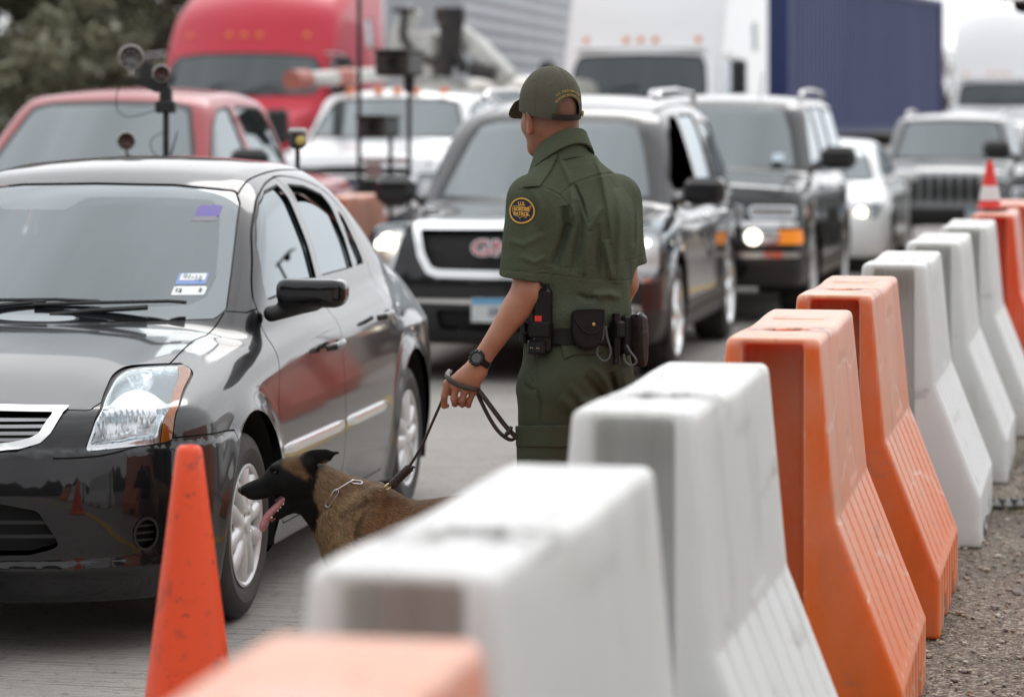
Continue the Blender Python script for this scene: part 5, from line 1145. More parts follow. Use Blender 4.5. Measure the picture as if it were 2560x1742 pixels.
def bare_tree(label, loc, H, seed):
    rng = np.random.default_rng(seed); t = thing('bare_tree', label, 'tree', loc); L = [MB(), MB()]
    def br(p, d, l, r, k):
        q = p+d*l; (L[0] if k > 3 else L[1]).tube([p, p+d*l*.5+rng.normal(0, l*.05, 3), q], [r, r*.85, r*.7], 5, False)
        if k == 0: return
        for _ in range(3):
            e = d+rng.normal(0, .42, 3); e[2] = abs(e[2]); e /= np.linalg.norm(e); br(q, e, l*rng.uniform(.65, .85), r*.62, k-1)
    br(vec(0, 0, 0), vec(0, 0, 1), H*.2, H*.02, 6); m = mat('bare_bark', (.16, .125, .10), .9); L[0].build('trunk', m, t); L[1].build('twigs', m, t); return t
bare_tree('leafless brown tree between the blue container and the far right tractor', (13.3, 86, 0), 6.2, 11)
bare_tree('smaller leafless brown tree just left of the far right tractor', (13.6, 92, 0), 5.6, 12)

BR = dict(cols=((.20, .16, .13), (.36, .30, .25)), leaf=.10, group=None)
tree('winter_tree', 'hazy brown winter tree in the gap right of the blue container', (14.1, 84, 0), 4.1, 1.2, 41, n=5000, **BR)
# ---------------------------------------------------------------- cones, camera masts
def cone(label, loc, H, rb, rt, mt, band=None, rz=0):
    t = thing('traffic_cone', label, 'traffic cone', loc, rz); b = H*.035
    M = MB(); M.box((0, 0, b*.5), (rb*1.35, rb*1.35, b*.5), bev=b*.4); M.build('base', mt if not band else m_rubber, t)
    def seg(z0, z1, off=0, n=10):
        P = [(rb+(rt-rb)*k/n+off, k/n) for k in range(n+1)]; return [(rb+(rt-rb)*((z0+(z1-z0)*k/n)-b)/(H-b)+off, z0+(z1-z0)*k/n) for k in range(n+1)]
    M = MB(); p = [(rb*1.12, b)]+[(rb*1.02, b*1.5)]+seg(b*2, H-.012)+[(rt-.002, H-.004), (rt-.007, H), (rt-.012, H-.003), (rt-.016, H-.02), (rt-.014, H-.2)]
    M.lathe(p, n=64); c = M.build('cone_body', mt, t)
    if band: M = MB(); M.lathe(seg(*band, .0015), n=40); M.build('reflective_band', mat('reflective_white', (.75, .74, .72), .5), t)
    return t
m_cone = mat('cone_orange', (.82, .075, .014), .42, noise=[(4, (.70, .055, .012), .4, .7, (1, 1, .4)), (14, (.40, .05, .02), .54, .70), (34, (.12, .04, .03), .63, .70), (9, (.22, .06, .04), .66, .72, (2.2, 2.2, .6)), (5, (.80, .14, .05), .55, .75, (1, 1, .3))], bump=(30, .08))
S1 = FPX/6.84
cone('tall plain orange cone in the left foreground, standing before the black sedan', ((473-1280)/S1, 6.84, 0), .914, .142, .030, m_cone, rz=.3)
cone('small red cone with a white band, standing on the red-orange barrier at the right', (3.02, 17.95, 1.128), .31, .075, .018, mat('cone_red', (.75, .03, .02), .45), band=(.06, .15))
m_cam = mat('camera_housing', (.035, .033, .032), .5, bump=(20, .1)); m_ring = mat('lamp_steel', (.42, .40, .38), .3, .9)
def at(px, py, D): return pt(px, py, D)
# thin mast
D0 = 24.0
def mast(name, label, px, ytop, D, r=.019, cat='mast'):
    p = at(px, ytop, D); t = thing(name, label, cat, (p[0], D, 0)); M = MB(); M.tube([(0, 0, .02), (0, 0, p[2])], r, 12); M.build('pole', m_trim, t)
    M = MB()
    for k in range(3):
        a = 2*math.pi*k/3+.5; M.tube([(0, 0, .55), (.38*math.cos(a), .38*math.sin(a), .015)], .012, 8); M.tube([(0, 0, .25), (.2*math.cos(a), .2*math.sin(a), .29)], .008, 6)
    M.build('tripod_base', m_trim, t); return t, p
mast('thin_mast', 'thin black pole running up out of the picture beside the camera boxes', 898, -160, D0)
def head(t, c, px0, px1, py0, py1, D, nm='camera_housing', dep=.24, skew=0):
    a, b = at(px0, py0, D)-c, at(px1, py1, D)-c; M = MB(); cx, cz = (a[0]+b[0])/2, (a[2]+b[2])/2; hw, hh = abs(b[0]-a[0])/2, abs(a[2]-b[2])/2
    R = rot('z', -14); M.box((cx, 0, cz), (hw*.92, dep, hh*.86), R, .025); M.box((cx, -.01, cz+hh*.88), (hw*.96, dep+.03, .012), R, .008); o = M.build(nm, m_cam, t)
    G = MB(); G.lathe([(0, 0), (hh*.45, 0), (hh*.5, .012)], c=(cx-.03, -dep-.008, cz), R=rot('x', 90), n=24); G.build('lens', m_void, o); return o
t, p = mast('camera_mast', 'grey camera box on a pole, the higher of the two beside the thin mast', 1023, 180, D0); head(t, vec(p[0], D0, 0), 950, 1046, 124, 196, D0)
M = MB(); q = at(1023, 196, D0)-vec(p[0], D0, 0); M.box((0, 0, q[2]-.03), (.045, .045, .09), bev=.01); M.build('bracket', m_trim, t)
t, p = mast('camera_mast', 'grey camera box on a short pole, the lower of the two beside the thin mast', 976, 330, D0); head(t, vec(p[0], D0, 0), 905, 986, 288, 348, D0)
M = MB(); q = at(900, 402, D0)-vec(p[0], D0, 0); q2 = at(1024, 402, D0)-vec(p[0], D0, 0); M.tube([(q[0], .05, q[2]), (q2[0], .05, q2[2])], .02, 10); M.build('cross_bar', mat('pinkish_tape', (.45, .33, .31), .6), t)
M = MB(); q = at(933, 426, D0)-vec(p[0], D0, 0); M.box((q[0], .1, q[2]), (.068, .05, .055), bev=.006); M.build('junction_box', mat('box_pinkish_grey', (.42, .33, .31), .6), t)
# small sensor lamp behind the sedan
D1 = 14.0; t, p = mast('sensor_post', 'short post with a black sensor head and yellowish lens behind the sedan', 744, 340, D1, .012)
S_ = FPX/D1; M = MB(); M.box((0, 0, p[2]-.02), (.042, .05, .045), bev=.02); h_ = M.build('sensor_head', m_cam, t)
M = MB(); M.box((0, -.005, p[2]+.026), (.042, .055, .012), bev=.008); M.build('sensor_cap', mat('pale_cap', (.50, .52, .52), .4), h_)
M = MB(); M.lathe([(0, .012), (.018, .008), (.024, 0)], c=(.018, -.052, p[2]-.022), R=rot('x', 90), n=16); M.build('lens', mat('yellow_lens', (.65, .50, .15), .3), h_)
# inspection light mast
D2 = 14.0; t, p = mast('light_mast', 'black mast with round steel lamps on a side arm, above the sedan roof', 415, 200, D2, .016); c0 = vec(p[0], D2, 0)
def P2(px, py, dy=0): q = at(px, py, D2)-c0; return (q[0], dy, q[2])
M = MB(); a = P2(415, 268); M.box(a, (.050, .045, .030), bev=.008); M.box(P2(415, 240), (.030, .035, .045), bev=.008); M.build('clamp', m_trim, t)
M = MB(); a, b, c = P2(306, 200), P2(400, 205), P2(400, 232); M.prism([(a[0], a[2]-.006), (a[0], a[2]+.008), (b[0]+.03, b[2]+.014), (c[0]+.03, c[2]), (c[0]-.02, c[2]), (a[0]+.06, a[2]-.014)], .03, R=rot('x', 90)); M.build('side_arm', m_trim, t)
def lamp(px, py, r, nm='round_lamp', tilt=12, red=False):
    c = vec(*P2(px, py, -.02)); R = rot('z', tilt)@rot('x', 90); M = MB()
    M.lathe([(r*.86, .03), (r, .028), (r, .018), (r*.94, .008), (r*.80, -.03), (r*.4, -.05), (0, -.052)], c=c, R=R, n=28); M.lathe([(r*.86, .03), (r*.80, .01), (r*.84, .0)], c=c, R=R, n=28)
    o = M.build(nm, m_ring, t); G = MB(); G.lathe([(0, -.01), (r*.5, -.004), (r*.84, .004)], c=c, R=R, n=24)
    for k in range(6): G.lathe([(0, .015), (r*.14, .012), (r*.17, 0)], c=c+R@vec(r*.5*math.cos(k), r*.5*math.sin(k), 0), R=R, n=10)
    G.build('lamp_face', mat('lamp_face_red', (.14, .06, .05), .4) if red else mat('lamp_face', (.16, .15, .145), .35, .5), o)
    G = MB(); G.tube([tuple(c+vec(0, .03, -r*.9)), tuple(c+vec(0, .03, -r*1.35))], .012, 8); G.build('lamp_foot', m_ring, o); return o
lamp(328, 144, .064); lamp(404, 185, .045, red=True); lamp(316, 352, .046, red=True)
M = MB(); M.tube([P2(316, 375, .03), P2(318, 396, .03), P2(360, 402, .03), P2(412, 402, .02)], .010, 8); M.build('lower_arm', m_trim, t)
for pts in ([(306, 205), (293, 240), (296, 275), (320, 292), (360, 286), (405, 270)], [(410, 330), (385, 345), (378, 365), (392, 388), (408, 392)]):
    M = MB(); M.tube(smooth_line([P2(a, b, -.03) for a, b in pts], 6), .0028, 6); M.build('cable', m_trim, t)
M = MB(); M.tube([P2(425, 395), P2(444, 328)], [.006, .003], 6); M.build('whip_aerial', m_trim, t)
# overhead fitting at the top right corner
t = thing('overhead_camera', 'dark dome under a pale plate at the top right corner', 'camera', (4.3, 22.0, 0)); S_ = FPX/22
def P3(px, py): q = at(px, py, 22.0)-vec(4.3, 22, 0); return vec(q[0], 0, q[2])
M = MB(); M.tube([(0, 0, 0), (0, 0, 2.66)], .05, 12); M.build('post', mat('galvanised', (.4, .41, .42), .4, .7), t)
M = MB(); a = P3(2492, 2); M.box(((a[0]+.1)/2, 0, a[2]), (abs(a[0]-.1)/2, .12, .012), bev=.006); M.build('plate', mat('pale_plate', (.5, .51, .52), .5), t)
M = MB(); a = P3(2560, 8); M.lathe([(.085, 0), (.083, -.03), (.06, -.062), (.03, -.076), (0, -.08)], c=(a[0], 0, a[2]), n=24); M.build('dome', m_void, t)
# orange barrier end seen between the sedan and the crossover
q = at(900, 494, 21.0)
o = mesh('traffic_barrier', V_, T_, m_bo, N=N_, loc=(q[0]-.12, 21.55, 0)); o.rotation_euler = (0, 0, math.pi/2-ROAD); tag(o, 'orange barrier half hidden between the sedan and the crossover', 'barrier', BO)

# torn tyre tread lying on the gravel, steel pins at two barrier feet
q = at(2535, 1268, 7100*1.7/(1268-298.)); B = MB(); V = []; n = 16
rngd = np.random.default_rng(2)
for k in range(n+1):
    x = -.20+.40*k/n; e = .055+.012*math.sin(k*1.3)+rngd.uniform(-.006, .006); V += [(x, -e, .012+.03*abs(x)), (x, -e*.3, .030+.03*abs(x)), (x, e*.4, .030+.03*abs(x)), (x, e, .010+.03*abs(x)), (x, e*.9, .002), (x, -e*.9, .002)]
B.add(V, [(k*6+j, k*6+(j+1) % 6, k*6+6+(j+1) % 6, k*6+6+j) for k in range(n) for j in range(6)]+[tuple(range(6)), tuple(n*6+j for j in range(6))])
for k in range(7): B.box((-.17+.055*k, -.02, .036+.03*abs(-.17+.055*k)), (.008, .030, .006))
o = B.build('tyre_scrap', mat('grey_rubber', (.07, .07, .072), .6, noise=(20, (.15, .15, .15), .5, .7)), angle=30); o.location = (q[0], q[1], 0); o.rotation_euler = (0, 0, .15); tag(o, 'torn strip of grey tyre rubber lying on the gravel at the right edge', 'tyre scrap')
def ring_(px, py, D, r, lab):
    c = at(px, py, D); M = MB(); M.lathe([(r, -.006), (r*1.12, 0), (r, .006), (r*.75, .005), (r*.7, 0), (r*.75, -.005)], R=rot('y', 90)@rot('x', 8), n=28, closed=True); o = M.build('steel_ring', mat('worn_steel', (.35, .35, .35), .35, .9)); o.location = (c[0], c[1], r*1.12); o.rotation_euler = (0, 0, -ROAD); tag(o, lab, 'steel ring', 'steel rings by the barrier feet')
ring_(2353, 1545, 9.65, .042, 'steel ring leaning at the foot of the farther sharp orange barrier')
ring_(2462, 1330, 11.7, .036, 'steel ring leaning at the foot of the white barrier behind the orange ones')
# ---------------------------------------------------------------- the officer (seen from behind, turned a little to the left)
OD = 8.8                                                   # distance; local x = world x, y = depth from OD, z = height
def ox(px, py, y=0.0): s = FPX/(OD+y); return vec((px-1280)/s, y, CAMH-(py-HOR)/s)
TH = math.radians(33); BL_ = vec(-math.cos(TH), -math.sin(TH), 0); BF = vec(-math.sin(TH), math.cos(TH), 0)      # his left, his front
def fr(P, c): Q = P-c; return Q@BL_, Q@BF, Q[:, 2]
def waves(P, seed, sc_, n=7, st=(1, 1, 1)):
    r = np.random.default_rng(seed); o = np.zeros(len(P))
    for _ in range(n):
        k = r.normal(size=3)*sc_*vec(*st); ph = r.uniform(0, 6.28); o += np.sin(P@k+ph+1.3*np.sin(P@(np.roll(k, 1)*.6)+ph*2))
    return o/n
tc_a = spl([.86, .98, 1.06, 1.15, 1.25, 1.38, 1.46, 1.52, 1.56], [.158, .162, .160, .168, .184, .195, .183, .125, .085])
tc_b = spl([.86, .98, 1.06, 1.15, 1.25, 1.38, 1.46, 1.52, 1.56], [.130, .135, .122, .122, .128, .133, .115, .085, .070])
tc_x = spl([.86, 1.06, 1.25, 1.40, 1.52], [.198, .198, .205, .202, .175])
def torso(P, d=0., z0=.9, z1=1.58):
    zc = np.clip(P[:, 2], .84, 1.57); Q = P-np.stack([tc_x(zc), 0*zc, 0*zc], 1); l, f = Q@BL_, Q@BF
    a, b = tc_a(zc)+d, tc_b(zc)+d; k = np.hypot(l/a, f/b); g = (k-1)*np.minimum(a, b)*1.0
    return smax(smax(g, P[:, 2]-z1, .05), z0-P[:, 2], .03)
LS, LE, LW = (.052, -.118, 1.455), (.046, -.135, 1.170), (-.098, -.150, .962)       # left shoulder, elbow, wrist
RS, RE, RW = (.336, .105, 1.455), (.352, .130, 1.185), (.300, .245, .985)
HC = vec(.117, .0, 1.752)
# left hand: knuckles and fingertips as seen in the photo, fingers bent round the leash
K_ = [(-.196, -.158, .897), (-.170, -.166, .886), (-.142, -.168, .877), (-.116, -.160, .873)]
F1 = [(-.206, -.150, .858), (-.177, -.160, .850), (-.152, -.160, .846), (-.130, -.150, .842)]
F2 = [(-.207, -.126, .826), (-.174, -.136, .832), (-.152, -.134, .830), (-.133, -.128, .827)]
F3 = [(-.200, -.108, .824), (-.166, -.116, .846), (-.146, -.114, .846), (-.130, -.110, .846)]
FR = [.0102, .0102, .0098, .0090]
def hand(P, M=None):
    f = capsule(P, LW, (-.140, -.158, .915), .027, .030)
    f = smin(f, capsule(P, (-.108, -.152, .935), K_[0], .022, .013), .018); f = smin(f, capsule(P, (-.105, -.150, .935), K_[1], .020, .013), .015)
    f = smin(f, capsule(P, (-.100, -.150, .935), K_[2], .020, .0125), .015); f = smin(f, capsule(P, (-.098, -.148, .935), K_[3], .018, .012), .015)
    for i in range(4):
        r = FR[i]; g = capsule(P, K_[i], F1[i], r*1.08, r); g = smin(g, capsule(P, F1[i], F2[i], r, r*.94), .004); g = smin(g, capsule(P, F2[i], F3[i], r*.94, r*.84), .004)
        f = smin(f, g, .006)
    t = capsule(P, (-.128, -.138, .925), (-.182, -.112, .892), .016, .0115); t = smin(t, capsule(P, (-.182, -.112, .892), (-.190, -.098, .862), .0115, .0095), .005)
    f = smin(f, t, .010)
    for i in range(4): f = f-.0016*np.exp(-((P-vec(*K_[i]))**2).sum(1)/.009**2)      # knuckles
    return f
def rhand(P):
    c = vec(*RW); f = capsule(P, RW, tuple(c+vec(-.03, .05, -.07)), .026, .030)
    for i in range(4):
        b = c+vec(-.030+.018*(i-1.5)*.9, .055, -.085); m = b+vec(-.010, .022, -.035); e = m+vec(-.018, .004, -.026)
        f = smin(f, smin(capsule(P, tuple(b), tuple(m), .0095, .009), capsule(P, tuple(m), tuple(e), .009, .008), .004), .010)
    m = c+vec(-.045, .040, -.065); return smin(f, capsule(P, tuple(c+vec(-.02, .02, -.03)), tuple(m), .014, .010), .010)
def headf(P):
    l, f, z = fr(P, HC); Q = np.stack([l, f, z+.038], 1)
    g = ellips(Q, (0, -.006, .045), (.078, .098, .104)); g = smin(g, ellips(Q, (0, -.004, -.005), (.070, .084, .07)), .03); g = smin(g, ellips(Q, (0, .022, -.045), (.062, .068, .082)), .04)
    g = smin(g, ellips(Q, (0, .060, -.108), (.034, .032, .026)), .035)                        # chin
    g = smin(g, ellips(Q, (0, .094, -.036), (.012, .019, .026)), .016)                        # nose
    for s in (-1, 1):
        g = smax(g, -ellips(Q, (s*.031, .102, .004), (.017, .016, .013)), .014)               # eye sockets
        g = smin(g, ellips(Q, (s*.031, .086, .003), (.013, .011, .011)), .003)
        g = smin(g, ellips(Q, (s*.040, .056, -.034), (.022, .024, .026)), .02)                # cheek
        R = rot('y', s*14); e = ellips(Q, (s*.082, -.008, -.022), (.010, .019, .034), R); e = smax(e, -ellips(Q, (s*.093, -.003, -.020), (.008, .011, .022)), .006); g = smin(g, e, .010)
        g = smin(g, ellips(Q, (s*.079, -.004, -.052), (.008, .010, .012)), .006)
    g = smin(g, ellips(Q, (0, .088, -.072), (.024, .012, .008)), .008); g = smax(g, -ellips(Q, (0, .099, -.071), (.022, .008, .0016)), .003)
    nk = capsule(P, (.180, -.010, 1.50), (.140, -.006, 1.675), .062, .063); return smin(g, nk, .035)
def skin_f(P):
    f = headf(P); f = smin(f, torso(P, -.030, .85, 1.53), .03)
    f = smin(f, capsule(P, LS, LE, .052, .043), .03); a = capsule(P, LE, LW, .045, .0265)
    t = np.clip(((P-vec(*LE))@(vec(*LW)-vec(*LE)))/((vec(*LW)-vec(*LE))@(vec(*LW)-vec(*LE))), 0, 1); a = a-.0055*np.exp(-((t-.22)/.18)**2)-.002*np.exp(-((t-.95)/.08)**2)
    f = smin(f, a, .02); f = smin(f, hand(P), .012)
    f = smin(f, capsule(P, RS, RE, .052, .043), .03); f = smin(f, capsule(P, RE, RW, .043, .027), .02); f = smin(f, rhand(P), .012)
    for s, x, y in ((1, .125, -.075), (-1, .282, .060)):
        f = smin(f, capsule(P, (x, y, .86), (x, y*.9, .50), .075, .052), .04); f = smin(f, capsule(P, (x, y*.9, .50), (x, y*.8-.02, .12), .050, .036), .02)
        f = smin(f, capsule(P, (x, y*.8-.03, .05), (x-.07, y*.8+.11, .035), .035, .028), .03)
    return f
m_skin, nt_, b_ = nt_mat('skin')
def skin_setup():
    N = nt_.nodes.new; L = nt_.links.new; tc = N('ShaderNodeTexCoord')
    n = N('ShaderNodeTexNoise'); n.inputs['Scale'].default_value = 14; n.inputs['Detail'].default_value = 6; L(tc.outputs['Object'], n.inputs[0])
    at_ = N('ShaderNodeAttribute'); at_.attribute_name = 'tone'
    mx_ = N('ShaderNodeMix'); mx_.data_type = 'RGBA'; mx_.blend_type = 'MULTIPLY'; r = N('ShaderNodeValToRGB'); r.color_ramp.elements[0].position = .35; r.color_ramp.elements[0].color = (.72, .58, .54, 1); r.color_ramp.elements[1].position = .62; r.color_ramp.elements[1].color = (1, 1, 1, 1)
    mx_.inputs['Factor'].default_value = .75; L(n.outputs['Fac'], r.inputs[0]); L(at_.outputs['Color'], mx_.inputs['A']); L(r.outputs[0], mx_.inputs['B']); L(mx_.outputs['Result'], b_.inputs['Base Color'])
    b_.inputs['Roughness'].default_value = .48; b_.inputs['Subsurface Weight'].default_value = .18; b_.inputs['Subsurface Radius'].default_value = (.010, .004, .002); b_.inputs['Subsurface Scale'].default_value = 1.0
    n2 = N('ShaderNodeTexNoise'); n2.inputs['Scale'].default_value = 110; n2.inputs['Detail'].default_value = 4; L(tc.outputs['Object'], n2.inputs[0])
    bp = N('ShaderNodeBump'); bp.inputs['Strength'].default_value = .22; bp.inputs['Distance'].default_value = .003; L(n2.outputs['Fac'], bp.inputs['Height']); L(bp.outputs[0], b_.inputs['Normal'])
skin_setup()
def vcol(o, C_, name='tone'):
    a = o.data.color_attributes.new(name, 'FLOAT_COLOR', 'POINT'); a.data.foreach_set('color', np.concatenate([C_, np.ones((len(C_), 1))], 1).astype(np.float32).ravel())
off = thing('person', 'person in green uniform and cap seen from behind, holding the dog leash', 'person', (.205, OD, 0))
OB = vec(.205, 0, 0)
def oput(name, s, m, parent=None):
    V, N, T = s.pruned(); return mesh(name, V-OB, T, m, parent or off, N)
def omb(b, name, m, parent=None, angle=35):
    b.V = [v-OB for v in b.V]; return b.build(name, m, parent or off, angle=angle)
sk = poly_surf(skin_f, (-.26, -.24, -.0), (.48, .36, 1.89), .0048)
# keep the covered trunk inside the clothes
Vs, Ns, Ts = sk.pruned(); o_skin = mesh('body', Vs-OB, Ts, m_skin, off, Ns)
tone = np.tile(vec(.38, .175, .105), (len(Vs), 1)); l, f_, z_ = fr(Vs, HC)
hair = sstep(-.10, -.05, z_)*sstep(.045, .02, f_); tone = tone*(1-.48*hair[:, None])+vec(.05, .035, .028)*.48*hair[:, None]
tone = tone*(1-.13*sstep(1.5, 1.55, Vs[:, 2])[:, None]); vein = waves(Vs, 41, 55, 8)*.10; tone = tone*(1+vein[:, None]*vec(.7, 1, 1)); hd = sstep(.93, .86, Vs[:, 2])*(Vs[:, 0] < 0); tone *= 1-.10*hd[:, None]*vec(.6, 1, 1)
ear = np.exp(-((np.abs(l)-.085)/.012)**2)*np.exp(-((z_+.065)/.04)**2)*np.exp(-(f_/.03)**2); tone = tone*(1-ear[:, None]*.5)+vec(.45, .12, .075)*ear[:, None]*.5
vcol(o_skin, tone)
# ---- shirt
FOLD = [([(1486, 388), (1504, 437), (1511, 470), (1521, 522), (1528, 580), (1527, 640)], .0075, .011), ([(1435, 459), (1454, 501), (1470, 558)], -.0045, .006), ([(1568, 434), (1585, 494), (1587, 547), (1584, 640)], -.0055, .008),
    ([(1412, 515), (1419, 565), (1405, 612), (1376, 690)], -.014, .016), ([(1430, 470), (1434, 530), (1420, 568)], .009, .012), ([(1472, 558), (1465, 636), (1461, 700)], .007, .012), ([(1504, 515), (1486, 547), (1472, 583)], .006, .010),
    ([(1514, 600), (1522, 654), (1532, 710)], .008, .012), ([(1440, 500), (1452, 560), (1440, 640), (1430, 700)], -.007, .014), ([(1545, 470), (1552, 560), (1546, 660), (1536, 730)], .006, .014), ([(1494, 560), (1497, 640), (1492, 720)], -.006, .010),
    ([(1300, 640), (1335, 655), (1372, 640)], .003, .010), ([(1270, 600), (1310, 612), (1372, 580)], .003, .012), ([(1330, 470), (1352, 520), (1350, 590)], .003, .014), ([(1480, 740), (1520, 735), (1560, 745)], .006, .014), ([(1440, 735), (1470, 748), (1500, 742)], -.005, .010), ([(1398, 395), (1420, 440), (1428, 468)], .004, .010)]
SEAM = [[(1401, 489), (1434, 459), (1470, 447), (1500, 437), (1540, 434), (1580, 432)], [(1298, 476), (1348, 466), (1372, 474), (1401, 489), (1426, 522), (1436, 558)], [(1434, 459), (1454, 501), (1470, 558)], [(1568, 434), (1585, 494), (1587, 547)], [(1458, 700), (1461, 640), (1465, 590)]]
def line_d(P, L):
    """distance in the picture plane to a polyline given in photo pixels (cloth creases on the near side)"""
    s = FPX/(OD+P[:, 1]); x = 1280+P[:, 0]*s; y = HOR+(CAMH-P[:, 2])*s; d = np.full(len(P), 1e9); tt = np.zeros(len(P)); n = len(L)-1
    for i in range(n):
        a, b = vec(*L[i]), vec(*L[i+1]); e = b-a; t = np.clip(((x-a[0])*e[0]+(y-a[1])*e[1])/(e@e), 0, 1); q = np.hypot(x-a[0]-e[0]*t, y-a[1]-e[1]*t)
        tt = np.where(q < d, (i+t)/n, tt); d = np.minimum(d, q)
    return d/806., tt
HEM_L = (vec(.032, -.13, 1.212), vec(-.12, .03, -1)); HEM_L = (HEM_L[0], HEM_L[1]/np.linalg.norm(HEM_L[1]))
HEM_R = (vec(.352, .128, 1.245), vec(.05, .05, -1)/np.linalg.norm(vec(.05, .05, -1)))
def sleeve(P, S, E, hem, d=0.):
    c, n = hem; a = capsule(P, tuple(vec(*S)+vec(0, 0, .0)), tuple(c+n*.1), .066+d, .0755+d); return smax(a, (P-c)@n, .006)
def shirt0(P):
    f = torso(P, .012, 1.035, 1.585); f = smin(f, capsule(P, (.185, -.012, 1.50), (.160, -.006, 1.572), .098, .082), .05)
    f = smin(f, capsule(P, (.175, -.02, 1.515), (.065, -.105, 1.462), .062, .060), .05); f = smin(f, capsule(P, (.19, .0, 1.515), (.322, .095, 1.462), .062, .060), .05)
    f = f-.010*np.exp(-((P[:, 2]-1.10)/.045)**2)                                 # bloused above the belt
    f = f-.012*np.exp(-(((P-vec(.22, -.10, 1.40))/vec(.11, .2, .08))**2).sum(1))      # shoulder blades
    sl = sleeve(P, LS, LE, HEM_L); sr = sleeve(P, RS, RE, HEM_R); return f, smin(sl, sr, .01)
def shirt_f(P):
    f, s = shirt0(P); f = smin(f, s, .032)
    near = sstep(.05, -.02, P[:, 1])
    for L, A, w in FOLD:
        d, t = line_d(P, L); f = f-2.3*A*near*np.exp(-(d/(w*.85))**2)*np.sin(np.clip(t*1.1, 0, 1)*math.pi)**.5*.9
    for L in SEAM:
        d, t = line_d(P, L); f = f+.0015*near*np.exp(-(d/.0032)**2)-.0010*near*np.exp(-((d-.007)/.004)**2)
    low = sstep(1.40, 1.15, P[:, 2])
    f = f-.0060*waves(P, 5, 26, 8, (1.1, 1.1, .38))*(.35+low)-.0012*waves(P, 8, 70, 8, (1, 1, .5))
    for S, E, H in ((LS, LE, HEM_L), (RS, RE, HEM_R)):
        c, n = H; h_ = (P-c)@n; inn = smax(capsule(P, tuple(vec(*S)), tuple(c+n*.1), .054, .0635), -.055-h_, .01); f = smax(f, -inn, .002)
        f = f+.0012*np.exp(-((h_+.026)/.0022)**2)
    return f
m_shirt = mat('olive_uniform_cloth', (.068, .081, .052), .88, spec=.12, noise=[(3, (.078, .091, .060), .4, .65), (300, (.059, .070, .045), .45, .7)], bump=(150, .35, 6))
sh = poly_surf(shirt_f, (-.08, -.26, 1.0), (.48, .24, 1.60), .0045, ne=.0016, lip=1.4)
o_sh = oput('shirt', sh, m_shirt)
def onto(f, p, n):
    p = np.array(p, float); n = np.asarray(n, float)
    for _ in range(12):
        v = f(p); g = grad(f, p, .0008)@n; p = p-n*(v/np.where(np.abs(g) < .2, .2, g))[:, None]*.9
    return p
def near_pt(f, px, py, y0=-.30):
    """first surface point under a photo pixel"""
    y = y0
    for _ in range(600):
        p = ox(px, py, y); v = f(p[None])[0]
        if v < .0004: break
        y += max(v*.5, .0004)
    n = grad(f, p[None], .002)[0]; return p, n/np.linalg.norm(n)
# shoulder strap, collar
def strap(P):
    g, s = shirt0(P); base = smin(g, s, .032); s_ = FPX/(OD+P[:, 1]); x = 1280+P[:, 0]*s_; y = HOR+(CAMH-P[:, 2])*s_
    pg = pgon([(1384, 384), (1396, 387), (1378, 425), (1350, 466), (1306, 469), (1312, 455), (1345, 412)])(x, y)/806.
    return smax(smax(pg, np.abs(base-.004)-.0040, .003), P[:, 1]+.045, .002)
es = poly_surf(strap, (.0, -.22, 1.44), (.20, .05, 1.62), .004, ne=.0012); eo = oput('shoulder_strap', es, m_shirt)
p_, n_ = near_pt(shirt_f, 1373, 396); B = MB(); A_ = frame(p_+n_*.0085, (1, 0, 0), n_)
B.lathe([(0, .002), (.0035, .002), (.006, .003), (.0065, 0), (.0065, -.002)], c=A_[:3, 3], R=A_[:3, :3], n=20); m_btn = mat('dark_button', (.035, .040, .035), .35); omb(B, 'button', m_btn, eo)
def collar(P):
    c = vec(.152, -.004, 1.578); Q = P-c; l, f, z = Q@BL_, Q@BF, Q[:, 2]; rr = np.hypot(l/.96, f); zt = z+f*.55                # tilted down to the front
    top = .040+.010*np.clip(-f/.08, -1, 1); R0 = .071+(.046-zt)*.26; sh_ = np.abs(rr-R0)-.0040; inner = smax(sh_, np.abs(zt-.0)-top, .004)
    outer = smax(smax(np.abs(rr-(R0+.0085+(.04-zt)*.10))-.0042, zt-top+.001, .005), -.020-zt+.012*np.cos(np.arctan2(l, -f)*2), .004)
    return np.minimum(inner, smin(outer, smax(np.abs(rr-R0-.004)-.008, np.abs(zt-top+.002)-.003, .003), .004))
cs = poly_surf(collar, (.02, -.14, 1.47), (.29, .12, 1.70), .0030, ne=.0015); oput('collar', cs, m_shirt)
# ---- sleeve patch
pc, pn = near_pt(shirt_f, 1304, 527); pn = (pn+vec(-.45, -1, .0)*.15); pn /= np.linalg.norm(pn); PM = frame(pc, (math.cos(.6), -math.sin(.6), 0), pn); ex, ey = PM[:3, 0], PM[:3, 1]
ps = poly_surf(shirt_f, tuple(pc-.055), tuple(pc+.055), .0035, ne=.004)
rr_ = lambda V: np.hypot((V-pc)@ex, (V-pc)@ey)-.0395
fc_ = lambda V: -(V-pc)@pn-.03
disc = ps.inside(mx(rr_, fc_)); m_navy = mat('patch_navy', (.010, .013, .040), .7, bump=(300, .1)); m_gold = mat('gold_thread', (.62, .36, .06), .55, spec=.4, bump=(200, .2))
pt_o = oput('sleeve_patch', disc.moved(.0022), m_navy); ring = disc.band(lambda V: rr_(V)+.0022, .0024)[0]
oput('patch_border', ring.moved(.0038), m_gold, pt_o)
def on_patch(V2, up=.0036): P = pc+V2[:, :1]*ex+V2[:, 1:2]*ey; P = onto(shirt_f, P, pn); return P+pn*(up+V2[:, 2:3])-OB
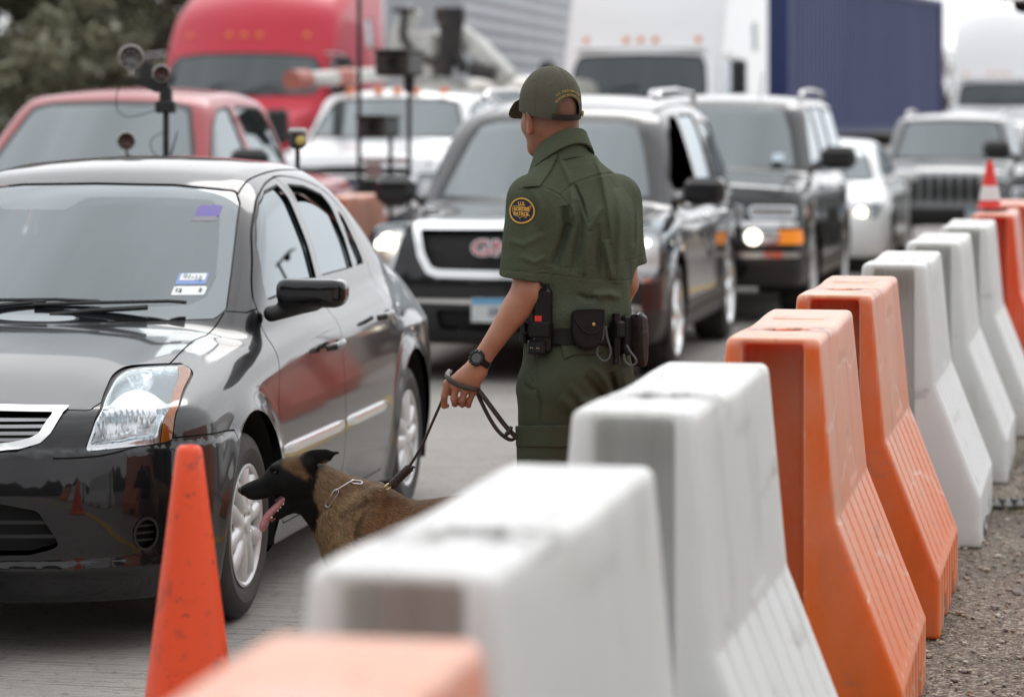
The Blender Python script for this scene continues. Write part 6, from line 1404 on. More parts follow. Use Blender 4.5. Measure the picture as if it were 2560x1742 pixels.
for tx, y, sz_, sp in (('U.S.', .0205, .0155, 1.0), ('BORDER', .0045, .0150, .95), ('PATROL', -.0100, .0150, .95)):
    text_mesh('lettering', tx, sz_, m_gold, pt_o, np.eye(4), depth=.0003, bold=.0007, space=sp, bend=lambda V, y=y: on_patch(V*vec(.93, 1, 1)+vec(0, y, 0)))
usa = [(-.0300, .012), (-.024, .0135), (-.012, .013), (.002, .012), (.010, .010), (.016, .006), (.020, .010), (.026, .014), (.029, .016), (.027, .008), (.022, .002), (.021, -.004), (.018, -.010), (.017, -.017), (.013, -.022), (.011, -.017), (.005, -.0175), (0, -.018), (-.004, -.024), (-.008, -.018), (-.014, -.016), (-.022, -.013), (-.027, -.006), (-.030, .003)]
q = on_patch(np.array([(a, b, 0) for a, b in smooth_line(usa, 2, True)]), .0034)+OB; B = MB(); B.tube([tuple(v) for v in q]+[tuple(q[0])], .00085, 5, False); omb(B, 'map_outline', m_gold, pt_o)
# ---- trousers
def leg(P, a, b, c, r0, r1, r2): return smin(capsule(P, a, b, r0, r1), capsule(P, b, c, r1, r2), .03)
def trous0(P):
    f = torso(P, .006, .845, 1.055)
    f = smin(f, capsule(P, (.155, -.075, .90), (.165, -.050, .86), .115, .110), .04); f = smin(f, capsule(P, (.270, .02, .90), (.270, .03, .86), .100, .100), .04)
    f = smin(f, leg(P, (.122, -.078, .86), (.118, -.068, .50), (.125, -.06, .12), .108, .088, .080), .03)
    f = smin(f, leg(P, (.282, .045, .86), (.285, .052, .50), (.285, .05, .12), .100, .086, .080), .018); return f
TF = [([(1540, 985), (1500, 1000), (1440, 1010)], .007, .012), ([(1545, 995), (1520, 960), (1500, 930), (1470, 905)], .006, .014), ([(1527, 930), (1535, 965), (1545, 1000)], -.012, .010), ([(1400, 990), (1440, 1030), (1480, 1050)], .005, .016), ([(1310, 960), (1330, 975), (1345, 972)], -.003, .006),
    ([(1345, 975), (1352, 1010), (1350, 1066)], -.003, .006), ([(1560, 920), (1566, 970), (1555, 1010)], .006, .012), ([(1460, 940), (1500, 985), (1540, 1020)], -.006, .012), ([(1420, 960), (1470, 1015), (1500, 1060)], .004, .012)]
TS = [[(1313, 866), (1312, 900), (1318, 930), (1337, 962)], [(1345, 905), (1340, 960), (1352, 1010), (1350, 1066)], [(1338, 880), (1346, 960)]]
def trous_f(P):
    f = trous0(P)
    for L, A, w in TF: d, t = line_d(P, L); f = f-2.4*A*sstep(.08, .0, P[:, 1])*np.exp(-(d/w)**2)*np.sin(np.clip(t*1.05, .0, 1)*math.pi)**.5
    for L in TS: d, t = line_d(P, L); f = f+.0022*sstep(.02, -.02, P[:, 1])*np.exp(-(d/.0026)**2)
    f = f-.0045*waves(P, 15, 24, 8, (1, 1, .7))-.0012*waves(P, 18, 60, 8)
    f = smax(f, .09-P[:, 2], .01); return f
m_tr = mat('olive_trouser_cloth', (.052, .060, .039), .9, spec=.1, noise=[(3, (.060, .068, .045), .4, .65), (260, (.045, .052, .034), .45, .7)], bump=(380, .12))
tr = poly_surf(trous_f, (-.04, -.24, .06), (.46, .24, 1.07), .0065, ne=.002, lip=1.4); o_tr = oput('trousers', tr, m_tr)
def cargo(P):
    b = trous0(P); s = FPX/(OD+P[:, 1]); x = 1280+P[:, 0]*s; y = HOR+(CAMH-P[:, 2])*s
    a = pgon([(1290, 1068), (1448, 1068), (1446, 1170), (1292, 1170)])(x, y)/806.; fl = pgon([(1288, 1064), (1450, 1062), (1446, 1100), (1432, 1112), (1408, 1119), (1290, 1116)])(x, y)/806.
    nr = P[:, 1]-.0; return np.minimum(smax(smax(a, np.abs(b-.006)-.006, .006), nr, .004), smax(smax(fl, np.abs(b-.014)-.0035, .003), nr, .004))
cg = poly_surf(cargo, (-.05, -.24, .58), (.24, .02, .78), .005, ne=.0016); oput('cargo_pocket', cg, m_tr)
def bpock(P):
    b = trous0(P); s = FPX/(OD+P[:, 1]); x = 1280+P[:, 0]*s; y = HOR+(CAMH-P[:, 2])*s
    return smax(smax(pgon([(1398, 845), (1512, 845), (1508, 880), (1490, 886), (1440, 886), (1410, 898)])(x, y)/806., np.abs(b-.004)-.0035, .003), P[:, 1]+.0, .004)
oput('pocket_flap', poly_surf(bpock, (.12, -.24, .93), (.31, .02, 1.04), .004, ne=.0014), m_tr)
for x, y in ((.125, -.065), (.295, .045)):
    bf = lambda P, x=x, y=y: smin(smin(capsule(P, (x, y, .25), (x, y, .09), .062, .056), capsule(P, (x-.0, y-.01, .055), (x-.085, y+.13, .045), .050, .042), .03), rbox(P, (x-.045, y+.055, .015), (.055, .135, .014), .01, rot('z', 33)), .012)
    oput('boot', poly_surf(lambda P: smax(bf(P), -P[:, 2], .004), (x-.2, y-.12, -.01), (x+.1, y+.22, .28), .01), mat('boot_leather', (.012, .011, .010), .35))
# ---- cap
def capd(P, d=0.):
    l, f, z = fr(P, HC); Q = np.stack([l, f, z], 1)
    zz = np.clip((z+.05)/.165, 0, 1); tp = 1+.030*sstep(.5, .0, zz)
    g = ellips(Q, (0, -.004, .0), (.0925+d, .1075+d, .112+d)); a = np.arctan2(f, l)
    for k in range(6): g = g+.0022*np.exp(-((np.abs(np.sin((a-k*math.pi/3-math.pi/2)*.5))*.2*np.hypot(l, f)/.1)/.0035)**2)
    g = g-.007*sstep(.01, -.06, z)
    g = g-.0016*waves(P, 31, 40, 7)-.0032*waves(P, 32, 18, 5); return g
BK = -BF; oc = HC+vec(0, 0, -.028)                                       # centre of the rear opening
def caf(V): Q = V-oc; return Q@vec(BK[1], -BK[0], 0), Q[:, 2], Q@BK
m_cap = mat('olive_cap_cloth', (.082, .079, .058), .85, spec=.2, noise=[(5, (.096, .092, .067), .4, .65), (260, (.066, .064, .047), .45, .7)], bump=(420, .12))
cp = poly_surf(capd, (.0, -.13, 1.68), (.24, .13, 1.88), .004, ne=.0014)
lowr = lambda V: -(V[:, 2]-(1.716+.020*((V-HC)@BF)/.1))                    # lower rim
cp = cp.inside(lowr)
def opening(V): u, v, w = caf(V); return np.maximum(np.hypot(u/.0405, np.maximum(v, 0)/.044)-1, -w*50)*.04
cp = cp.outside(opening); o_cap = oput('cap', cp, m_cap); inner = Surf(cp.V-cp.N*.0022, -cp.N, cp.T[:, ::-1]); oput('cap_lining', inner, mat('cap_lining', (.02, .02, .016), .9), o_cap)
rimb = cp.band(lambda V: np.minimum(np.abs(opening(V)), 1)*1.0-.0, .0032)[0]; oput('cap_binding', rimb.moved(.0012), m_cap, o_cap)
st = poly_surf(lambda P: capd(P, -.0005), (.0, -.13, 1.66), (.26, .13, 1.76), .004, ne=.003).inside(lambda V: np.maximum(np.abs(V[:, 2]-(1.7255+.020*((V-HC)@BF)/.1))-.0095, np.abs(caf(V)[0])-.052)); st = st.inside(lambda V: -caf(V)[2])
oput('cap_strap', st.moved(.0022), mat('black_webbing', (.012, .011, .011), .6, bump=(300, .2)), o_cap)
p_, n_ = near_pt(lambda P: capd(P), 1454, 284); B = MB(); A_ = frame(p_+n_*.004, (0, 0, 1), n_); B.box(A_[:3, 3], (.009, .0065, .0022), A_[:3, :3], .0012); omb(B, 'buckle', mat('brass', (.50, .36, .14), .35, .9), o_cap)
B = MB(); tp_ = HC+vec(0, 0, .112)-BF*.004; B.lathe([(0, .005), (.006, .004), (.0095, .0005), (.0095, -.003)], c=tp_, n=24); omb(B, 'cap_button', m_cap, o_cap)
for px, py in ((1334, 200), (1377, 211), (1432, 208)):
    p_, n_ = near_pt(capd, px, py); B = MB(); A_ = frame(p_+n_*.0006, (0, 0, 1), n_); B.lathe([(.0014, .0004), (.0026, .0012), (.0040, .0004)], c=A_[:3, 3], R=A_[:3, :3], n=18); omb(B, 'eyelet', mat('olive_thread', (.10, .085, .035), .7), o_cap)
m_goldt = mat('dull_gold_thread', (.36, .23, .05), .7)
eu = vec(BK[1], -BK[0], 0); eu = eu if eu[0] > 0 else -eu
def arc_text(tx, R, size, span, up=.0012):
    def bend(V):
        a = V[:, 0]/R; r = R+V[:, 1]; P = oc+vec(0, 0, -.004)+np.outer(np.sin(a)*r, eu)+np.outer(np.cos(a)*r, vec(0, 0, 1))
        P = onto(capd, P+BK*.10, BK); return P+BK*(up+V[:, 2:3])-OB
    text_mesh('lettering', tx, size, m_goldt, o_cap, np.eye(4), depth=.0002, bold=.0003, space=span, bend=bend)
arc_text('BORDER PROTECTION', .0535, .0088, 1.18); arc_text('U.S. CUSTOMS AND', .0665, .0088, 1.18)
def bill(P):
    l, f, z = fr(P, HC); zc = .018-.80*np.maximum(f-.085, 0)-3.6*l*l; r = np.hypot(l/.078, (f-.088)/.082)
    return smax(smax(np.abs(z-zc)-.0036, (r-1)*.07, .003), .080-f, .002)*.85
oput('cap_bill', poly_surf(bill, (-.06, -.02, 1.66), (.16, .22, 1.80), .0028, ne=.0016), m_cap, o_cap)
# ---- duty belt and its gear
def gsd(name, A, pts, d, r, m, h=.0035, parent=None, rr=.006):
    """soft-edged pouch: outline pts in the frame A, half depth d"""
    pg = pgon(smooth_line(pts, 3, True)); R = A[:3, :3]; c = A[:3, 3]; e = max(np.abs(np.array(pts)).max(), d)+.02
    def f(P): Q = (P-c)@R; return smax(pg(Q[:, 0], Q[:, 1]), np.abs(Q[:, 2])-d+.05*(np.abs(Q[:, 0])+np.abs(Q[:, 1]*.6)), r)-.0006*waves(P, 77, 120, 6)
    return oput(name, poly_surf(f, c-e, c+e, h, ne=.0016), m, parent)
m_lea = mat('duty_nylon', (.007, .0065, .0065), .6, spec=.25, bump=(260, .25)); m_blk = mat('black_plastic', (.006, .006, .007), .32, spec=.35); m_gun = mat('brown_black_leather', (.013, .008, .007), .42, spec=.3, bump=(60, .2)); m_snap = mat('brass_snap', (.62, .48, .22), .25, .95)
def beltf(P):
    b = torso(P, .016, .9, 1.2); zc = 1.037-.02*(P[:, 0]-.2); return smax(np.abs(b)-.0055, np.abs(P[:, 2]-zc)-.0255, .003)
o_belt = oput('belt', poly_surf(beltf, (-.02, -.22, .99), (.43, .22, 1.09), .005, ne=.002), m_lea)
def gear(name, px, py, w, h, d, m, bev=.006, yaw=None, parent=None, out=.0, roll=0, inset=0.):
    """box whose centre lies under a photo pixel on the belt line; w,h,d half sizes"""
    p, n = near_pt(lambda P: torso(P, .02, .8, 1.3), px, py); n = vec(n[0], n[1], 0); n /= np.linalg.norm(n); A = frame(p+n*(d+out), (-n[1], n[0], 0), n); R = A[:3, :3]
    if roll: R = R@rot('z', roll)
    B = MB(); B.box(A[:3, 3], (w, h, d), R, bev); return omb(B, name, m, parent or off), A[:3, 3], R, n
S8 = 1/806.8
# radio in its carrier
r_, c_, R_, n_ = gear('radio', 1362, 800, .029, .098, .017, m_blk, .010)
B = MB(); B.tube([tuple(c_+R_@vec(-.012, .09, 0)), tuple(c_+R_@vec(-.014, .125, 0))], .008, 12); B.tube([tuple(c_+R_@vec(.016, .09, .0)), tuple(c_+R_@vec(.016, .112, .0))], .007, 12); omb(B, 'radio_knob', m_blk, r_)
B = MB(); B.box(c_+R_@vec(-.008, .004, .0175), (.0115, .011, .001), R_, .0005); omb(B, 'red_label', mat('label_red', (.65, .03, .02), .4), r_)
for k in range(4): B = MB(); B.box(c_+R_@vec(-.018+.012*k, .052, .0172), (.0012, .030, .0012), R_, .0006); omb(B, 'grip_rib', m_blk, r_)
o2, c2, R2, n2 = gear('radio_carrier', 1360, 822, .034, .025, .023, m_lea, .006); o3, c3, R3, n3 = gear('charger_base', 1354, 866, .030, .022, .020, m_blk, .006)
for dx in (-.016, -.009, .006, .013): B = MB(); B.lathe([(0, .0012), (.0018, .001), (.0022, 0)], c=c3+R3@vec(dx, -.002, .0203), R=R3, n=12); omb(B, 'contact', m_snap, o3)
B = MB(); q0 = c2+R2@vec(-.048, .012, .002); B.tube([tuple(q0+R2@vec(*v)) for v in ((-.007, .014, 0), (-.007, -.020, 0), (0, -.026, 0), (.007, -.020, 0), (.007, .014, 0), (0, .020, 0), (-.007, .014, 0))], .0032, 8, False); omb(B, 'snap_hook', m_blk)
gear('belt_keeper', 1318, 832, .014, .030, .010, m_lea, .005)
for py in (797, 820):
    p, n = near_pt(beltf, 1412, py); B = MB(); A = frame(p, (1, 0, 0), n); B.lathe([(0, .003), (.005, .0025), (.0062, 0)], c=A[:3, 3], R=A[:3, :3], n=18); omb(B, 'belt_snap', m_blk, o_belt)
# handcuff pouch
_p, _n = near_pt(lambda P: torso(P, .02, .8, 1.3), 1463, 822); _n = vec(_n[0], _n[1], 0); _n /= np.linalg.norm(_n); A4 = frame(_p+_n*.017, (-_n[1], _n[0], 0), _n); c4, R4 = A4[:3, 3], A4[:3, :3]
o4 = gsd('cuff_pouch', A4, [(-.044, .056), (0, .060), (.044, .056), (.050, .010), (.046, -.036), (.024, -.058), (-.012, -.061), (-.038, -.045), (-.050, -.004)], .021, .014, m_lea)
fl_ = [(-.047, .048), (-.040, .060), (.040, .060), (.047, .050), (.046, .020), (.036, .000), (.018, -.010), (.004, -.012), (-.014, -.006), (-.034, .014), (-.046, .034)]
B = MB(); B.prism(smooth_line(fl_, 3, True), .0032, c=c4+R4@vec(0, 0, .0185), R=R4); fo = omb(B, 'pouch_flap', m_lea, o4)
e_ = [tuple(c4+R4@vec(a, b, .0215)) for a, b in smooth_line(fl_, 3, True)]; B = MB(); B.tube(e_+[e_[0]], .0024, 6, False); omb(B, 'flap_piping', m_lea, o4)
B = MB(); B.lathe([(0, .0035), (.0045, .003), (.0062, .001), (.0065, 0)], c=c4+R4@vec(.014, .016, .0215), R=R4, n=20); omb(B, 'snap', m_snap, o4)
# flashlight, pouches, loops, holster, key holder
p, n = near_pt(lambda P: torso(P, .02, .8, 1.3), 1530, 840); c = p+n*.020; B = MB()
def tb(c, prof): B.lathe([(0, prof[0][1])]+prof+[(0, prof[-1][1])], c=c, n=24)
tb(vec(c[0], c[1], 0), [(.014, 1.106), (.0145, 1.10), (.0145, 1.062), (.0125, 1.056), (.0125, .995), (.0105, .985), (.0105, .962), (.0115, .958), (.0115, .950)])
fo = omb(B, 'flashlight', m_blk); gear('flashlight_holder', 1530, 822, .017, .026, .022, m_lea, .006)
_p, _n = near_pt(lambda P: torso(P, .02, .8, 1.3), 1551, 836); _n = vec(_n[0], _n[1], 0); _n /= np.linalg.norm(_n); gsd('magazine_pouch', frame(_p+_n*.016, (-_n[1], _n[0], 0), _n), [(-.017, .054), (0, .057), (.017, .054), (.020, 0), (.018, -.056), (-.016, -.058), (-.019, 0)], .019, .008, m_lea)
p, n = near_pt(lambda P: torso(P, .02, .8, 1.3), 1563, 840); n = vec(n[0], n[1], 0)/np.linalg.norm(n[:2]); A = frame(p+n*.034+vec(.010, 0, 0), (-n[1], n[0], 0), n)
gsd('holster', A, [(-.020, .060), (.004, .066), (.026, .060), (.033, .02), (.036, -.03), (.032, -.084), (.012, -.092), (-.008, -.086), (-.020, -.03)], .024, .012, m_gun)
B = MB(); B.tube([tuple(A[:3, 3]+A[:3, :3]@vec(a, b, .004)) for a, b in ((-.020, .064), (.0, .070), (.026, .064))], .006, 8); omb(B, 'holster_rim', m_blk)
def loop(name, pts, y, r=.0034):
    B = MB(); B.tube([tuple(v) for v in smooth_line([ox(a, b, y) for a, b in pts], 6)], r, 8); omb(B, name, mat('grey_rubber_loop', (.07, .07, .075), .45))
ly = near_pt(lambda P: torso(P, .02, .8, 1.3), 1510, 850)[0][1]-.036
loop('rubber_loop', [(1510, 815), (1507, 845), (1495, 865), (1494, 888), (1510, 902), (1524, 893), (1526, 872), (1518, 845), (1514, 815)], ly)
loop('rubber_loop', [(1566, 862), (1576, 880), (1588, 895), (1590, 908), (1575, 913), (1562, 902), (1560, 885)], ly+.0)
p = ox(1598, 850, A[1, 3]); B = MB(); B.box(p+vec(.002, 0, 0), (.012, .010, .030), bev=.006); kh = omb(B, 'key_holder', m_blk)
B = MB(); B.tube([tuple(v) for v in smooth_line([ox(a, b, A[1, 3]-.0) for a, b in ((1588, 818), (1594, 812), (1600, 818), (1598, 832))], 4)], .0028, 8); omb(B, 'key_ring', m_chrome, kh)
fc0 = p+vec(.003, -.0108, .002)
for k in range(7): B = MB(); B.box(fc0+vec(0, 0, .0075-.0025*k), (.0065, .0006, .00125)); omb(B, 'flag_stripe', mat('flag_red', (.5, .05, .05), .5) if k % 2 == 0 else mat('flag_white', (.6, .6, .6), .5), kh)
B = MB(); B.box(fc0+vec(-.003, -.0009, .005), (.0035, .0004, .0036)); omb(B, 'flag_canton', mat('flag_blue', (.05, .09, .30), .5), kh)
# ---- wrist watch
LWv, LEv = vec(*LW), vec(*LE); ax_ = (LWv-LEv)/np.linalg.norm(LWv-LEv); wc = LWv-ax_*.004; wn = vec(-.42, -.88, .10); wn = wn-ax_*(wn@ax_); wn /= np.linalg.norm(wn); side = np.cross(ax_, wn)
B = MB(); ring_ = [];
for k in range(37):
    a = 2*math.pi*k/36; ring_.append(wc+(wn*math.cos(a)+side*math.sin(a))*.0315)
for k in range(36):
    a, b = ring_[k], ring_[k+1]; o_ = (a+b)/2-wc; o_ /= np.linalg.norm(o_); B.box((a+b)/2, (.0030, .0115-.002*min(1, abs(math.sin(math.pi*k/36))), .0022), np.stack([(b-a)/np.linalg.norm(b-a), ax_, np.cross((b-a)/np.linalg.norm(b-a), ax_)], 1), .001)
wo = omb(B, 'watch', m_blk); WR = np.stack([side, ax_, np.cross(side, ax_)], 1); wf = WR[:, 2] if WR[:, 2]@wn > 0 else -WR[:, 2]; WR = frame(wc+wn*.033, tuple(side), tuple(wn)); 
B = MB(); B.lathe([(0, .0065), (.0165, .0065), (.0175, .0095), (.0215, .0090), (.0240, .005), (.0245, -.001), (.0225, -.006)], c=WR[:3, 3], R=WR[:3, :3], n=40); omb(B, 'watch_case', m_blk, wo)
for k in range(12): B = MB(); a = k*math.pi/6; B.box(WR[:3, 3]+WR[:3, :3]@vec(.0235*math.cos(a), .0235*math.sin(a), .004), (.0028, .0032, .0042), WR[:3, :3]@rot('z', math.degrees(a)), .001); omb(B, 'bezel_lug', m_blk, wo)
B = MB(); B.lathe([(0, .0072), (.0150, .0070)], c=WR[:3, 3], R=WR[:3, :3], n=32); omb(B, 'watch_face', mat('lcd_grey', (.05, .055, .055), .25), wo)
B = MB(); B.box(WR[:3, 3]+WR[:3, :3]@vec(-.001, .0265, .001), (.006, .003, .002), WR[:3, :3], .001); omb(B, 'orange_mark', mat('watch_orange', (.6, .28, .03), .5), wo)
# ---------------------------------------------------------------- the dog (facing left, mouth open)
DD = 8.75
def dx(X, Y, y=0.0): s = FPX/(DD+y); return vec((480+X/2.874-1280)/s, y, CAMH-(1050+Y/2.874-HOR)/s)
DB = vec(-.36, 0, 0)
def dogf(P, jaw=True):
    x, y, z = P[:, 0], P[:, 1], P[:, 2]; a = np.abs(y)
    Q = P.copy(); Q[:, 1] = y-.12*np.maximum(x+.45, 0)                            # the rump swings a little away
    f = ellips(Q, (-.432, 0, .420), (.150, .098, .150)); f = smin(f, ellips(Q, (-.25, 0, .420), (.19, .100, .104)), .04); f = smin(f, ellips(Q, (-.08, 0, .436), (.170, .088, .104)), .06)
    f = smin(f, ellips(Q, (-.535, 0, .40), (.045, .058, .100)), .05)             # fore chest
    # neck and throat
    f = smin(f, capsule(Q, (-.475, 0, .495), (-.625, 0, .590), .088, .062), .05); f = smin(f, capsule(Q, (-.56, 0, .455), (-.655, 0, .555), .055, .040), .04)
    for s in (-1, 1):
        R = rot('y', 28); f = smin(f, ellips(Q, (-.455, s*.070, .47), (.042, .034, .115), R), .03)         # shoulder blades
        f = smin(f, ellips(Q, (-.50, s*.075, .36), (.045, .035, .075)), .03)
    # head
    h = ellips(P, (-.672, 0, .606), (.068, .050, .056)); h = smin(h, ellips(P, (-.715, 0, .590), (.045, .036, .046)), .03)
    h = smin(h, capsule(P, (-.735, 0, .582), (-.812, 0, .556), .0335, .0205), .022); h = smin(h, ellips(P, (-.80, 0, .567), (.030, .0185, .014), rot('y', -18)), .012)
    h = smin(h, ellips(P, (-.828, 0, .5575), (.013, .0135, .0125)), .006)         # nose pad
    for s in (-1, 1):
        h = smin(h, ellips(P, (-.765, s*.016, .551), (.052, .014, .018), rot('y', -14)), .010)             # lips
        h = smin(h, ellips(P, (-.672, s*.040, .582), (.036, .016, .030)), .02)                             # cheek
        h = smin(h, ellips(P, (-.724, s*.026, .630), (.020, .012, .010)), .012)                            # brow
        h = smax(h, -ellips(P, (-.7255, s*.0375, .6165), (.010, .008, .0065)), .004)
    h = smin(h, capsule(P, (-.662, 0, .528), (-.738, 0, .472), .029, .0150), .018) if jaw else h          # lower jaw
    m = ellips(P, (-.764, 0, .514), (.066, .0160, .021), rot('y', -33)); h = smax(h, -m, .006)
    f = smin(f, h, .03)
    for s in (-1, 1):                                                                                      # folded-back ears
        A, B_ = vec(-.628, s*.036, .652-(s > 0)*.030), vec(-.600, .044, .618) if s > 0 else vec(-.548, s*.052, .677); t = np.clip(((P-A)@(B_-A))/((B_-A)@(B_-A)), -.05, 1.1)
        c = A+(B_-A)*t[:, None]; d = P-c; w = .0215*np.clip(1.45-t, 0, 1.1)*sstep(1.12, .80, t)+.004; e = np.hypot(d[:, 2]/w, d[:, 1]/.0065)
        g = (e-1)*.0065; g = np.maximum(g, np.linalg.norm(P-(A+B_)/2, axis=1)-.060); f = smin(f, g, .010)
        f = smin(f, capsule(P, (-.655, s*.028, .640), (-.622, s*.036, .640), .022, .020), .015)
    # legs
    for s in (-1, 1):
        o = s*.075
        f = smin(f, capsule(Q, (-.50, o, .36), (-.455, o, .29), .045, .034), .04); f = smin(f, capsule(Q, (-.455, o, .29), (-.490, o, .13), .030, .019), .02)
        f = smin(f, capsule(Q, (-.490, o, .13), (-.505, o, .035), .018, .016), .01); f = smin(f, ellips(Q, (-.520, o, .022), (.040, .026, .020)), .012)
        f = smin(f, capsule(Q, (-.01, o, .40), (-.07, o, .27), .070, .045), .05); f = smin(f, capsule(Q, (-.07, o, .27), (.055, o, .165), .036, .020), .02)
        f = smin(f, capsule(Q, (.055, o, .165), (.035, o, .035), .018, .015), .01); f = smin(f, ellips(Q, (.020, o, .022), (.040, .026, .020)), .012)
    f = smin(f, smin(capsule(Q, (.09, 0, .47), (.16, 0, .33), .028, .022), capsule(Q, (.16, 0, .33), (.19, 0, .18), .022, .010), .02), .03)
    return f
def lineX(P, L):
    s = FPX/(DD+P[:, 1]); X = (1280+P[:, 0]*s-480)*2.874; Y = (HOR+(CAMH-P[:, 2])*s-1050)*2.874; d = np.full(len(P), 1e9)
    for i in range(len(L)-1):
        a, b = vec(*L[i]), vec(*L[i+1]); e = b-a; t = np.clip(((X-a[0])*e[0]+(Y-a[1])*e[1])/(e@e), 0, 1); d = np.minimum(d, np.hypot(X-a[0]-e[0]*t, Y-a[1]-e[1]*t))
    return d*.000429
def dog_f(P):
    f = dogf(P); nr = sstep(.02, -.02, P[:, 1])
    for L, A, w in (([(1290, 590), (1215, 660), (1165, 760), (1140, 900)], -.010, .012), ([(1250, 560), (1175, 660), (1125, 760), (1120, 900)], .009, .014), ([(1230, 590), (1120, 640), (1060, 690)], -.007, .014), ([(975, 610), (920, 660), (900, 700)], -.008, .010), ([(1050, 520), (960, 640)], .004, .02), ([(1330, 520), (1420, 540), (1480, 570)], .004, .02), ([(900, 330), (870, 450), (850, 560)], -.004, .014)):
        f = f-A*nr*np.exp(-(lineX(P, L)/w)**2)
    return f
dog = thing('dog', 'black-masked tan shepherd dog on a leash with its tongue hanging out', 'dog', (DB[0], DD, 0))
def dput(name, s, m, parent=None): V, N, T = s.pruned(); return mesh(name, V-DB, T, m, parent or dog, N)
def dmb(b, name, m, parent=None, angle=35): b.V = [v-DB for v in b.V]; return b.build(name, m, parent or dog, angle=angle)
ds = poly_surf(dog_f, (-.86, -.17, -.01), (.24, .24, .72), .0055, ne=.002); dV, dN, dT = ds.pruned()
def coat(P, rng=None):
    s = FPX/(DD+P[:, 1]); X = (1280+P[:, 0]*s-480)*2.874; Y = (HOR+(CAMH-P[:, 2])*s-1050)*2.874
    wv = waves(P, 3, 60, 8)*.5+waves(P, 4, 150, 6)*.5
    tan, red, sable, blk, pale = vec(.255, .168, .095), vec(.185, .098, .048), vec(.060, .034, .018), vec(.0045, .004, .0038), vec(.40, .29, .17)
    r = sstep(1000, 1500, X)*.75+.2*sstep(700, 900, Y); c = tan[None]*(1-r[:, None])+red*r[:, None]
    topb = sstep(.10, .0, (.565-.06*sstep(-.45, -.2, P[:, 0]))-P[:, 2]); k = np.clip(topb*.35+.25*wv, 0, .6); c = c*(1-k[:, None])+sable*k[:, None]
    d = lineX(P, [(1265, 600), (1190, 680), (1140, 790), (1130, 900)]); k = .5*np.exp(-(d/.010)**2); c = c*(1-k[:, None])+pale*k[:, None]
    d = lineX(P, [(1300, 600), (1225, 670), (1175, 780), (1160, 900)]); k = .6*np.exp(-(d/.008)**2); c = c*(1-k[:, None])+sable*k[:, None]
    d = lineX(P, [(1240, 590), (1120, 650), (1070, 700)]); k = .55*np.exp(-(d/.008)**2); c = c*(1-k[:, None])+sable*k[:, None]
    d = lineX(P, [(1150, 540), (1040, 620), (1000, 660)]); k = .45*np.exp(-(d/.015)**2); c = c*(1-k[:, None])+pale*k[:, None]
    m = -pgon([(300, 400), (480, 330), (545, 250), (660, 225), (790, 250), (850, 180), (1100, 180), (1100, 260), (1000, 300), (945, 300), (905, 380), (880, 440), (870, 520), (905, 640), (900, 760), (850, 780), (600, 820), (300, 820)])(X, Y)
    k = sstep(-14, 22, m+18*wv); c = c*(1-k[:, None])+blk*k[:, None]
    t = -pgon([(650, 270), (720, 255), (780, 275), (800, 330), (840, 400), (820, 430), (760, 400), (700, 370), (640, 330)])(X, Y); k2 = sstep(-20, 25, t+14*wv)*.8
    c = c*(1-k2[:, None])+vec(.15, .085, .04)*k2[:, None]
    return c
m_dog, dn_, db_ = nt_mat('dog_coat'); a_ = dn_.nodes.new('ShaderNodeAttribute'); a_.attribute_name = 'tone'; dn_.links.new(a_.outputs['Color'], db_.inputs['Base Color']); db_.inputs['Roughness'].default_value = .62; db_.inputs['Specular IOR Level'].default_value = .15
o_dog = mesh('body', dV-DB, dT, m_dog, dog, dN); vcol(o_dog, coat(dV)*.8)
# short coat: fine hairs lying back along the body
rng = np.random.default_rng(9); tri = dV[dT]; ar = np.linalg.norm(np.cross(tri[:, 1]-tri[:, 0], tri[:, 2]-tri[:, 0]), axis=1)
vis = (tri[:, :, 1].mean(1) < .06)*(tri[:, :, 2].mean(1) > .30)*(tri[:, :, 0].mean(1) < .02); pr = ar*(vis+.04); pr /= pr.sum(); NH = 110000
ti = rng.choice(len(dT), NH, p=pr); u, v = rng.random((2, NH)); fl = u+v > 1; u[fl], v[fl] = 1-u[fl], 1-v[fl]
hp_ = tri[ti, 0]+(tri[ti, 1]-tri[ti, 0])*u[:, None]+(tri[ti, 2]-tri[ti, 0])*v[:, None]; hn = dN[dT[ti]].mean(1)
flow = np.tile(vec(1, 0, -.25), (NH, 1)); nk = sstep(-.46, -.60, hp_[:, 0]); flow = flow*(1-nk[:, None])+vec(.65, 0, -.75)*nk[:, None]; fc2 = sstep(-.66, -.72, hp_[:, 0]); flow = flow*(1-fc2[:, None])+vec(1, 0, .15)*fc2[:, None]
flow = flow+rng.normal(0, .16, (NH, 3)); flow -= hn*(flow*hn).sum(1)[:, None]; flow /= np.linalg.norm(flow, axis=1)[:, None]
ln = np.where(hp_[:, 0] < -.69, .0035, np.where(hp_[:, 0] < -.62, .007, np.where(hp_[:, 0] < -.46, .020, .013)))*rng.uniform(.6, 1.25, NH); ln = np.where((hp_[:, 2] > .640), .0035, ln)
mouth = (np.abs(hp_[:, 1]) < .018)*(hp_[:, 0] < -.70)*(hp_[:, 2] < .55)*(hp_[:, 2] > .48); ln = ln*(1-mouth*.8)
tip = hp_+flow*ln[:, None]+hn*(ln*rng.uniform(.12, .38, NH))[:, None]; sdv = np.cross(flow, hn)*(.00055+.00035*rng.random(NH))[:, None]
HV = np.stack([hp_-sdv-hn*.0005, hp_+sdv-hn*.0005, tip], 1).reshape(-1, 3); HF = np.arange(NH*3).reshape(-1, 3); hc = coat(hp_)*np.where(rng.random((NH, 1)) < .22, rng.uniform(.2, .5, (NH, 1)), rng.uniform(.7, 1.7, (NH, 1))); tc_ = hc*1.35
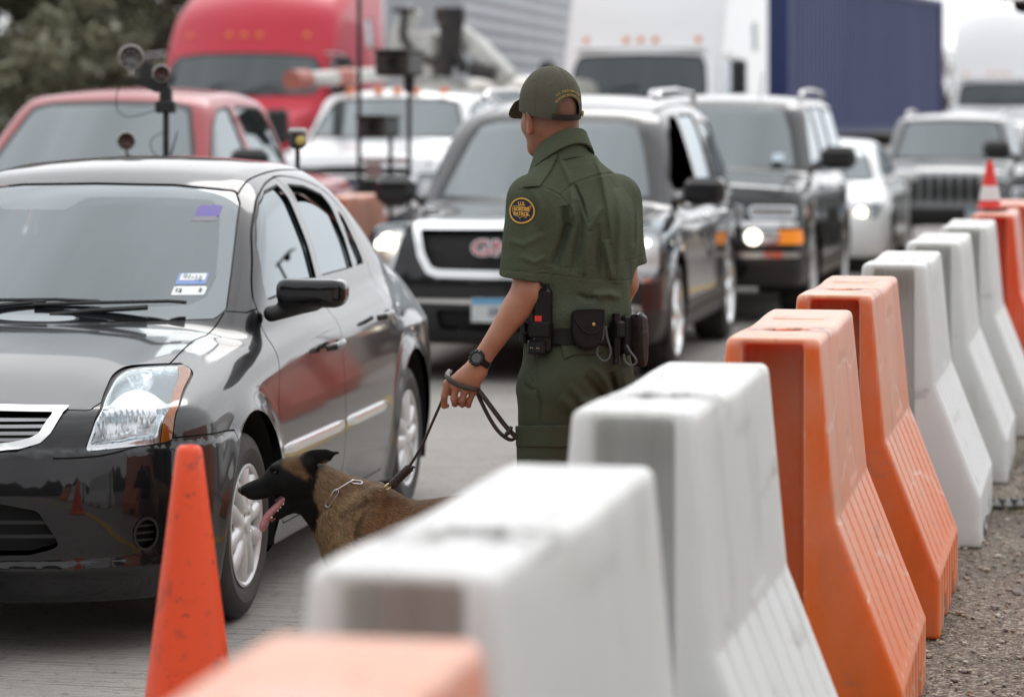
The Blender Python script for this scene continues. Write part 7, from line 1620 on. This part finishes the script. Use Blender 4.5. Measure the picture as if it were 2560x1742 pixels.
o_h = mesh('fur', HV-DB, HF, m_dog, dog, np.repeat(hn, 3, 0)); tag(o_h, kind='stuff'); vcol(o_h, np.stack([hc*.8, hc*.8, tc_], 1).reshape(-1, 3))
# nose, eye, tongue, teeth
dput('nose', poly_surf(lambda P: smax(smin(ellips(P, (-.8345, 0, .5585), (.0105, .0125, .0105)), ellips(P, (-.829, 0, .549), (.007, .004, .008)), .004), -ellips(P, (-.8425, -.0065, .557), (.0035, .0028, .0022)), .0015), (-.85, -.02, .535), (-.815, .02, .575), .0022), mat('dog_nose', (.010, .009, .009), .32, bump=(260, .5)))
for s in (-1, 1):
    B = MB(); n_ = 14; B.lathe([(.0064*math.sin(math.pi*k/n_), .0064*math.cos(math.pi*k/n_)) for k in range(n_+1)], c=(-.7255, s*.0305, .6165), n=18); eo_ = dmb(B, 'eye', mat('dog_eye', (.016, .006, .004), .12))
def tong(P):
    pts = smooth_line([dx(690, 535, 0)[[0, 2]], dx(640, 590, 0)[[0, 2]], dx(590, 640, 0)[[0, 2]], dx(545, 690, 0)[[0, 2]], dx(520, 745, 0)[[0, 2]], dx(510, 770, 0)[[0, 2]]], 5)
    f = np.full(len(P), 1e9); n = len(pts)-1
    for i in range(n):
        a, b = pts[i], pts[i+1]; e = b-a; q = P[:, [0, 2]]-a; t = np.clip((q@e)/(e@e), 0, 1); g = (i+t)/n
        r_ = q-e*t[:, None]; w = .0175+.006*g-.014*np.clip(g-.75, 0, 1)*2; k = np.hypot(np.linalg.norm(r_, axis=1)/(.0105+.003*g-.010*np.clip(g-.8, 0, 1)), (P[:, 1]+.008)/(w*.75)); f = np.minimum(f, (k-1)*.008)
    return f+.0022*np.exp(-((P[:, 1]+.006)/.002)**2)
tg = poly_surf(tong, (-.80, -.05, .42), (-.66, .04, .56), .003, ne=.0015); dput('tongue', tg, mat('tongue', (.36, .13, .14), .32, sss=.15, noise=(60, (.42, .18, .19), .45, .65), bump=(180, .3)))
m_tooth = mat('tooth', (.62, .54, .38), .3)
for X, Y, h_, r_, s in ((566, 690, .017, .0042, 1), (612, 640, .006, .003, 1), (632, 618, .006, .0032, 1), (655, 594, .009, .0042, 1), (676, 566, .011, .0055, 1), (690, 540, .009, .005, 1)):
    c = dx(X, Y, -.016); B = MB(); d = vec(-.45, -.05, .9); d /= np.linalg.norm(d); B.tube([tuple(c-d*.006), tuple(c), tuple(c+d*h_*.5), tuple(c+d*h_+vec(.002, 0, 0))], [r_, r_, r_*.7, r_*.15], 8); dmb(B, 'tooth', m_tooth)
B = MB(); pl_ = [dx(X, Y, -.010) for X, Y in ((705, 530), (700, 575), (660, 640), (610, 690), (565, 722))]; B.tube([tuple(p) for p in smooth_line(pl_, 4)], .0062, 8); dmb(B, 'gum', mat('gum', (.16, .035, .035), .35))
B = MB(); B.tube([tuple(dx(X, Y, -.006)) for X, Y in ((720, 520), (690, 525), (640, 560), (600, 585))], [.012, .013, .010, .006], 10); dmb(B, 'palate', mat('palate', (.07, .02, .02), .4))
# whiskers and chain collar
def dnear(X, Y): return dnear_px(480+X/2.874, 1050+Y/2.874)
def dnear_px(px, py):
    y = -.3
    for _ in range(700):
        s = FPX/(DD+y); p = vec((px-1280)/s, y, CAMH-(py-HOR)/s); v = dog_f(p[None])[0]
        if v < .0005: break
        y += max(v*.5, .0005)
    n = grad(dog_f, p[None], .003)[0]; return p, n/np.linalg.norm(n)
m_steel = mat('steel_link', (.50, .50, .52), .28, 1)
links = [((985, 610), (970, 575), (1040, 512)), ((1036, 520), (1090, 500), (1150, 458)), ((1134, 448), (1165, 436), (1208, 464))]
def stadium(a, b, w, up): 
    d = b-a; L = np.linalg.norm(d); d /= L; s = np.cross(up, d); s /= np.linalg.norm(s); P = []
    for k in range(9): t = math.pi*(.5+k/8); P.append(a+d*w+d*w*math.cos(t)*1+s*w*math.sin(t))
    for k in range(9): t = math.pi*(-.5+k/8); P.append(b-d*w+d*w*math.cos(t)+s*w*math.sin(t))
    return P+[P[0]]
pts = [(980, 608), (1042, 514), (1150, 455), (1212, 462)]
P3d = [dnear(*p) for p in pts]
for i in range(3):
    a, b = P3d[i][0]+P3d[i][1]*.008, P3d[i+1][0]+P3d[i+1][1]*.008; up = P3d[i][1]+P3d[i+1][1]; up /= np.linalg.norm(up); up2 = np.cross(b-a, up) if i == 1 else up; up2 = up2/np.linalg.norm(up2)
    e = (b-a)/np.linalg.norm(b-a)*.004; B = MB(); B.tube([tuple(p) for p in stadium(a-e, b+e, .0080, up2)], .0019, 8, False); dmb(B, 'collar_link', m_steel)
for k, ang in enumerate(np.linspace(.5, 2.9, 5)):                                # links running round the far side
    c = vec(-.545, 0, .545); q = c+vec(.03*math.cos(ang)*1.4, .078*math.sin(ang), .045*math.cos(ang)); q2 = c+vec(.03*math.cos(ang+.45)*1.4, .078*math.sin(ang+.45), .045*math.cos(ang+.45))
    B = MB(); B.tube([tuple(p) for p in stadium(q, q2, .0075, (q-c)/np.linalg.norm(q-c))], .0020, 8, False); dmb(B, 'collar_link', m_steel)
# ---------------------------------------------------------------- leash
ls = thing('leash', 'dark brown leather leash running from the dog to the hand of the person', 'leash', (-.22, 8.7, 0)); LB = vec(-.22, 8.7, 0)
def lmb(b, name, m, angle=60, parent=None): b.V = [v-LB for v in b.V]; return b.build(name, m, parent or ls, angle=angle)
def lp(px, py, d): s = FPX/d; return vec((px-1280)/s, d, CAMH-(py-HOR)/s)
m_strap = mat('brown_leather', (.022, .014, .011), .42, spec=.4, noise=(30, (.040, .024, .020), .45, .7), bump=(90, .2))
def ribbon(pts, w, th, nrm):
    """flat strap; nrm = face normal per point"""
    P = [np.array(p) for p in pts]; m = len(P); V = []
    for i in range(m):
        t = P[min(i+1, m-1)]-P[max(i-1, 0)]; t /= np.linalg.norm(t); n = np.array(nrm[i] if isinstance(nrm, list) else nrm, float); n -= t*(n@t); n /= np.linalg.norm(n); s = np.cross(t, n)
        for a, b in ((-1, -1), (-.85, -1.0), (.85, -1.0), (1, -1), (1, .4), (.85, 1), (-.85, 1), (-1, .4)): V.append(P[i]+s*a*w/2+n*b*th/2)
    F = [(i*8+j, i*8+(j+1) % 8, i*8+8+(j+1) % 8, i*8+8+j) for i in range(m-1) for j in range(8)]+[tuple(range(8))[::-1], tuple((m-1)*8+j for j in range(8))]
    return MB().add(V, F)
cl = lp(480+1392/2.874, 1050+494/2.874, 8.70)
br0, br1 = lp(480+1432/2.874, 1050+470/2.874, 8.70), lp(480+1560/2.874, 1050+345/2.874, 8.69)
d_ = br1-br0; L_ = np.linalg.norm(d_); d_ /= L_; u_ = np.cross(d_, (0, 1, 0)); u_ /= np.linalg.norm(u_); w_ = np.cross(d_, u_)
for k in range(3):
    B = MB(); B.tube([tuple(br0+d_*L_*t+u_*.0085*math.sin(t*15+k*2.094)+w_*.0065*math.cos(t*15*1.0+k*2.094)) for t in np.linspace(0, 1.04, 50)], .0062, 8); lmb(B, 'braid_strand', m_strap)
B = MB(); B.tube([tuple(br1-d_*.012), tuple(br1+vec(.012, -.002, .004)), tuple(br1+vec(.020, -.004, .004))], [.006, .005, .002], 8); lmb(B, 'strap_end', m_strap)
hnd = lp(1109, 990, 8.70)
path = [br1-d_*.01, br1+(hnd-br1)*.3+vec(.004, 0, -.004), br1+(hnd-br1)*.65+vec(.003, 0, -.003), hnd, lp(1112, 962, 8.685), lp(1116, 940, 8.68)]
B = ribbon(smooth_line(path, 6), .0085, .0032, (.5, -.75, .35)); lmb(B, 'strap', m_strap)
# wrap over the knuckles and the hanging hand loop
def wr(px, py, dep): return lp(px, py, OD+dep)
wrap = [wr(1126, 925, -.120), wr(1118, 938, -.163), wr(1128, 952, -.184), wr(1150, 964, -.190), wr(1174, 971, -.186), wr(1193, 972, -.172), wr(1197, 962, -.140)]
B = ribbon(smooth_line(wrap, 6), .0150, .0034, (0, -1, .25)); lmb(B, 'hand_wrap', m_strap)
l1 = [wr(1191, 968, -.165), wr(1212, 995, -.165), wr(1240, 1033, -.160), (wr(1262, 1062, -.155)), wr(1282, 1084, -.150), wr(1291, 1093, -.148)]
l2 = [wr(1189, 972, -.160), wr(1206, 1010, -.160), wr(1228, 1052, -.158), wr(1250, 1082, -.155), wr(1275, 1099, -.152), wr(1291, 1094, -.148)]
B = ribbon(smooth_line(l1, 6), .0155, .0045, (.3, -.8, .5)); lmb(B, 'hand_loop', m_strap)
B = ribbon(smooth_line(l2, 6), .0120, .0036, (.5, -.7, -.5)); lmb(B, 'hand_loop', m_strap)
k_ = wr(1276, 1074, -.152); B = MB(); B.tube([tuple(k_+vec(-.014, -.004, -.016)), tuple(k_+vec(-.004, -.008, -.004)), tuple(k_+vec(.004, -.004, .010))], [.006, .0085, .005], 10); lmb(B, 'knot', m_strap)
m_brass = mat('polished_brass', (.66, .54, .28), .22, .95)
B = MB(); B.tube([tuple(cl-d_*.004-vec(.012, 0, .002)), tuple(cl-vec(.006, 0, .002))], [.0045, .006], 12); B.tube([tuple(cl+d_*s_+u_*a) for s_, a in ((0, -.0055), (.012, -.0068), (.020, -.004), (.022, 0), (.020, .004), (.012, .0068), (0, .0055), (-.006, .003))], .0034, 8)
lmb(B, 'snap_clasp', m_brass)
B = MB(); B.tube([tuple(cl-vec(.016, 0, .003)), tuple(dnear_px(480+1352/2.874, 1050+508/2.874)[0]+vec(0, 8.75, 0)*1.0)], .0028, 8); lmb(B, 'snap_hook', m_brass)
